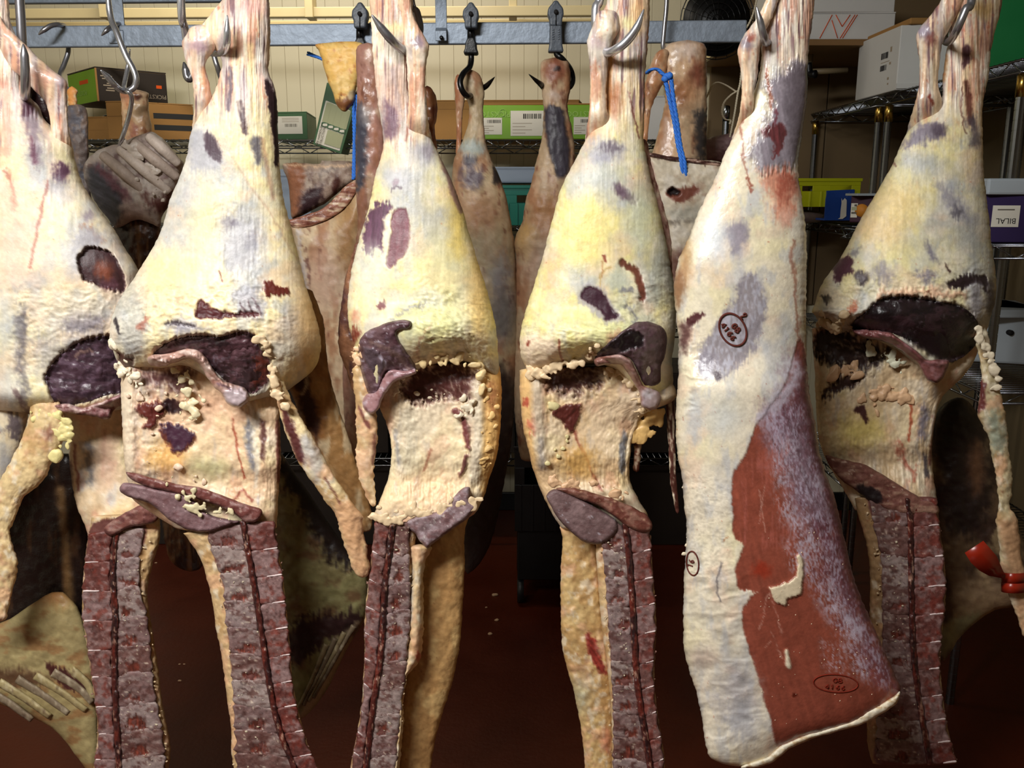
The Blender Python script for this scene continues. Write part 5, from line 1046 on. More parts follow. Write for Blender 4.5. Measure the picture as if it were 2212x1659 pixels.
bp.p([(1627, 588), (1646, 607), (1656, 663), (1646, 721), (1614, 777), (1568, 809), (1536, 819), (1506, 793), (1516, 744), (1542, 708), (1581, 653), (1607, 604)], (.54, .51, .57), 6, .9, 9, st=(110, .12, 7)).f([(1627, 588), (1656, 663), (1614, 777), (1536, 819), (1506, 793), (1581, 653)], (.72, .72, .77), 10, .7, (5, 14), .1).e(1530, 780, 22, 20, (.46, .42, .50), soft=10, a=.7, wp=9).e(1548, 812, 9, 9, (.34, .27, .32), soft=4, a=.9)
bp.p([(1484, 690), (1500, 678), (1522, 676), (1512, 690), (1490, 705)], (.30, .14, .16), 3, .95, 5).p([(1468, 700), (1500, 690), (1480, 760), (1470, 760)], (.30, .17, .17), 6, .8).e(1480, 560, 12, 60, (.62, .46, .30), soft=10, a=.8).e(1465, 620, 14, 40, (.50, .33, .20), soft=8, a=.8)  # brown and dark patches paint the shading in the left-hand fold
bp.l([(1712, 520), (1716, 600), (1722, 700), (1728, 780)], 4, (.62, .30, .20), 5, .75, 6).e(1500, 900, 14, 60, (.70, .72, .74), soft=10, a=.7).e(1560, 900, 40, 40, (.76, .78, .78), soft=24, a=.6)
bp.p([(1724, 740), (1740, 760), (1752, 880), (1775, 985), (1806, 1080), (1828, 1171), (1850, 1264), (1880, 1338), (1914, 1413), (1960, 1490), (1935, 1530), (1869, 1565), (1749, 1598), (1684, 1618), (1662, 1544), (1632, 1450), (1610, 1376), (1602, 1324), (1630, 1282), (1636, 1279), (1595, 1272), (1591, 1223), (1606, 1178), (1587, 1163), (1582, 1115), (1583, 1040), (1588, 1011), (1611, 982), (1627, 933), (1653, 891), (1698, 826)], REDM, 2.5, 1, 4, h=-.0014, st=(75, .10, 9))
bp.p([(1722, 760), (1744, 800), (1775, 985), (1828, 1171), (1870, 1320), (1930, 1440), (1955, 1490), (1900, 1470), (1850, 1380), (1790, 1260), (1740, 1130), (1700, 1000), (1650, 905), (1690, 850)], (.40, .24, .30), 26, .85, 16, st=(72, .2, 6))
bp.p([(1715, 770), (1728, 800), (1700, 870), (1650, 915), (1640, 900), (1690, 830)], (.80, .78, .84), 10, .85, 10).p([(1655, 900), (1720, 890), (1760, 985), (1790, 1100), (1740, 1120), (1700, 1040), (1660, 960)], (.58, .50, .62), 22, .6, 20, st=(60, .4, 5))
bp.f([(1650, 900), (1740, 880), (1790, 1080), (1850, 1300), (1930, 1450), (1880, 1480), (1780, 1330), (1720, 1200), (1690, 1050)], (.74, .70, .78), 18, .75, th=.1).f([(1600, 1010), (1700, 930), (1720, 1200), (1600, 1180)], (.70, .40, .36), 10, .5, (3, 40), .15)
bp.l([(1742, 820), (1770, 985), (1822, 1171), (1870, 1330)], 8, (.30, .13, .18), 8, .8, 6)
for k, (x, y) in enumerate(((1690, 1020), (1700, 1100), (1735, 1150), (1760, 1180), (1720, 1200), (1780, 1230), (1800, 1300), (1840, 1360), (1760, 1060), (1710, 980), (1850, 1430), (1800, 1420))):
    bp.f([(x-26, y-34), (x+14, y-28), (x+28, y+36), (x-12, y+32)], (.76, .72, .78), 16, .8)
for x0, y0, x1, y1 in ((1640, 1060, 1652, 1150), (1652, 1050, 1640, 1130), (1660, 1280, 1640, 1360), (1662, 1280, 1690, 1370), (1665, 1360, 1690, 1420), (1668, 1385, 1650, 1398)):
    bp.l([(x0, y0), (x1, y1)], 1.0, (.86, .70, .64), 1.6, .7, 3)
bp.p([(1662, 1271), (1690, 1262), (1719, 1245), (1723, 1204), (1734, 1208), (1732, 1279), (1704, 1294), (1697, 1309), (1675, 1297)], (.86, .80, .68), 2, 1, 4, h=.005).p([(1696, 1408), (1702, 1404), (1708, 1440), (1704, 1444), (1698, 1436)], (.88, .84, .74), 2, 1, 2, h=.003)
bp.e(1646, 1230, 20, 16, (.66, .18, .09), soft=8, a=.9).e(1715, 1502, 7, 5, (.30, .10, .06), soft=2, a=.9).l([(1560, 1215), (1548, 1260), (1555, 1300)], 2, (.36, .34, .36), 2, .8).l([(1572, 1160), (1562, 1170)], 2, (.7, .4, .2), 2, .8)
bp.e(1590, 1500, 40, 60, (.66, .66, .70), soft=26, a=.7, wp=16).e(1600, 1560, 36, 40, (.60, .63, .68), soft=20, a=.6, wp=14).e(1520, 1420, 30, 20, (.72, .64, .58), soft=14, a=.7).e(1500, 1330, 16, 60, (.84, .80, .70), soft=10, a=.6)
bp.rg([(1460, 1180), (1600, 1200), (1640, 1480), (1680, 1620), (1520, 1650), (1460, 1400)], .0016, 34, 30).rg([(1460, 1000), (1580, 1030), (1590, 1250), (1470, 1250)], .0006, 8, 26).rg([(1470, 700), (1520, 680), (1500, 900), (1465, 900)], .002, 18, 24)
bp.alt = (shankpaint(330, (.90, .82, .70)), 120)
body5 = Limb([(-60, 1670, 1765), (0, 1656, 1760), (42, 1648, 1755), (81, 1645, 1750), (120, 1645, 1746), (150, 1642, 1744), (195, 1630, 1744), (244, 1612, 1740), (277, 1594, 1735), (342, 1562, 1725), (374, 1550, 1725), (423, 1526, 1731), (465, 1506, 1738), (521, 1484, 1742), (560, 1466, 1743), (614, 1456, 1742), (695, 1463, 1741), (760, 1466, 1742), (842, 1463, 1748, 0, .074), (890, 1460, 1757, 0, .073), (988, 1465, 1774, 0, .071), (1034, 1474, 1788, 0, .070), (1077, 1476, 1803, 0, .069), (1133, 1483, 1817, 0, .067), (1171, 1482, 1826, 0, .066), (1264, 1477, 1850, 0, .064), (1338, 1476, 1880, 0, .060), (1413, 1480, 1914, 0, .056), (1460, 1492, 1935, 0, .053), (1490, 1503, 1945, 0, .051), (1521, 1510, 1928, 0, .049), (1559, 1518, 1869, 0, .046), (1592, 1522, 1752, 0, .042), (1614, 1526, 1700, 0, .038), (1640, 1540, 1664, 0, .03), (1656, 1575, 1615, 0, .02)], Y, bp, ratio=.55, pw=.75, jit=2, cap=(4, 8)).build('outer_side', c5, 'silk', step=2.6)
tp = shankpaint(323).e(1612, 95, 14, 16, (.55, .50, .58), soft=8, a=.9).e(1622, 80, 8, 8, (.66, .28, .22), soft=5, a=.8)
Limb([(-30, 1660, 1690), (0, 1653, 1682), (42, 1633, 1666), (81, 1604, 1648), (107, 1594, 1642), (125, 1595, 1640), (146, 1599, 1638), (170, 1601, 1636), (195, 1602, 1630), (220, 1600, 1628), (244, 1597, 1626), (277, 1588, 1622), (320, 1575, 1615)], Y-.02, tp, ratio=.8, sb=(100, .055)).build('tendon', c5, 'silk')
slab('cut_rim', [(1684, 1612), (1697, 1606), (1749, 1584), (1830, 1560), (1880, 1532), (1925, 1508), (1943, 1494), (1936, 1520), (1900, 1545), (1860, 1566), (1800, 1582), (1749, 1598), (1705, 1618), (1664, 1650), (1604, 1660), (1610, 1650), (1655, 1636)], Y-.022, Paint((.88, .84, .74), ((TAN, 20, 8, .2, .2, .6), (WHITE, 14, 6, .1, .2, .6)), seed=324, lump=.003), c5, bulge=.008, R=7, back=.03, step=2.6, mat='fat')
fringe('edge_lumps', [(1470, 1050), (1480, 1060), (1488, 1130), (1480, 1200)], 10, 4.0, Y-.01, c5, 325, spread=3)
def surf(px, py, B, lift=.0012): return P3(px, py, float(np.ravel(B.front(np.array([px]), np.array([py])))[0])-lift)
def stamp(cx, cy, rx, ry, ang, rows, mt, wd, parent, B, tang, hgt=14, wid=9):
    """oval inspection stamp drawn as thin ink lines lying on the surface"""
    ca, sa = math.cos(math.radians(ang)), math.sin(math.radians(ang))
    ring = [(cx+rx*math.cos(t)*ca-ry*math.sin(t)*sa, cy+rx*math.cos(t)*sa+ry*math.sin(t)*ca) for t in np.linspace(0, 2*math.pi, 48)]
    st = thing_part('stamp_ring', [surf(x, y, B) for x, y in ring], wd, mt, parent)
    G = {'G': [[(1, .8), (.6, 1), (.1, .75), (.1, .25), (.6, 0), (1, .25), (1, .5), (.6, .5)]], 'B': [[(.1, 0), (.1, 1), (.75, .9), (.75, .6), (.1, .52), (.9, .45), (.9, .1), (.1, 0)]],
         '4': [[(.75, 0), (.75, 1), (.05, .35), (1, .35)]], '1': [[(.5, 0), (.5, 1), (.2, .75)]], '6': [[(.85, .95), (.3, .7), (.1, .3), (.5, 0), (.9, .28), (.5, .52), (.12, .3)]], '2': [[(.1, .8), (.5, 1), (.9, .75), (.1, 0), (.95, .02)]]}
    ta = math.radians(tang)
    for (txt, ox, oy) in rows:
        for i, ch in enumerate(txt):
            for s in G[ch]:
                pts = []
                for (u, v) in s:
                    lx = ox+i*(wid+3.5)+u*wid; ly = oy-v*hgt
                    pts.append((cx+lx*math.cos(ta)-ly*math.sin(ta), cy+lx*math.sin(ta)+ly*math.cos(ta)))
                thing_part('stamp_mark', [surf(x, y, B) for x, y in pts], wd*.9, mt, parent)
def thing_part(name, pts, wd, mt, parent):
    return tube(name, pts, wd, mt, parent, seg=5, k=2)
stamp(1583, 712, 37, 27, 62, (('GB', -8, -2), ('4166', -24, 16)), 'stampink', .0015, c5, body5, 52, 11, 8)
thing_part('stamp_mark', [surf(x, y, body5) for x, y in ((1604, 690), (1600, 684), (1611, 682), (1612, 678), (1608, 677), (1606, 680))], .0012, 'stampink', c5)
stamp(1496, 1217, 26, 13, 84, (('16', -9, 2),), 'stampink', .0012, c5, body5, -72, 12, 6)
stamp(1805, 1476, 48, 19, 4, (('GB', -6, -2), ('4166', -22, 13)), 'stampred', .0010, c5, body5, 4, 9, 8)
# droplets of fat frost on the bare muscle
rs = np.random.RandomState(5); it = []
for k in range(70):
    y = rs.uniform(1150, 1580); x = 1640+rs.rand()*(230+.2*(y-1150)); it.append((x, y, rs.uniform(.8, 2.2), rs.uniform(.8, 2.4)))
it = [q for q in it if q[0] < np.interp(q[1], [1133, 1264, 1413, 1500, 1560, 1600], [1800, 1835, 1890, 1910, 1850, 1740])]
lumps('fat_droplets', it, lambda x, y: body5.front(x, y)-.0002, c5, (.86, .78, .72), seed=5, merge=False)

# ------------------------------------------------------------------ carcass 6 (right, black opening)
Y = 1.50
c6 = thing('carcass_side', 'carcass side with a large black opening, at the right end of the row', 'carcass', P3(1970, 1655, Y), GRP)
sp_ = shankpaint(422, (.85, .76, .60)).p([(2082, 100), (2098, 96), (2096, 130), (2084, 150), (2078, 130)], (.30, .18, .20), 4, .95).l([(2088, 180), (2094, 230), (2096, 262)], 8, (.33, .16, .13), 4, .95).e(2100, 265, 10, 16, (.34, .28, .34), soft=5, a=.9).e(2105, 300, 10, 24, (.34, .30, .36), soft=6, a=.8).p([(2130, 110), (2142, 120), (2138, 170), (2126, 190), (2124, 140)], WHITE, 4, .9).l([(2110, 130), (2114, 200)], 6, (.66, .44, .32), 5, .8).l([(2078, 190), (2080, 260), (2086, 290)], 2, (.34, .20, .18), 2, .8).e(2120, 20, 22, 18, (.72, .58, .36), soft=10, a=.8).l([(2040, 120), (2036, 170)], 8, (.62, .42, .22), 5, .8)
SH = [(-70, 2060, 2170), (-30, 2050, 2170), (0, 2040, 2166), (40, 2046, 2158), (75, 2050, 2148), (100, 2046, 2142), (130, 2041, 2139), (173, 2036, 2134), (212, 2034, 2125), (293, 2034, 2125), (340, 2040, 2124), (380, 2050, 2120)]
tp = shankpaint(423, (.86, .76, .62)).e(1998, 72, 18, 14, (.58, .54, .66), soft=7, a=.9).e(2012, 84, 10, 14, (.55, .28, .24), soft=6, a=.8).p([(2005, 205), (2012, 205), (2016, 228), (2012, 232)], (.55, .20, .14), 2.5, .9)
Limb([(-60, 2050, 2110), (-20, 2036, 2100), (0, 2032, 2086), (36, 2008, 2066), (68, 1982, 2048), (98, 1980, 2035), (130, 1986, 2030), (163, 1986, 2027), (179, 1985, 2026), (212, 1979, 2033), (240, 1971, 2036), (270, 1962, 2044), (310, 1955, 2050)], Y-.02, tp, ratio=.75, sb=(100, .055)).build('tendon', c6, 'silk')
lp = legpaint((.86, .81, .60), 402)
lp.p([(1952, 318), (1968, 285), (1995, 268), (2020, 264), (2042, 280), (2040, 298), (2010, 300), (1990, 312)], (.48, .44, .54), 6, .95, 7).e(2028, 280, 16, 14, (.32, .25, .33), soft=6, a=.85).e(1990, 350, 40, 22, (.68, .70, .72), soft=14, a=.7).p([(2030, 400), (2060, 415), (2090, 450), (2110, 480), (2090, 490), (2060, 450), (2035, 425)], (.52, .52, .60), 10, .85, 9).e(2070, 462, 14, 10, (.33, .32, .38), soft=5, a=.85, wp=7).e(2105, 520, 16, 50, (.62, .63, .62), soft=14, a=.7).e(1930, 440, 50, 40, (.92, .80, .54), soft=26, a=.7).e(1900, 500, 50, 30, (.91, .78, .56), soft=22, a=.7)
lp.p([(1798, 572), (1815, 560), (1838, 558), (1846, 570), (1838, 590), (1822, 596), (1812, 612), (1803, 606)], (.26, .13, .18), 4, .95, 8, h=-.003).e(1860, 598, 16, 12, (.30, .25, .30), soft=5, a=.9, wp=6, h=.003).p([(1830, 550), (1850, 540), (1862, 530), (1850, 556)], (.45, .42, .46), 4, .7).e(1905, 590, 22, 20, (.52, .50, .58), soft=12, a=.8, wp=10).e(2000, 596, 26, 9, (.48, .46, .56), soft=7, a=.85, wp=9).p([(2000, 525), (2010, 530), (2024, 560), (2016, 562), (2004, 545)], (.42, .40, .50), 5, .85, 6)
lp.p([(2042, 614), (2060, 604), (2080, 596), (2110, 594), (2132, 604), (2138, 640), (2124, 618), (2100, 612), (2085, 622), (2060, 622)], (.14, .09, .11), 3.5, .95, 7, h=-.004).p([(2096, 616), (2118, 614), (2124, 660), (2112, 690), (2098, 670)], (.54, .54, .58), 7, .9, 7).l([(2044, 570), (2052, 590)], 3, (.20, .10, .10), 2, .9).e(2140, 640, 10, 40, (.30, .27, .28), soft=6, a=.85)
lp.p([(1772, 640), (1790, 636), (1800, 650), (1784, 656)], (.10, .07, .08), 3, .95).p([(1830, 668), (1844, 652), (1854, 660), (1848, 676), (1834, 682)], (.70, .24, .12), 3.5, .9, 7).l([(1900, 640), (1960, 630), (2030, 632), (2080, 640)], 7, (.86, .66, .54), 7, .85, 8, .004).e(1820, 650, 30, 20, (.88, .82, .68), soft=12, a=.8).l([(2000, 628), (2010, 634), (2014, 644)], 2, (.36, .16, .10), 2, .9).l([(1920, 350), (1935, 358)], 2, (.4, .2, .2), 2, .8)
M6 = [(1838, 706), (1877, 667), (1909, 645), (1958, 641), (2023, 651), (2062, 658), (2095, 674), (2112, 702), (2112, 736), (2090, 764), (2062, 780), (2049, 782), (2007, 768), (1968, 738), (1926, 720), (1877, 716)]
lp.p(M6, (.12, .08, .09), 5, 1, 3, h=-.016)
lp.fibh = .0004; lp.shank(sp_, 255)
lp.rg([(1760, 600), (1900, 600), (2140, 560), (2140, 700), (1900, 650), (1820, 740), (1760, 700)], .0018, 15, 30).rg([(1760, 600), (1900, 600), (2140, 560), (2140, 700), (1900, 650), (1820, 740), (1760, 700)], .0007, 6, 30)
leg6 = Limb([q for q in SH if q[0] < 225]+[q for q in [(230, 1978, 2122), (260, 1968, 2122), (293, 1955, 2123), (316, 1945, 2124), (358, 1926, 2124), (417, 1893, 2130), (472, 1860, 2137), (534, 1828, 2143), (562, 1812, 2147), (607, 1779, 2152), (646, 1763, 2151), (682, 1754, 2142, 0, .106), (720, 1758, 2135, .008, .094), (762, 1768, 2124, .03, .066)] if q[0] > 270], Y, lp, ratio=.62, pw=.8, cap=(12, 14), wb=[(1755, 700), (1790, 706), (1810, 726), (1830, 706), (1845, 722), (1890, 735), (1940, 760), (1990, 800), (2030, 816), (2060, 792), (2100, 762), (2125, 740)]).build('leg', c6, 'fat', step=2.6)
cp = cavpaint(425, (.80, .70, .56))
cp.e(1900, 900, 100, 120, (.78, .68, .52), soft=60, a=.5, h=-.03).p([(1756, 715), (1800, 710), (1850, 730), (1920, 770), (1860, 800), (1800, 790), (1760, 760)], (.16, .10, .10), 9, .95, 12, h=-.014).p([(1776, 850), (1800, 822), (1850, 808), (1866, 815), (1840, 835), (1800, 850), (1780, 862)], (.18, .10, .10), 5, .95, 8, h=-.008).e(1860, 930, 50, 32, (.78, .70, .40), soft=20, a=.85, wp=8).p([(1842, 885), (1856, 874), (1870, 878), (1876, 905), (1868, 914), (1858, 900)], (.24, .12, .12), 3, .95, 6).l([(1966, 868), (1968, 910), (1964, 950)], 3.5, (.70, .27, .14), 2.5, .95, 3).p([(1990, 880), (2002, 875), (2004, 920), (1992, 948), (1984, 930)], (.42, .40, .48), 6, .9, 6).p([(1996, 980), (2006, 985), (2008, 1030), (1998, 1030)], (.28, .24, .28), 4, .9).l([(1945, 960), (1960, 1000), (1975, 1025)], 8, (.62, .20, .13), 7, .75, 9).l([(2018, 900), (2010, 1000)], 5, (.40, .15, .13), 4, .8).l([(2000, 960), (2010, 940), (2024, 880)], 5, WHITE, 5, .7)  # topmost dark patch paints the shadow in the gap below the leg
web(cp, 1800, WEB[1800], (.70, .66, .62))
cav6 = Limb([(700, 1752, 2120, .045, .05), (760, 1757, 2112, .035, .058), (809, 1760, 2085, .026, .06), (858, 1762, 2036, .02, .06), (907, 1764, 2020, .016, .06), (960, 1772, 2014, .014, .06), (1000, 1788, 2014, .03, .058), (1040, 1812, 2018, .025, .055), (1080, 1835, 2024, .02, .05), (1110, 1850, 2025, .02, .045)], Y, cp, pw=.5).build('belly_wall', c6, 'fat', step=2.6)
mp = Paint((.13, .09, .10), (((.24, .16, .18), 40, 14, .1, .2, .7), ((.07, .05, .06), 30, 16, .2, .2, .8), ((.40, .34, .38), 30, 5, .5, .1, .5)), seed=427, lump=.004, lsc=24).l([(1960, 720), (2000, 700), (2040, 690)], 2, (.46, .40, .44), 3, .6, 8).l([(1990, 740), (2030, 716)], 2, (.40, .34, .38), 3, .6, 8)
slab('inner_muscle', [(1838, 706), (1877, 667), (1909, 645), (1958, 641), (2023, 651), (2062, 658), (2095, 674), (2112, 702), (2112, 736), (2090, 764), (2062, 780), (2049, 782), (2007, 768), (1968, 738), (1926, 720), (1877, 716)], leg6.front, mp, c6, bulge=.004, R=18, back=.03, lift=.001, step=2.8)
slab('muscle_dome', [(1930, 700), (1970, 665), (2030, 662), (2085, 690), (2100, 725), (2070, 762), (2020, 755), (1975, 730)], lambda x, y: leg6.front(x, y)+.008, Paint((.12, .08, .09), (((.22, .15, .17), 40, 12, .1, .2, .7),), seed=4271, lump=.003), c6, bulge=.014, R=40, back=.01, step=3, jit=3)
slab('pelvic_bone', [(1840, 712), (1858, 712), (1893, 713), (1926, 720), (1952, 738), (1984, 762), (2004, 778), (2030, 776), (2050, 780), (2046, 800), (2036, 818), (2020, 828), (2000, 818), (1990, 800), (1978, 782), (1950, 760), (1920, 742), (1890, 733), (1858, 728)], lambda x, y: leg6.front(x, y)-.006, Paint((.48, .30, .29), (((.62, .46, .48), 16, 9, .15, .2, .6), ((.36, .18, .18), 14, 8, .3, .2, .6)), seed=428, lump=.002), c6, bulge=.013, R=9, back=.03, step=2.6, mat='silk')
fringe('fat_fringe', [(1770, 690), (1790, 700), (1808, 715), (1815, 690), (1834, 700)], 30, 8.1, lambda x, y: leg6.front(x, y)-.003, c6, 429, col=(.86, .78, .64), spread=6)
fringe('fat_clusters', [(1880, 755), (1905, 765), (1930, 775), (1940, 795), (1925, 760)], 35, 6.0, lambda x, y: cav6.front(x, y)-.015, c6, 430, col=(.88, .86, .80), spread=7)
fringe('fat_lobes', [(1800, 805), (1820, 800), (1835, 790), (1850, 805), (1800, 815)], 11, 11.1, lambda x, y: cav6.front(x, y)-.004, c6, 431, col=(.86, .72, .58), spread=8)
fringe('fat_folds', [(1850, 860), (1890, 850), (1930, 850), (1960, 860), (1880, 880)], 27, 8.1, lambda x, y: cav6.front(x, y)-.002, c6, 432, col=(.84, .72, .58), spread=7)
fp = fatpaint(433, (.72, .66, .52)).p([(2116, 810), (2130, 830), (2128, 880), (2112, 892)], (.32, .12, .12), 4, .9).p([(2130, 900), (2160, 890), (2176, 960), (2150, 980)], (.52, .56, .50), 8, .8, 8).p([(2152, 1120), (2215, 1120), (2215, 1400), (2165, 1180)], (.70, .54, .40), 8, .9)
Limb([(690, 2092, 2122, .03), (720, 2102, 2134, .02), (760, 2112, 2140, .01), (809, 2119, 2152), (850, 2116, 2162), (897, 2112, 2172), (940, 2132, 2177), (980, 2142, 2181), (1020, 2150, 2186), (1060, 2154, 2186), (1100, 2156, 2184), (1116, 2152, 2196), (1150, 2153, 2202), (1200, 2160, 2206), (1235, 2162, 2214), (1280, 2176, 2226), (1330, 2196, 2240), (1380, 2210, 2250)], Y-.045, fp, ratio=.7, jit=3).build('flank', c6, 'fat')
fringe('flank_lumps', [(2112, 706), (2125, 740), (2135, 765), (2140, 780), (2148, 800), (2152, 830)], 35, 8.1, Y-.062, c6, 434, col=(.88, .84, .74), spread=4)
slab('rib_wall', [(2020, 900), (2080, 860), (2130, 930), (2165, 1050), (2215, 1180), (2235, 1290), (2190, 1310), (2140, 1322), (2080, 1370), (2030, 1425), (2015, 1250), (2010, 1050)], Y+.16, Paint((.36, .28, .20), (((.16, .10, .08), 50, 60, .0, .3, .8), ((.60, .52, .38), 40, 40, .25, .2, .7)), seed=435, lump=.004).e(2130, 1290, 60, 40, (.62, .52, .40), soft=24, a=.8).p([(2030, 870), (2120, 900), (2140, 1100), (2060, 1160), (2030, 1000)], (.10, .06, .05), 16, .95, 12).e(2110, 1010, 16, 60, (.50, .34, .22), soft=12, a=.6).p([(2030, 1360), (2090, 1330), (2120, 1330), (2060, 1390), (2032, 1425)], (.56, .56, .42), 6, .8), c6, bulge=.03, R=60, back=.02, step=4, mat='fat')
slab('loin_cut', [(1782, 985), (1810, 990), (1870, 1005), (1930, 1040), (1990, 1075), (2020, 1085), (2026, 1110), (1990, 1112), (1940, 1110), (1890, 1090), (1850, 1060), (1810, 1030)], Y-.035, Paint((.46, .30, .26), (((.62, .50, .42), 26, 8, .1, .2, .7), ((.34, .18, .16), 16, 8, .25, .2, .6), ((.80, .72, .64), 12, 4, .5, .1, .7)), seed=436, lump=.003).p([(1850, 1050), (1885, 1052), (1905, 1075), (1895, 1092), (1862, 1075)], (.10, .07, .08), 4, .95), c6, bulge=.010, R=9, back=.03, step=2.8, mat='bone')
spine(c6, [(1845, 1070), (1852, 1110), (1869, 1163), (1880, 1227), (1878, 1338), (1880, 1430), (1876, 1500), (1872, 1562), (1876, 1637), (1886, 1655)],
      [(1880, 1090), (1896, 1163), (1906, 1208), (1908, 1338), (1908, 1430), (1902, 1500), (1896, 1562), (1898, 1655)],
      [(1960, 1080), (1966, 1103), (1968, 1208), (1969, 1301), (1973, 1413), (1984, 1506), (2010, 1655)],
      [(2022, 1040), (2025, 1103), (2040, 1208), (2044, 1283), (2034, 1376), (2030, 1450), (2037, 1506), (2048, 1581), (2070, 1655)],
      [1082, 1138, 1205, 1269, 1330, 1390, 1448, 1506, 1558, 1606, 1650], -4, Y-.005, 440, fatcol=(.60, .48, .34))
tpz = thing('tape_band', 'red-orange plastic tape wrapped around the hanging flank end at right', 'tape', P3(2180, 1270, Y-.06))
def ribbon(name, rows, mt, parent, th=.0006):
    V = []; n = len(rows)
    for a, b_ in rows: V += [list(a), list(b_)]
    q = [[2*i, 2*i+1, 2*i+3, 2*i+2] for i in range(n-1)]
    o = mk(name, V, q, None, None, mt, parent); m = o.modifiers.new('s', 'SOLIDIFY'); m.thickness = th; return o
Yt = Y-.085
ribbon('loose_end', [(P3(2084, 1194, Yt-.03), P3(2124, 1168, Yt-.03)), (P3(2097, 1215, Yt-.028), P3(2138, 1184, Yt-.034)), (P3(2115, 1232, Yt-.02), P3(2152, 1200, Yt-.03)), (P3(2135, 1243, Yt-.012), P3(2160, 1218, Yt-.022)), (P3(2150, 1246, Yt-.006), P3(2166, 1232, Yt-.012)), (P3(2170, 1250, Yt), P3(2172, 1242, Yt))], 'tape', tpz)
for y0, y1 in ((1234, 1257), (1256, 1278)):
    rows = []
    for t in np.linspace(-1.75, 1.75, 13):
        x = 2192+30*math.sin(t); yy = Y-.045-.035*math.cos(t); d = 5*math.cos(t)
        rows.append((P3(x, y0+d, yy), P3(x, y1+d-1, yy)))
    ribbon('wrap', rows, 'tape', tpz)

# ------------------------------------------------------------------ carcass 1 (left edge)
Y = 1.53
c1 = thing('carcass_side', 'carcass side with an oval dark hole, cut off by the left edge', 'carcass', P3(200, 1660, Y), GRP)
sp_ = shankpaint(522, (.93, .82, .70)).p([(45, 215), (66, 215), (84, 250), (92, 320), (86, 360), (72, 350), (58, 290)], (.50, .42, .50), 8, .85, 8).p([(52, 225), (64, 222), (72, 240), (60, 255), (50, 250)], (.33, .20, .26), 4, .9).l([(66, 300), (76, 350)], 6, (.36, .18, .26), 5, .9).l([(10, 180), (18, 260), (14, 330)], 12, (.86, .60, .52), 10, .8).l([(14, 370), (26, 400), (30, 450)], 6, (.66, .26, .20), 5, .8, 6).l([(100, 280), (106, 320)], 6, (.74, .66, .62), 5, .8)
SH = [(-60, -110, 20), (40, -110, 22), (100, -112, 40), (150, -115, 48), (195, -118, 52), (228, -120, 82), (260, -120, 98), (283, -122, 107), (332, -124, 114), (380, -126, 118)]
tp = shankpaint(523, (.91, .78, .64)).e(132, 178, 14, 14, (.66, .58, .64), soft=8, a=.8).e(90, 165, 24, 20, (.86, .66, .58), soft=12, a=.7).l([(130, 250), (134, 300), (150, 340)], 4, (.76, .42, .30), 5, .8)
Limb([(30, -20, 0), (49, -30, 8), (70, -30, 28), (91, -10, 50), (124, 10, 83), (153, 30, 116), (176, 58, 144), (195, 74, 145), (212, 92, 145), (247, 106, 146), (280, 110, 149), (309, 112, 154), (345, 112, 162), (380, 116, 172)], Y-.03, tp, ratio=.6, sb=(100, .055)).build('tendon', c1, 'silk')
Limb([(185, 60, 100), (240, 66, 110), (300, 80, 112)], Y+.03, Paint((.20, .11, .12), seed=524), ratio=.6).build('inner_tendon', c1, 'meat')
lp = legpaint((.91, .84, .70), 502)
lp.e(133, 372, 16, 22, (.32, .20, .28), soft=6, a=.95, wp=7).e(122, 400, 18, 14, SLATE, soft=9, a=.7).l([(104, 390), (90, 450), (76, 520), (68, 580)], 3.5, (.58, .20, .16), 3, .85, 4).e(20, 500, 60, 110, (.91, .76, .68), soft=40, a=.7).l([(174, 490), (200, 500), (225, 520)], 6, (.70, .46, .30), 6, .8, 8).e(190, 520, 40, 24, (.60, .60, .66), soft=12, a=.85, wp=8).e(160, 560, 22, 40, (.66, .68, .74), soft=14, a=.8).e(130, 420, 26, 24, (.74, .75, .78), soft=14, a=.7).e(190, 468, 14, 10, (.55, .48, .56), soft=6, a=.8)
lp.p([(168, 560), (178, 540), (196, 532), (232, 542), (258, 570), (271, 610), (266, 632), (240, 624), (215, 618), (185, 606), (172, 585)], (.22, .12, .13), 3, 1, 5, h=-.010, st=(60, .2, 4)).e(225, 585, 16, 22, (.55, .25, .14), ang=-20, soft=9, a=.9, wp=6).e(238, 616, 18, 12, (.36, .22, .26), soft=7, a=.8)
lp.e(180, 700, 50, 22, (.50, .47, .54), soft=10, a=.85, wp=10).p([(36, 690), (56, 665), (60, 720), (52, 800), (62, 860), (50, 860), (38, 780)], (.36, .34, .40), 8, .8, 9).e(110, 760, 40, 40, (.62, .60, .60), soft=20, a=.7, wp=12).e(150, 660, 70, 26, (.90, .84, .72), soft=20, a=.7).l([(30, 840), (50, 880), (60, 900)], 6, (.34, .24, .26), 5, .8, 6).e(10, 700, 24, 60, (.70, .72, .74), soft=20, a=.6)
M1 = [(98, 812), (130, 768), (179, 736), (234, 726), (280, 740), (290, 800), (275, 842), (228, 854), (179, 870), (124, 873), (106, 838)]
lp.p(M1, (.20, .13, .16), 5, 1, 3, h=-.014)
lp.fibh = .0004; lp.shank(sp_, 292)
lp.rg([(20, 620), (280, 620), (290, 740), (120, 780), (60, 860), (20, 800)], .0018, 15, 30).rg([(20, 620), (280, 620), (290, 740), (120, 780), (60, 860), (20, 800)], .0007, 6, 30)
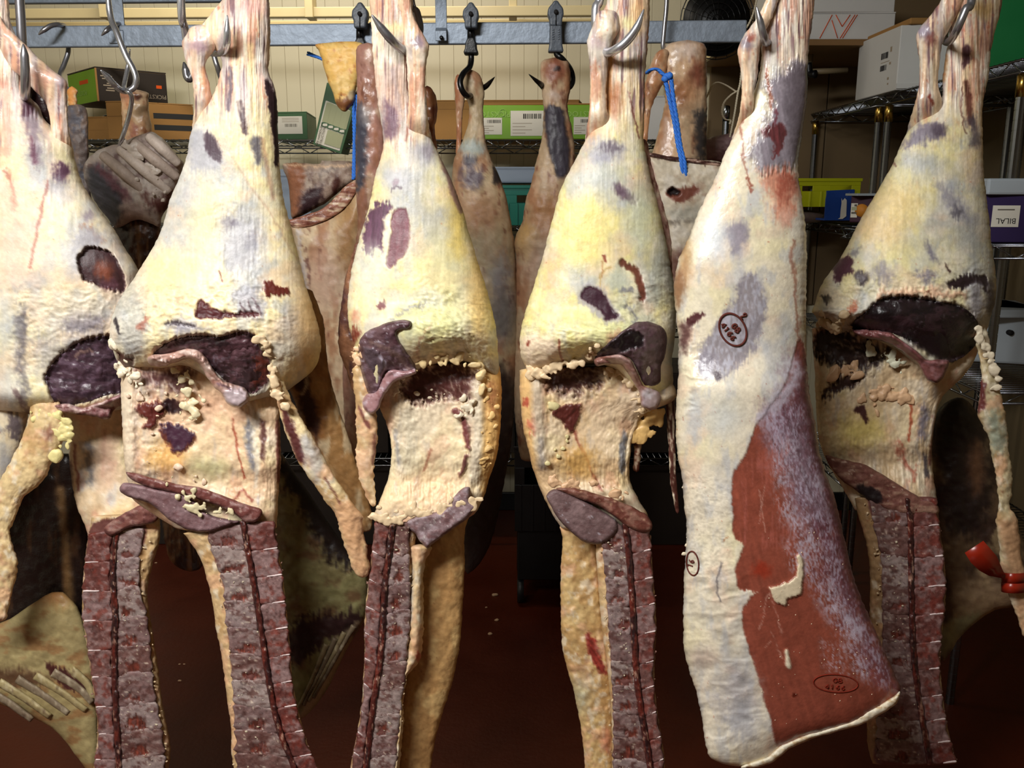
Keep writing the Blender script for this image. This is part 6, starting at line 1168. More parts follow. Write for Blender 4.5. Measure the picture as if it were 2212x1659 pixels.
leg1 = Limb([q for q in SH if q[0] < 262]+[q for q in [(275, -122, 148), (310, -124, 154), (345, -126, 162), (407, -130, 184), (449, -134, 212), (495, -138, 246), (540, -142, 272), (578, -145, 296), (640, -148, 300), (700, -148, 300), (760, -146, 296), (820, -140, 290), (860, -130, 280, .01, .095), (895, -120, 265, .03, .07)] if q[0] > 307], Y, lp, ratio=.5, pw=.8, cap=(12, 14)).build('leg', c1, 'fat', step=2.8)
slab('inner_muscle', [(98, 812), (130, 768), (179, 736), (234, 726), (280, 740), (290, 800), (275, 842), (228, 854), (179, 870), (124, 873), (106, 838)], leg1.front, Paint((.27, .19, .23), (((.42, .34, .40), 22, 8, .1, .2, .7), ((.14, .09, .12), 24, 10, .2, .2, .7), ((.66, .60, .62), 18, 5, .5, .1, .6)), seed=527, lump=.004, lsc=18).l([(165, 770), (180, 760), (200, 755)], 4, (.66, .54, .48), 4, .8, 6), c1, bulge=.004, R=16, back=.03, lift=.001, step=2.8)
slab('bone_rim', [(118, 876), (150, 872), (180, 880), (220, 868), (262, 850), (285, 848), (280, 868), (250, 880), (235, 905), (200, 900), (165, 895), (130, 890)], lambda x, y: leg1.front(x, y)-.008, Paint((.62, .46, .46), (((.86, .78, .74), 16, 8, .1, .2, .7), ((.36, .16, .16), 14, 8, .2, .2, .7)), seed=528, lump=.003), c1, bulge=.012, R=9, back=.03, step=2.6)
cp = cavpaint(525, (.84, .74, .60)).l([(160, 960), (164, 1000), (170, 1060)], 3, (.52, .20, .15), 3, .9).p([(184, 960), (200, 955), (204, 1030), (190, 1050)], (.42, .44, .50), 7, .85, 7).l([(225, 930), (222, 1030)], 4, (.66, .42, .34), 5, .7).e(230, 1000, 24, 60, (.86, .72, .62), soft=16, a=.7).l([(150, 1000), (156, 1120)], 5, (.25, .14, .15), 5, .8)
Limb([(860, 120, 290, .05), (920, 140, 285, .05), (960, 148, 280, .045), (1000, 150, 285, .04), (1050, 156, 300, .035), (1100, 168, 330, .03), (1140, 185, 340, .03), (1175, 195, 335, .03)], Y, cp, ratio=.6, pw=.5).build('belly_wall', c1, 'fat')
fringe('fat_clusters', [(80, 880), (100, 900), (130, 910), (135, 940), (120, 960), (85, 900)], 40, 9.1, Y-.075, c1, 529, col=(.90, .86, .66), spread=9)
fp = fatpaint(533, (.84, .74, .55)).e(105, 935, 12, 16, (.55, .32, .24), soft=6, a=.8)
Limb([(840, 68, 112), (870, 66, 130), (900, 62, 140), (940, 50, 138), (970, 36, 128), (1000, 20, 112), (1040, 0, 92), (1077, -20, 50), (1110, -30, 36), (1152, -40, 22), (1190, -40, 32), (1219, -40, 38), (1264, -40, 30), (1300, -42, 22), (1345, -45, 12)], Y-.06, fp, ratio=.6, jit=3).build('flank', c1, 'fat')
ip_ = Paint((.10, .06, .05), (((.30, .20, .12), 20, 90, .25, .2, .7),), seed=534, lump=.003).l([(130, 1060), (140, 1160), (150, 1300)], 12, (.55, .42, .26), 8, .8)
slab('inner_wall', [(-60, 1030), (60, 1020), (150, 980), (185, 1100), (190, 1240), (185, 1380), (100, 1400), (-60, 1390)], Y+.10, ip_, c1, bulge=.02, R=50, back=.02, step=5)
rp = Paint((.58, .52, .36), (((.66, .60, .42), 40, 30, .0, .3, .7), ((.52, .36, .22), 40, 20, .2, .2, .7)), seed=535, lump=.003).p([(100, 1435), (150, 1450), (200, 1490), (190, 1500), (130, 1480)], (.24, .10, .10), 4, .95, 9).p([(-20, 1440), (60, 1450), (120, 1470), (60, 1485), (-20, 1480)], (.30, .20, .14), 8, .8, 8).e(110, 1290, 50, 20, (.60, .40, .22), soft=16, a=.7)
slab('rib_wall', [(-60, 1380), (22, 1336), (112, 1280), (160, 1300), (190, 1376), (206, 1488), (214, 1600), (206, 1680), (170, 1640), (112, 1573), (0, 1521), (-60, 1500)], Y+.05, rp, c1, bulge=.02, R=50, back=.02, step=3.5, mat='fat')
for k in range(6):
    a0 = (-40+36*k, 1490-14*k+2*k*k*0, ); x0 = -30+40*k; y0 = 1500-8*k
    x0 = -42+39*k; y0 = 1480-7*k
    rib_strip('rib', [(x0, y0), (min(x0+55, 190), y0+34), (min(x0+112, 200), y0+(76 if x0+112 < 200 else 66))], 10, Y+.030, c1, (.62, .56, .40) if k % 2 else (.50, .44, .36), 560+k)
spine(c1, [(345, 1110), (362, 1122), (336, 1189), (317, 1283), (328, 1357), (343, 1450), (351, 1525), (369, 1600), (364, 1672)],
      [(318, 1110), (300, 1208), (300, 1271), (318, 1338), (324, 1413), (331, 1488), (346, 1562), (357, 1672)],
      [(262, 1120), (246, 1159), (243, 1249), (250, 1338), (246, 1413), (250, 1525), (258, 1672)],
      [(200, 1120), (190, 1159), (179, 1249), (177, 1320), (187, 1394), (201, 1488), (213, 1581), (200, 1672)],
      [1150, 1213, 1276, 1340, 1404, 1462, 1526, 1585, 1640, 1672], 2, Y-.02, 540)
slab('loin_cut', [(225, 1140), (262, 1112), (305, 1090), (322, 1085), (345, 1110), (330, 1130), (280, 1140), (240, 1158)], Y-.06, Paint((.48, .30, .27), (((.62, .50, .46), 16, 8, .1, .2, .7), ((.34, .18, .18), 12, 8, .2, .2, .7)), seed=536, lump=.003), c1, bulge=.01, R=8, back=.03, step=2.6, mat='bone')

Limb([(790, -150, 70), (850, -150, 66), (900, -150, 60), (960, -150, 48), (1020, -150, 28), (1080, -150, 8), (1140, -150, -20)], 1.53, legpaint((.86, .80, .68), 560).p([(20, 880), (50, 900), (44, 960), (10, 930)], (.36, .30, .34), 6, .9, 9).e(10, 1000, 20, 30, (.62, .64, .68), soft=12, a=.7), ratio=.5).build('outer_flank', c1, 'fat')
# ------------------------------------------------------------------ hooks carrying the front row
hook('steel hook through the hock at the far left', [(36, -330, 0), (40, -60, 0), (46, 60, 0), (52, 190, 0)], [(54, 205, .05), (55, 170, .075), (53, 120, .08), (50, 95, .08)], 1.53, 'darksteel', .0085)
hook('steel hook whose point rises through the second hock from the left', [(388, -330, -.02), (391, 0, -.02), (399, 60, -.04), (410, 100, -.05), (450, 112, -.03)], [(480, 112, .02), (489, 96, .05), (491, 70, .06), (491, 33, .06)], 1.37, 'steel', .0068)
hook('steel hook with its point crossing the third hock from the left', [(870, -330, -.03), (884, -20, -.03), (900, 30, -.03), (905, 70, -.02), (880, 108, .02)], [(860, 100, .045), (842, 82, .06), (822, 58, .065), (803, 32, .07)], 1.36, 'darksteel', .0075)
hook('bright steel hook with its point slanting over the middle hock', [(1310, -330, 0), (1298, -30, 0), (1287, 20, .005), (1290, 80, .01), (1310, 112, .04)], [(1335, 104, .06), (1358, 84, .065), (1376, 58, .07), (1391, 20, .07)], 1.36, 'steel', .0075)
hook('steel hook whose tip shows at the hock of the outside-facing side', [(1700, -330, -.04), (1690, -40, -.04), (1680, 60, -.03)], [(1658, 92, .02), (1650, 78, .045), (1642, 45, .05), (1634, 14, .05)], 1.29, 'darksteel', .0060)
hook('grey steel hook through the hock at the right end', [(2110, -330, .04), (2100, -20, .06), (2086, 20, .07), (2066, 66, .06), (2050, 90, .01)], [(2040, 84, -.03), (2044, 60, -.05), (2050, 30, -.05)], 1.48, 'darksteel', .0070)

# ================================================================== THE BACK ROW
GB_ = 'meat pieces hanging in the back row'
def bpaint(seed, base=(.68, .57, .45), **k): return Paint(base, (((.60, .40, .28), 24, 50, .1, .25, .7), ((.80, .70, .58), 20, 40, .2, .2, .6), ((.40, .22, .17), 10, 20, .45, .12, .6)), seed=seed, lump=.003, lsc=14, fib=(8, 40, .06), **k)
# rear leg with black hook (between third and fourth sides)
Y = 2.06
m1 = thing('rear_carcass_side', 'brownish rear carcass leg on a black hook between the third and fourth sides', 'carcass', P3(1010, 1230, Y), GB_)
p_ = bpaint(601, (.68, .60, .47)).e(1015, 345, 16, 12, (.20, .17, .24), soft=5, a=.95, wp=6).e(1018, 385, 22, 26, (.32, .24, .32), soft=8, a=.9, wp=9).e(1020, 320, 30, 14, (.60, .66, .66), soft=9, a=.8).p([(1066, 358), (1080, 370), (1086, 398), (1064, 398)], (.16, .14, .14), 4, .95).e(1040, 460, 40, 40, (.66, .44, .28), soft=20, a=.7).e(1080, 590, 24, 40, (.52, .52, .54), soft=14, a=.8, wp=10).e(1085, 680, 30, 60, (.40, .39, .40), soft=18, a=.8).e(1050, 540, 40, 40, (.66, .62, .52), soft=22, a=.6)
Limb([(150, 1006, 1026), (165, 1001, 1038), (185, 998, 1044), (200, 1002, 1046), (225, 1012, 1044), (250, 1013, 1044), (280, 1008, 1047), (310, 996, 1050), (340, 982, 1060), (380, 976, 1078), (420, 976, 1092), (470, 978, 1102), (520, 985, 1110), (600, 1000, 1116), (700, 1010, 1120), (800, 1020, 1116), (850, 1030, 1112), (950, 1025, 1105), (1050, 1008, 1088), (1130, 1000, 1072), (1190, 1000, 1052), (1225, 1002, 1030), (1240, 1006, 1014)], Y, p_.p([(1000, 830), (1120, 820), (1110, 1000), (1080, 1240), (990, 1240)], (.15, .11, .10), 20, .95, 8), ratio=.7).build('leg', m1, 'fat', step=4)  # lower end of the leg painted near black for the shade there
Limb([(160, 984, 994), (185, 981, 1002), (215, 983, 1004), (240, 984, 1000), (280, 986, 998), (340, 984, 996)], Y+.02, bpaint(602, (.70, .46, .32)), ratio=.9).build('tendon', m1, 'silk', step=4)
# rear leg with dark shank muscle
m2 = thing('rear_carcass_side', 'rear carcass leg with a glossy dark shank muscle behind the middle side', 'carcass', P3(1180, 1000, Y), GB_)
p_ = bpaint(611, (.68, .58, .46)).p([(1176, 240), (1190, 225), (1215, 240), (1226, 290), (1232, 350), (1220, 385), (1205, 380), (1190, 340), (1178, 290)], (.20, .18, .25), 4, .97, 4, h=.004, st=(82, .35, 5)).e(1198, 208, 16, 12, (.74, .66, .60), soft=7, a=.9).e(1200, 150, 26, 24, (.50, .28, .20), soft=8, a=.85).e(1203, 148, 8, 6, (.16, .09, .08), soft=3, a=.95).e(1228, 172, 9, 20, (.62, .36, .20), soft=6, a=.7).e(1190, 470, 40, 50, (.60, .42, .26), soft=24, a=.8).e(1135, 520, 20, 40, (.70, .54, .30), soft=12, a=.7, h=.004).e(1180, 560, 50, 50, (.70, .62, .56), soft=24, a=.6)
Limb([(124, 1174, 1222), (135, 1169, 1228), (160, 1168, 1232), (190, 1170, 1232), (230, 1174, 1226), (270, 1173, 1234), (310, 1168, 1240), (350, 1158, 1243), (400, 1146, 1248), (440, 1134, 1250), (480, 1128, 1252), (515, 1112, 1252), (560, 1114, 1250), (620, 1114, 1246), (700, 1112, 1240), (800, 1110, 1235), (900, 1112, 1230), (1000, 1125, 1220)], Y, p_, ratio=.7).build('leg', m2, 'fat', step=4)
# pinkish shank left of the third side
m3 = thing('rear_carcass_side', 'pinkish brown shank with a dark blue stripe close left of the third side', 'carcass', P3(770, 1010, 1.9), GB_)
p_ = bpaint(621, (.66, .48, .42)).p([(768, 235), (782, 225), (796, 260), (792, 330), (784, 400), (770, 410), (766, 320)], (.22, .24, .33), 6, .95, 6).e(795, 160, 12, 40, (.74, .56, .50), soft=9, a=.7, wp=8).e(790, 245, 14, 20, (.72, .68, .66), soft=8, a=.7).e(775, 800, 20, 90, (.50, .38, .32), soft=16, a=.7)
Limb([(92, 776, 812), (105, 771, 822), (150, 770, 824), (200, 771, 826), (260, 769, 830), (330, 768, 832), (400, 768, 834), (480, 772, 834), (540, 765, 834), (600, 746, 834), (700, 738, 830), (800, 740, 820), (900, 744, 810), (1000, 756, 800), (1040, 764, 800)], 1.9, p_, ratio=.6).build('shank', m3, 'silk', step=4)
# rib block and belly slab on the blue rope
m4 = thing('belly_slab', 'pale belly slab with a cut rib block hung on blue rope left of the third side', 'meat', P3(720, 1020, 2.1), GB_)
slab('rib_block', [(610, 357), (628, 351), (650, 352), (690, 354), (695, 347), (712, 347), (762, 350), (770, 372), (768, 392), (740, 410), (700, 440), (660, 462), (640, 470), (628, 466), (624, 400)], 2.12, Paint((.62, .54, .48), (((.72, .66, .60), 12, 30, .1, .2, .7), ((.40, .30, .26), 14, 18, .3, .2, .6)), seed=631, lump=.004).p([(620, 356), (655, 356), (652, 420), (645, 466), (626, 466)], (.60, .34, .20), 5, .9, 4).p([(652, 420), (672, 410), (695, 400), (698, 420), (680, 450), (650, 462)], (.20, .12, .14), 5, .95, 6).p([(718, 392), (728, 380), (734, 392), (722, 420), (716, 410)], (.28, .15, .13), 4, .95, 5).l([(612, 356), (690, 358), (765, 356)], 3, (.90, .76, .62), 3, .9, 3).l([(690, 390), (696, 370), (730, 366)], 3, (.36, .32, .30), 4, .6, 5), m4, bulge=.03, R=26, back=.05, step=3, mat='bone')
slab('belly_face', [(622, 476), (640, 470), (690, 454), (720, 430), (745, 403), (768, 388), (774, 400), (760, 430), (730, 462), (690, 482), (650, 492), (632, 490)], 2.065, Paint((.62, .42, .34), (((.86, .76, .64), 40, 5, .1, .15, .9), ((.38, .18, .14), 30, 4, .25, .15, .8)), seed=632, lump=.004), m4, bulge=.004, R=6, back=.03, step=2.2)
p_ = bpaint(633, (.82, .73, .60)).e(700, 600, 40, 60, (.76, .62, .54), soft=24, a=.7).e(750, 500, 24, 80, (.60, .44, .26), soft=16, a=.8).l([(645, 500), (655, 600), (672, 660)], 5, (.84, .82, .84), 4, .7, 8).l([(660, 560), (675, 660), (690, 720)], 3, (.34, .18, .18), 3, .8, 6)
slab('belly_outer', [(628, 488), (660, 486), (700, 474), (740, 448), (765, 415), (776, 392), (790, 430), (795, 600), (785, 760), (770, 900), (765, 1010), (740, 1030), (722, 960), (700, 800), (682, 700), (660, 620), (640, 540)], 2.09, p_, m4, bulge=.05, R=55, back=.04, step=4, mat='fat')
# orange fat piece
m5 = thing('fat_piece', 'orange-yellow fat piece with a blue rope knot under the rail', 'meat', P3(740, 240, 2.03), GB_)
slab('fat_flap', [(690, 94), (684, 104), (690, 110), (698, 140), (708, 175), (722, 208), (726, 222), (738, 241), (752, 236), (764, 222), (768, 196), (778, 160), (782, 94)], 2.03, Paint((.95, .76, .42), (((.96, .82, .52), 20, 24, .1, .2, .7), ((.72, .45, .2), 12, 12, .4, .15, .7)), seed=641, lump=.003).p([(724, 214), (742, 212), (764, 210), (764, 224), (752, 238), (738, 241)], (.52, .28, .14), 5, .9, 6).e(762, 206, 9, 9, (.88, .80, .66), soft=3, a=.9).l([(735, 205), (732, 218)], 2, (.35, .18, .08), 2, .9), m5, bulge=.02, R=20, back=.02, step=3, mat='fat')
# rib piece far left
m6 = thing('rib_roast', 'grey rib roast with exposed ribs hanging between the two leftmost sides', 'meat', P3(290, 1230, 1.95), GB_)
Limb([(192, 272, 300), (198, 262, 316), (215, 262, 320), (240, 262, 322), (265, 264, 326), (290, 266, 328), (320, 270, 330)], 1.99, Paint((.80, .62, .46), (((.88, .78, .64), 14, 30, .1, .2, .7), ((.60, .34, .22), 12, 20, .3, .2, .7)), seed=651, lump=.003).e(296, 208, 10, 7, (.28, .15, .12), soft=4, a=.9).e(275, 205, 14, 16, (.62, .36, .24), soft=8, a=.8).p([(283, 272), (300, 270), (290, 292), (276, 300)], (.66, .34, .28), 5, .8), ratio=.8).build('neck_bone', m6, 'silk', step=3)
p_ = Paint((.68, .62, .58), (((.78, .74, .70), 20, 30, .1, .25, .7), ((.38, .28, .27), 18, 20, .25, .2, .7)), seed=652, lump=.003).p([(186, 370), (210, 355), (235, 375), (270, 420), (282, 440), (262, 470), (238, 488), (215, 455), (195, 420)], (.25, .26, .33), 6, .97, 5, st=(30, .4, 6)).p([(210, 356), (245, 378), (284, 430), (278, 445), (240, 400), (212, 376)], (.48, .28, .32), 6, .75, 6).p([(262, 440), (286, 432), (345, 490), (300, 490), (268, 475)], (.76, .68, .66), 6, .9, 5).p([(300, 415), (340, 430), (375, 420), (360, 460), (330, 450)], (.34, .18, .16), 7, .9, 9)
ro = None
slab('roast', [(179, 370), (188, 345), (212, 325), (240, 314), (262, 310), (285, 298), (312, 288), (332, 285), (350, 298), (366, 315), (388, 342), (396, 355), (390, 385), (378, 420), (350, 470), (345, 490), (318, 480), (290, 476), (252, 492), (232, 470), (208, 440), (190, 405)], 1.95, p_, m6, bulge=.05, R=45, back=.05, step=3, mat='bone')
for k, (a, b_, c) in enumerate((((222, 335), (270, 375), (320, 420)), ((258, 322), (310, 366), (366, 415)), ((290, 308), (335, 345), (384, 385)), ((322, 296), (350, 320), (386, 355)))):
    tube('rib', [P3(*a, 1.905), P3(*b_, 1.893), P3(*c, 1.915)], [.010, .012, .009], 'bone', m6, seg=10, k=6, col=(.80, .74, .69) if k % 2 else (.72, .65, .60))
fringe('fat_nodules', [(272, 316), (300, 335), (330, 350), (345, 372), (290, 330), (320, 400), (352, 408)], 44, 7, 1.892, m6, 653, col=(.80, .78, .74), spread=9)
p_ = Paint((.26, .15, .11), (((.55, .40, .26), 12, 90, .15, .15, .8), ((.12, .07, .05), 12, 90, .1, .2, .8)), seed=654, lump=.005, lsc=12)
Limb([(470, 262, 340), (490, 246, 346), (560, 240, 344), (640, 236, 350), (760, 240, 380), (900, 280, 420), (1050, 330, 445), (1130, 350, 448), (1180, 358, 446), (1215, 372, 440), (1235, 395, 430)], 1.98, p_, ratio=.5).build('rib_rack', m6, 'meat', step=4)
# dried grey strip left
m7 = thing('dried_strip', 'dry grey-brown meat strip with an orange bone end beside the leftmost shank', 'meat', P3(168, 560, 2.05), GB_)
Limb([(186, 150, 160), (192, 146, 166), (210, 146, 166), (232, 148, 168)], 2.05, Paint((.82, .56, .30), ((CREAM, 8, 8, .2, .2, .7),), seed=661), ratio=.8).build('bone_end', m7, 'bone', step=3)
Limb([(224, 148, 180), (232, 142, 185), (260, 142, 190), (300, 146, 191), (350, 150, 192), (450, 160, 200), (560, 170, 215)], 2.05, Paint((.40, .35, .33), (((.30, .31, .36), 16, 20, .1, .2, .7), ((.55, .46, .40), 12, 20, .3, .2, .7)), seed=662, lump=.004, lsc=10).l([(188, 235), (191, 330)], 3, (.62, .50, .42), 3, .8), ratio=.7).build('dried_meat', m7, 'bone', step=3)
# rear shank with blue rope on the right
Y = 2.0
m8 = thing('rear_shank', 'thick brown shank with a cut top end behind the blue rope loop', 'meat', P3(1470, 560, Y), GB_)
p_ = bpaint(671, (.82, .68, .54)).e(1480, 110, 30, 18, (.84, .76, .70), soft=10, a=.9, wp=8).e(1505, 165, 16, 26, (.52, .26, .18), soft=9, a=.9).p([(1500, 245), (1526, 235), (1527, 345), (1504, 345)], (.20, .20, .23), 6, .9, 7).e(1470, 200, 30, 30, (.60, .40, .26), soft=14, a=.8).l([(1440, 260), (1436, 340)], 8, (.82, .72, .66), 7, .8).l([(1480, 260), (1490, 330)], 8, (.84, .74, .60), 7, .8)
Limb([(86, 1468, 1502), (92, 1448, 1518), (100, 1438, 1524), (120, 1428, 1526), (150, 1424, 1527), (190, 1434, 1527), (220, 1436, 1527), (260, 1428, 1527), (300, 1418, 1527), (345, 1405, 1527), (420, 1400, 1530), (500, 1400, 1530)], Y+.03, p_, ratio=.7).build('shank', m8, 'silk', step=3)
Limb([(105, 1424, 1446), (125, 1412, 1442), (150, 1402, 1440), (175, 1394, 1436), (195, 1392, 1424), (230, 1392, 1408), (270, 1390, 1402), (340, 1388, 1396)], Y, bpaint(672, (.74, .54, .38)), ratio=.8).build('tendon', m8, 'silk', step=3)
# breast slab with the hole
m9 = thing('breast_slab', 'cream breast slab with a red-rimmed hole hanging from the blue rope', 'meat', P3(1470, 640, 1.9), GB_)
p_ = Paint((.80, .75, .66), (((.88, .85, .80), 20, 24, .1, .25, .6), ((.66, .55, .46), 20, 20, .3, .2, .6)), seed=681, lump=.003).p([(1440, 418), (1450, 408), (1470, 404), (1500, 400), (1512, 405), (1492, 432), (1465, 436), (1450, 430)], (.50, .24, .17), 3.5, .95, 6).e(1455, 415, 14, 8, (.10, .05, .05), soft=3, a=1, wp=3, h=-.015).l([(1398, 332), (1470, 342), (1550, 354)], 5, (.22, .12, .11), 3, .95, 4).l([(1400, 345), (1420, 450), (1438, 560), (1448, 640)], 8, (.76, .60, .56), 4, .9, 5).l([(1412, 400), (1425, 480), (1436, 540)], 3, (.45, .16, .12), 3, .85, 6).l([(1425, 478), (1460, 480), (1500, 474)], 5, (.40, .36, .32), 6, .7, 8).e(1480, 460, 40, 14, (.66, .66, .62), soft=9, a=.6).e(1470, 580, 30, 40, (.36, .22, .18), soft=14, a=.9)
slab('slab_body', [(1392, 332), (1410, 330), (1440, 337), (1470, 341), (1520, 346), (1560, 352), (1575, 375), (1560, 450), (1540, 540), (1520, 640), (1480, 700), (1455, 690), (1446, 600), (1434, 520), (1418, 440), (1402, 380)], 1.9, p_, m9, bulge=.03, R=40, back=.03, step=3, mat='fat')
slab('slab_edge', [(1392, 332), (1410, 331), (1450, 338), (1490, 341), (1552, 352), (1550, 360), (1500, 354), (1450, 348), (1410, 341)], 1.885, Paint((.26, .15, .13), (((.80, .68, .60), 20, 4, .2, .2, .8),), seed=682, lump=.003), m9, bulge=.008, R=5, back=.01, step=2.2)
m10 = thing('meat_cut', 'small mauve meat cut seen far behind the white string', 'meat', P3(1560, 340, 2.22), GB_)
slab('cut', [(1512, 302), (1530, 298), (1570, 288), (1600, 285), (1605, 330), (1580, 352), (1530, 356), (1510, 340)], 2.22, Paint((.52, .40, .42), (((.64, .54, .54), 30, 10, .1, .2, .7), ((.36, .22, .24), 30, 10, .2, .2, .7)), seed=683, lump=.003), m10, bulge=.03, R=24, back=.03, step=4, mat='meat')

# ------------------------------------------------------------------ roller hooks on the rear rail
def roller(label, px, Yr, ytop, body=True, hookp=None, tipp=None):
    h = thing('roller_hook', label, 'hook', P3(px, 110, Yr), 'roller hooks on the rear rail')
    def prof(name, pr, Yd, dep, m):
        q = [P3(px+dx, y, Yd) for dx, y in pr]; n = len(q)
        V = [list(v) for v in q]+[[v.x, v.y+dep, v.z] for v in q]
        me = bpy.data.meshes.new(name); L_ = np.array(ROOTLOC[h.name])
        me.from_pydata([tuple(np.array(v)-L_) for v in V], [], [list(range(n))[::-1], list(range(n, 2*n))]+[[i, (i+1) % n, (i+1) % n+n, i+n] for i in range(n)])
        me.update(); o = bpy.data.objects.new(name, me); COL.objects.link(o); me.materials.append(MATS[m]); o.parent = h
        b_ = o.modifiers.new('b', 'BEVEL'); b_.width = .004; b_.segments = 3; b_.limit_method = 'ANGLE'
        return under(o)
    up = prof('roller_housing', [(-4, ytop), (4, ytop), (8, ytop+7), (16, ytop+17), (17, ytop+30), (14, ytop+40), (13, ytop+56), (-13, ytop+56), (-14, ytop+40), (-18, ytop+30), (-17, ytop+17), (-8, ytop+7)], Yr-.045, .03, 'greyplastic')
    c = P3(px, ytop+26, Yr-.046); tube('axle', [c+Vector((0, .004, 0)), c-Vector((0, .004, 0))], .0048, 'ink', up, seg=14, k=1)
    tube('seam', [P3(px, ytop+30, Yr-.046), P3(px, ytop+54, Yr-.046)], .0012, 'blackrubber', up, seg=5, k=1)
    if body:
        prof('hook_block', [(-13, ytop+52), (13, ytop+52), (14, ytop+95), (17, ytop+112), (-17, ytop+112), (-14, ytop+95)], Yr-.043, .026, 'greyplastic')
        for dx in (-6, 6):
            for k in range(5): tube('raised_mark', [P3(px+dx-2, ytop+64+5*k, Yr-.044), P3(px+dx+2, ytop+64+5*k, Yr-.044)], .0009, 'galv', h, seg=5, k=1)
    else:
        prof('hook_boot', [(-7, 80), (7, 80), (12, 92), (13, 104), (17, 114), (12, 116), (-12, 116), (-17, 114), (-13, 104), (-12, 92)], Yr-.045, .034, 'blackrubber')
        tube('strap', [P3(px, ytop+50, Yr-.008), P3(px, 84, Yr-.018)], .008, 'blackiron', h, seg=8, k=1)
    pts = [P3(x, y, Yr-d) for x, y, d in hookp]; rad = [.0065]*len(pts)
    tube('hook_arm', pts, rad, 'blackiron', h, seg=10, k=7)
    if tipp: tube('hook_tip', [P3(x, y, Yr-d) for x, y, d in tipp], [.0065, .0062, .0045, .0005], 'blackiron', h, seg=10, k=5)
    return h
roller('black-booted roller hook left of the third side, hooked into fat', 777, 2.10, 4, False, [(774, 112, .03), (773, 135, .03), (762, 155, .035), (754, 175, .04), (757, 195, .045), (768, 208, .045), (775, 200, .03)])
roller('black-booted roller hook carrying the brownish rear leg', 1017, 2.09, 4, False, [(1017, 112, .03), (1018, 128, .03), (1014, 145, .04), (1000, 160, .07), (994, 178, .08), (1000, 198, .08), (1012, 208, .06), (1025, 200, .0)], [(1040, 192, .0), (1050, 186, .03), (1058, 178, .05), (1069, 166, .07)])
roller('grey roller hook with raised marks carrying the dark-shanked rear leg', 1201, 2.08, 0, True, [(1202, 110, .03), (1203, 118, .03), (1215, 128, .03), (1232, 150, -.01), (1237, 170, .0), (1232, 186, .02), (1215, 196, .01)], [(1175, 190, .0), (1168, 182, .04), (1158, 174, .06), (1142, 160, .07)])

# ------------------------------------------------------------------ empty steel hooks at upper left
def shook(label, pts, Yh, m, r):
    h = thing('meat_hook', label, 'hook', P3(pts[len(pts)//2][0], pts[len(pts)//2][1], Yh), 'empty steel hooks')
    q = [P3(x, y, Yh-d) for x, y, d in pts]; tube('hook_rod', q, [r*.2]+[r]*(len(q)-2)+[r*.2], m, h, seg=10, k=7); return h
shook('empty steel hook draped over the rear rail at the far left', [(83, 75, .05), (95, 65, .05), (112, 55, .04), (130, 54, .02), (142, 62, -.03), (148, 105, -.03), (140, 135, -.02), (130, 160, .0), (132, 178, .04), (144, 190, .06), (154, 196, .07)], 2.13, 'darksteel', .0055)
shook('empty steel hook on the rear rail beside the bracket', [(219, 77, .05), (230, 66, .05), (243, 56, .03), (258, 52, .0), (270, 62, -.03), (272, 110, -.03)], 2.13, 'darksteel', .0055)
shook('long steel hook bent back to a point above the rib roast', [(228, -120, .02), (236, 20, .02), (252, 70, .04), (272, 120, .05), (288, 150, .05), (294, 172, .05), (288, 190, .05), (268, 197, .06), (248, 184, .09), (232, 166, .10), (217, 151, .11)], 1.95, 'steel', .0062)
shook('thin steel hook hanging in the bend and holding the rib roast', [(281, 106, -.01), (275, 150, -.01), (268, 188, .02), (274, 196, .05), (283, 205, .05), (284, 222, .04), (276, 260, .03), (262, 302, .03), (255, 318, .0)], 1.92, 'steel', .0046)
shook('steel hook point showing beside the second hock', [(397, 134, .0), (401, 150, .0), (404, 166, .0), (412, 168, .0), (428, 130, .0), (442, 90, .0), (446, 54, .03), (452, 50, .0)], 2.13, 'darksteel', .0085)
shook('thin steel rod hook glimpsed through the second hock', [(450, 50, .02), (456, 90, .03), (464, 126, .03), (470, 145, .03), (478, 170, .02), (490, 200, .0)], 2.13, 'darksteel', .006)
shook('thin upright steel rod hook behind the tendon of the middle side', [(1442, -120, 0), (1440, 0, 0), (1435, 60, 0), (1432, 100, 0), (1436, 118, .0)], 2.02, 'darksteel', .005)

shook('steel hook hidden behind the pinkish shank left of the third side', [(798, 50, .03), (806, 56, .0), (808, 100, .06), (804, 130, .16), (796, 140, .2), (790, 128, .2)], 2.1, 'darksteel', .005)
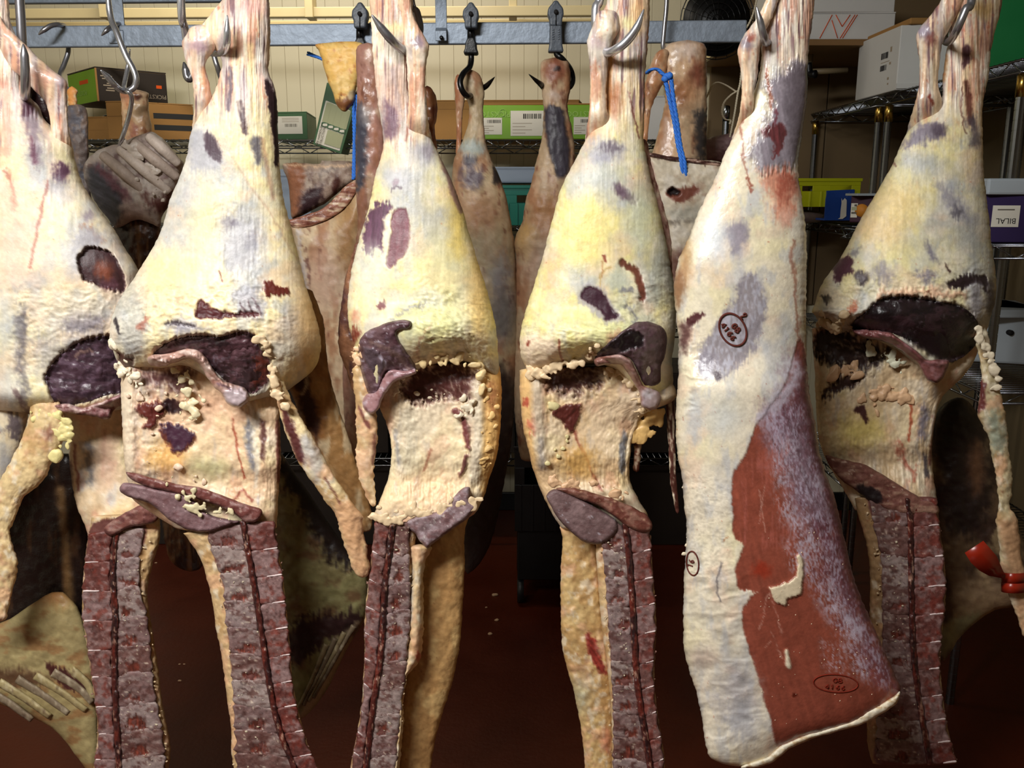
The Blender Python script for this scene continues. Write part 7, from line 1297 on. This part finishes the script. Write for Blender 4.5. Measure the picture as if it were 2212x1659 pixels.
# ------------------------------------------------------------------ ropes and string
def rope(name, label, runs, Yr, r, m='rope', cat='rope', knots=()):
    t = thing(name, label, cat, P3(runs[0][0][0], runs[0][0][1], Yr))
    for run in runs:
        c = smooth_poly3(np.array([list(P3(x, y, Yr-(d[0] if d else 0))) for x, y, *d in run]), 14)
        L = np.concatenate([[0], np.cumsum(np.linalg.norm(np.diff(c, axis=0), axis=1))])
        for s in range(3):
            ph = L/(r*7)*2*math.pi+s*2.094
            off = np.stack([np.cos(ph), np.sin(ph), np.cos(ph)*0], -1)*r*.55
            tube('strand', c+off, r*.62, m, t, seg=6, k=1)
    for (x, y, d, k) in knots:
        v, f = ICO; q = v*(1+.25*fbm(v[:, 0]*2, v[:, 1]*2+v[:, 2], 3, 2))[:, None]*k
        mk('knot', q+np.array(P3(x, y, Yr-d)), None, f, None, m, t)
    return t
rope('rope', 'blue rope end knotted in front of the orange fat piece', [[(664, 118), (675, 121), (690, 126), (706, 133)], [(665, 113), (680, 120), (705, 131)]], 2.15, .0035, knots=((707, 133, .0, .008), (711, 131, .004, .006), (703, 136, .003, .006)))
rope('cord', 'dark doubled cord running from the blue knot to the black hook', [[(712, 140), (730, 165), (750, 188), (762, 205)], [(716, 138), (736, 158), (754, 182), (764, 200)]], 2.14, .0022, 'cord', 'cord')
rope('rope', 'blue rope hanging straight down to the cut rib block', [[(764, 205), (764, 250), (765, 300), (764, 350), (763, 388)], [(771, 205), (772, 235), (768, 260), (766, 300), (766, 385)]], 2.03, .0034)
rope('rope', 'blue rope loop tied around the right rear shank and breast slab', [[(1397, 158, .03), (1408, 150, .05), (1420, 150, .05), (1432, 160, .05), (1440, 166, .05)], [(1436, 166, .05), (1445, 210, .05), (1456, 260, .05), (1464, 310, .05), (1472, 350, .06), (1476, 390, .05)], [(1449, 164, .05), (1455, 215, .05), (1463, 265, .05), (1470, 315, .05), (1479, 355, .06), (1480, 390, .05), (1470, 405, .02)]], 1.93, .0042, knots=((1440, 166, .05, .008), (1446, 163, .054, .007), (1436, 170, .053, .007)))
rope('string', 'curly white string dangling left of the outside-facing side', [[(1525, 212), (1531, 200), (1538, 185), (1550, 178), (1568, 184), (1590, 198)], [(1594, 196), (1578, 206), (1564, 222), (1560, 242), (1566, 257), (1578, 260), (1576, 268)], [(1606, 70), (1600, 170), (1594, 200), (1586, 250), (1576, 300)], [(1640, -40), (1630, 20), (1612, 60), (1600, 52), (1590, 45)]], 2.2, .0024, 'string', 'string')
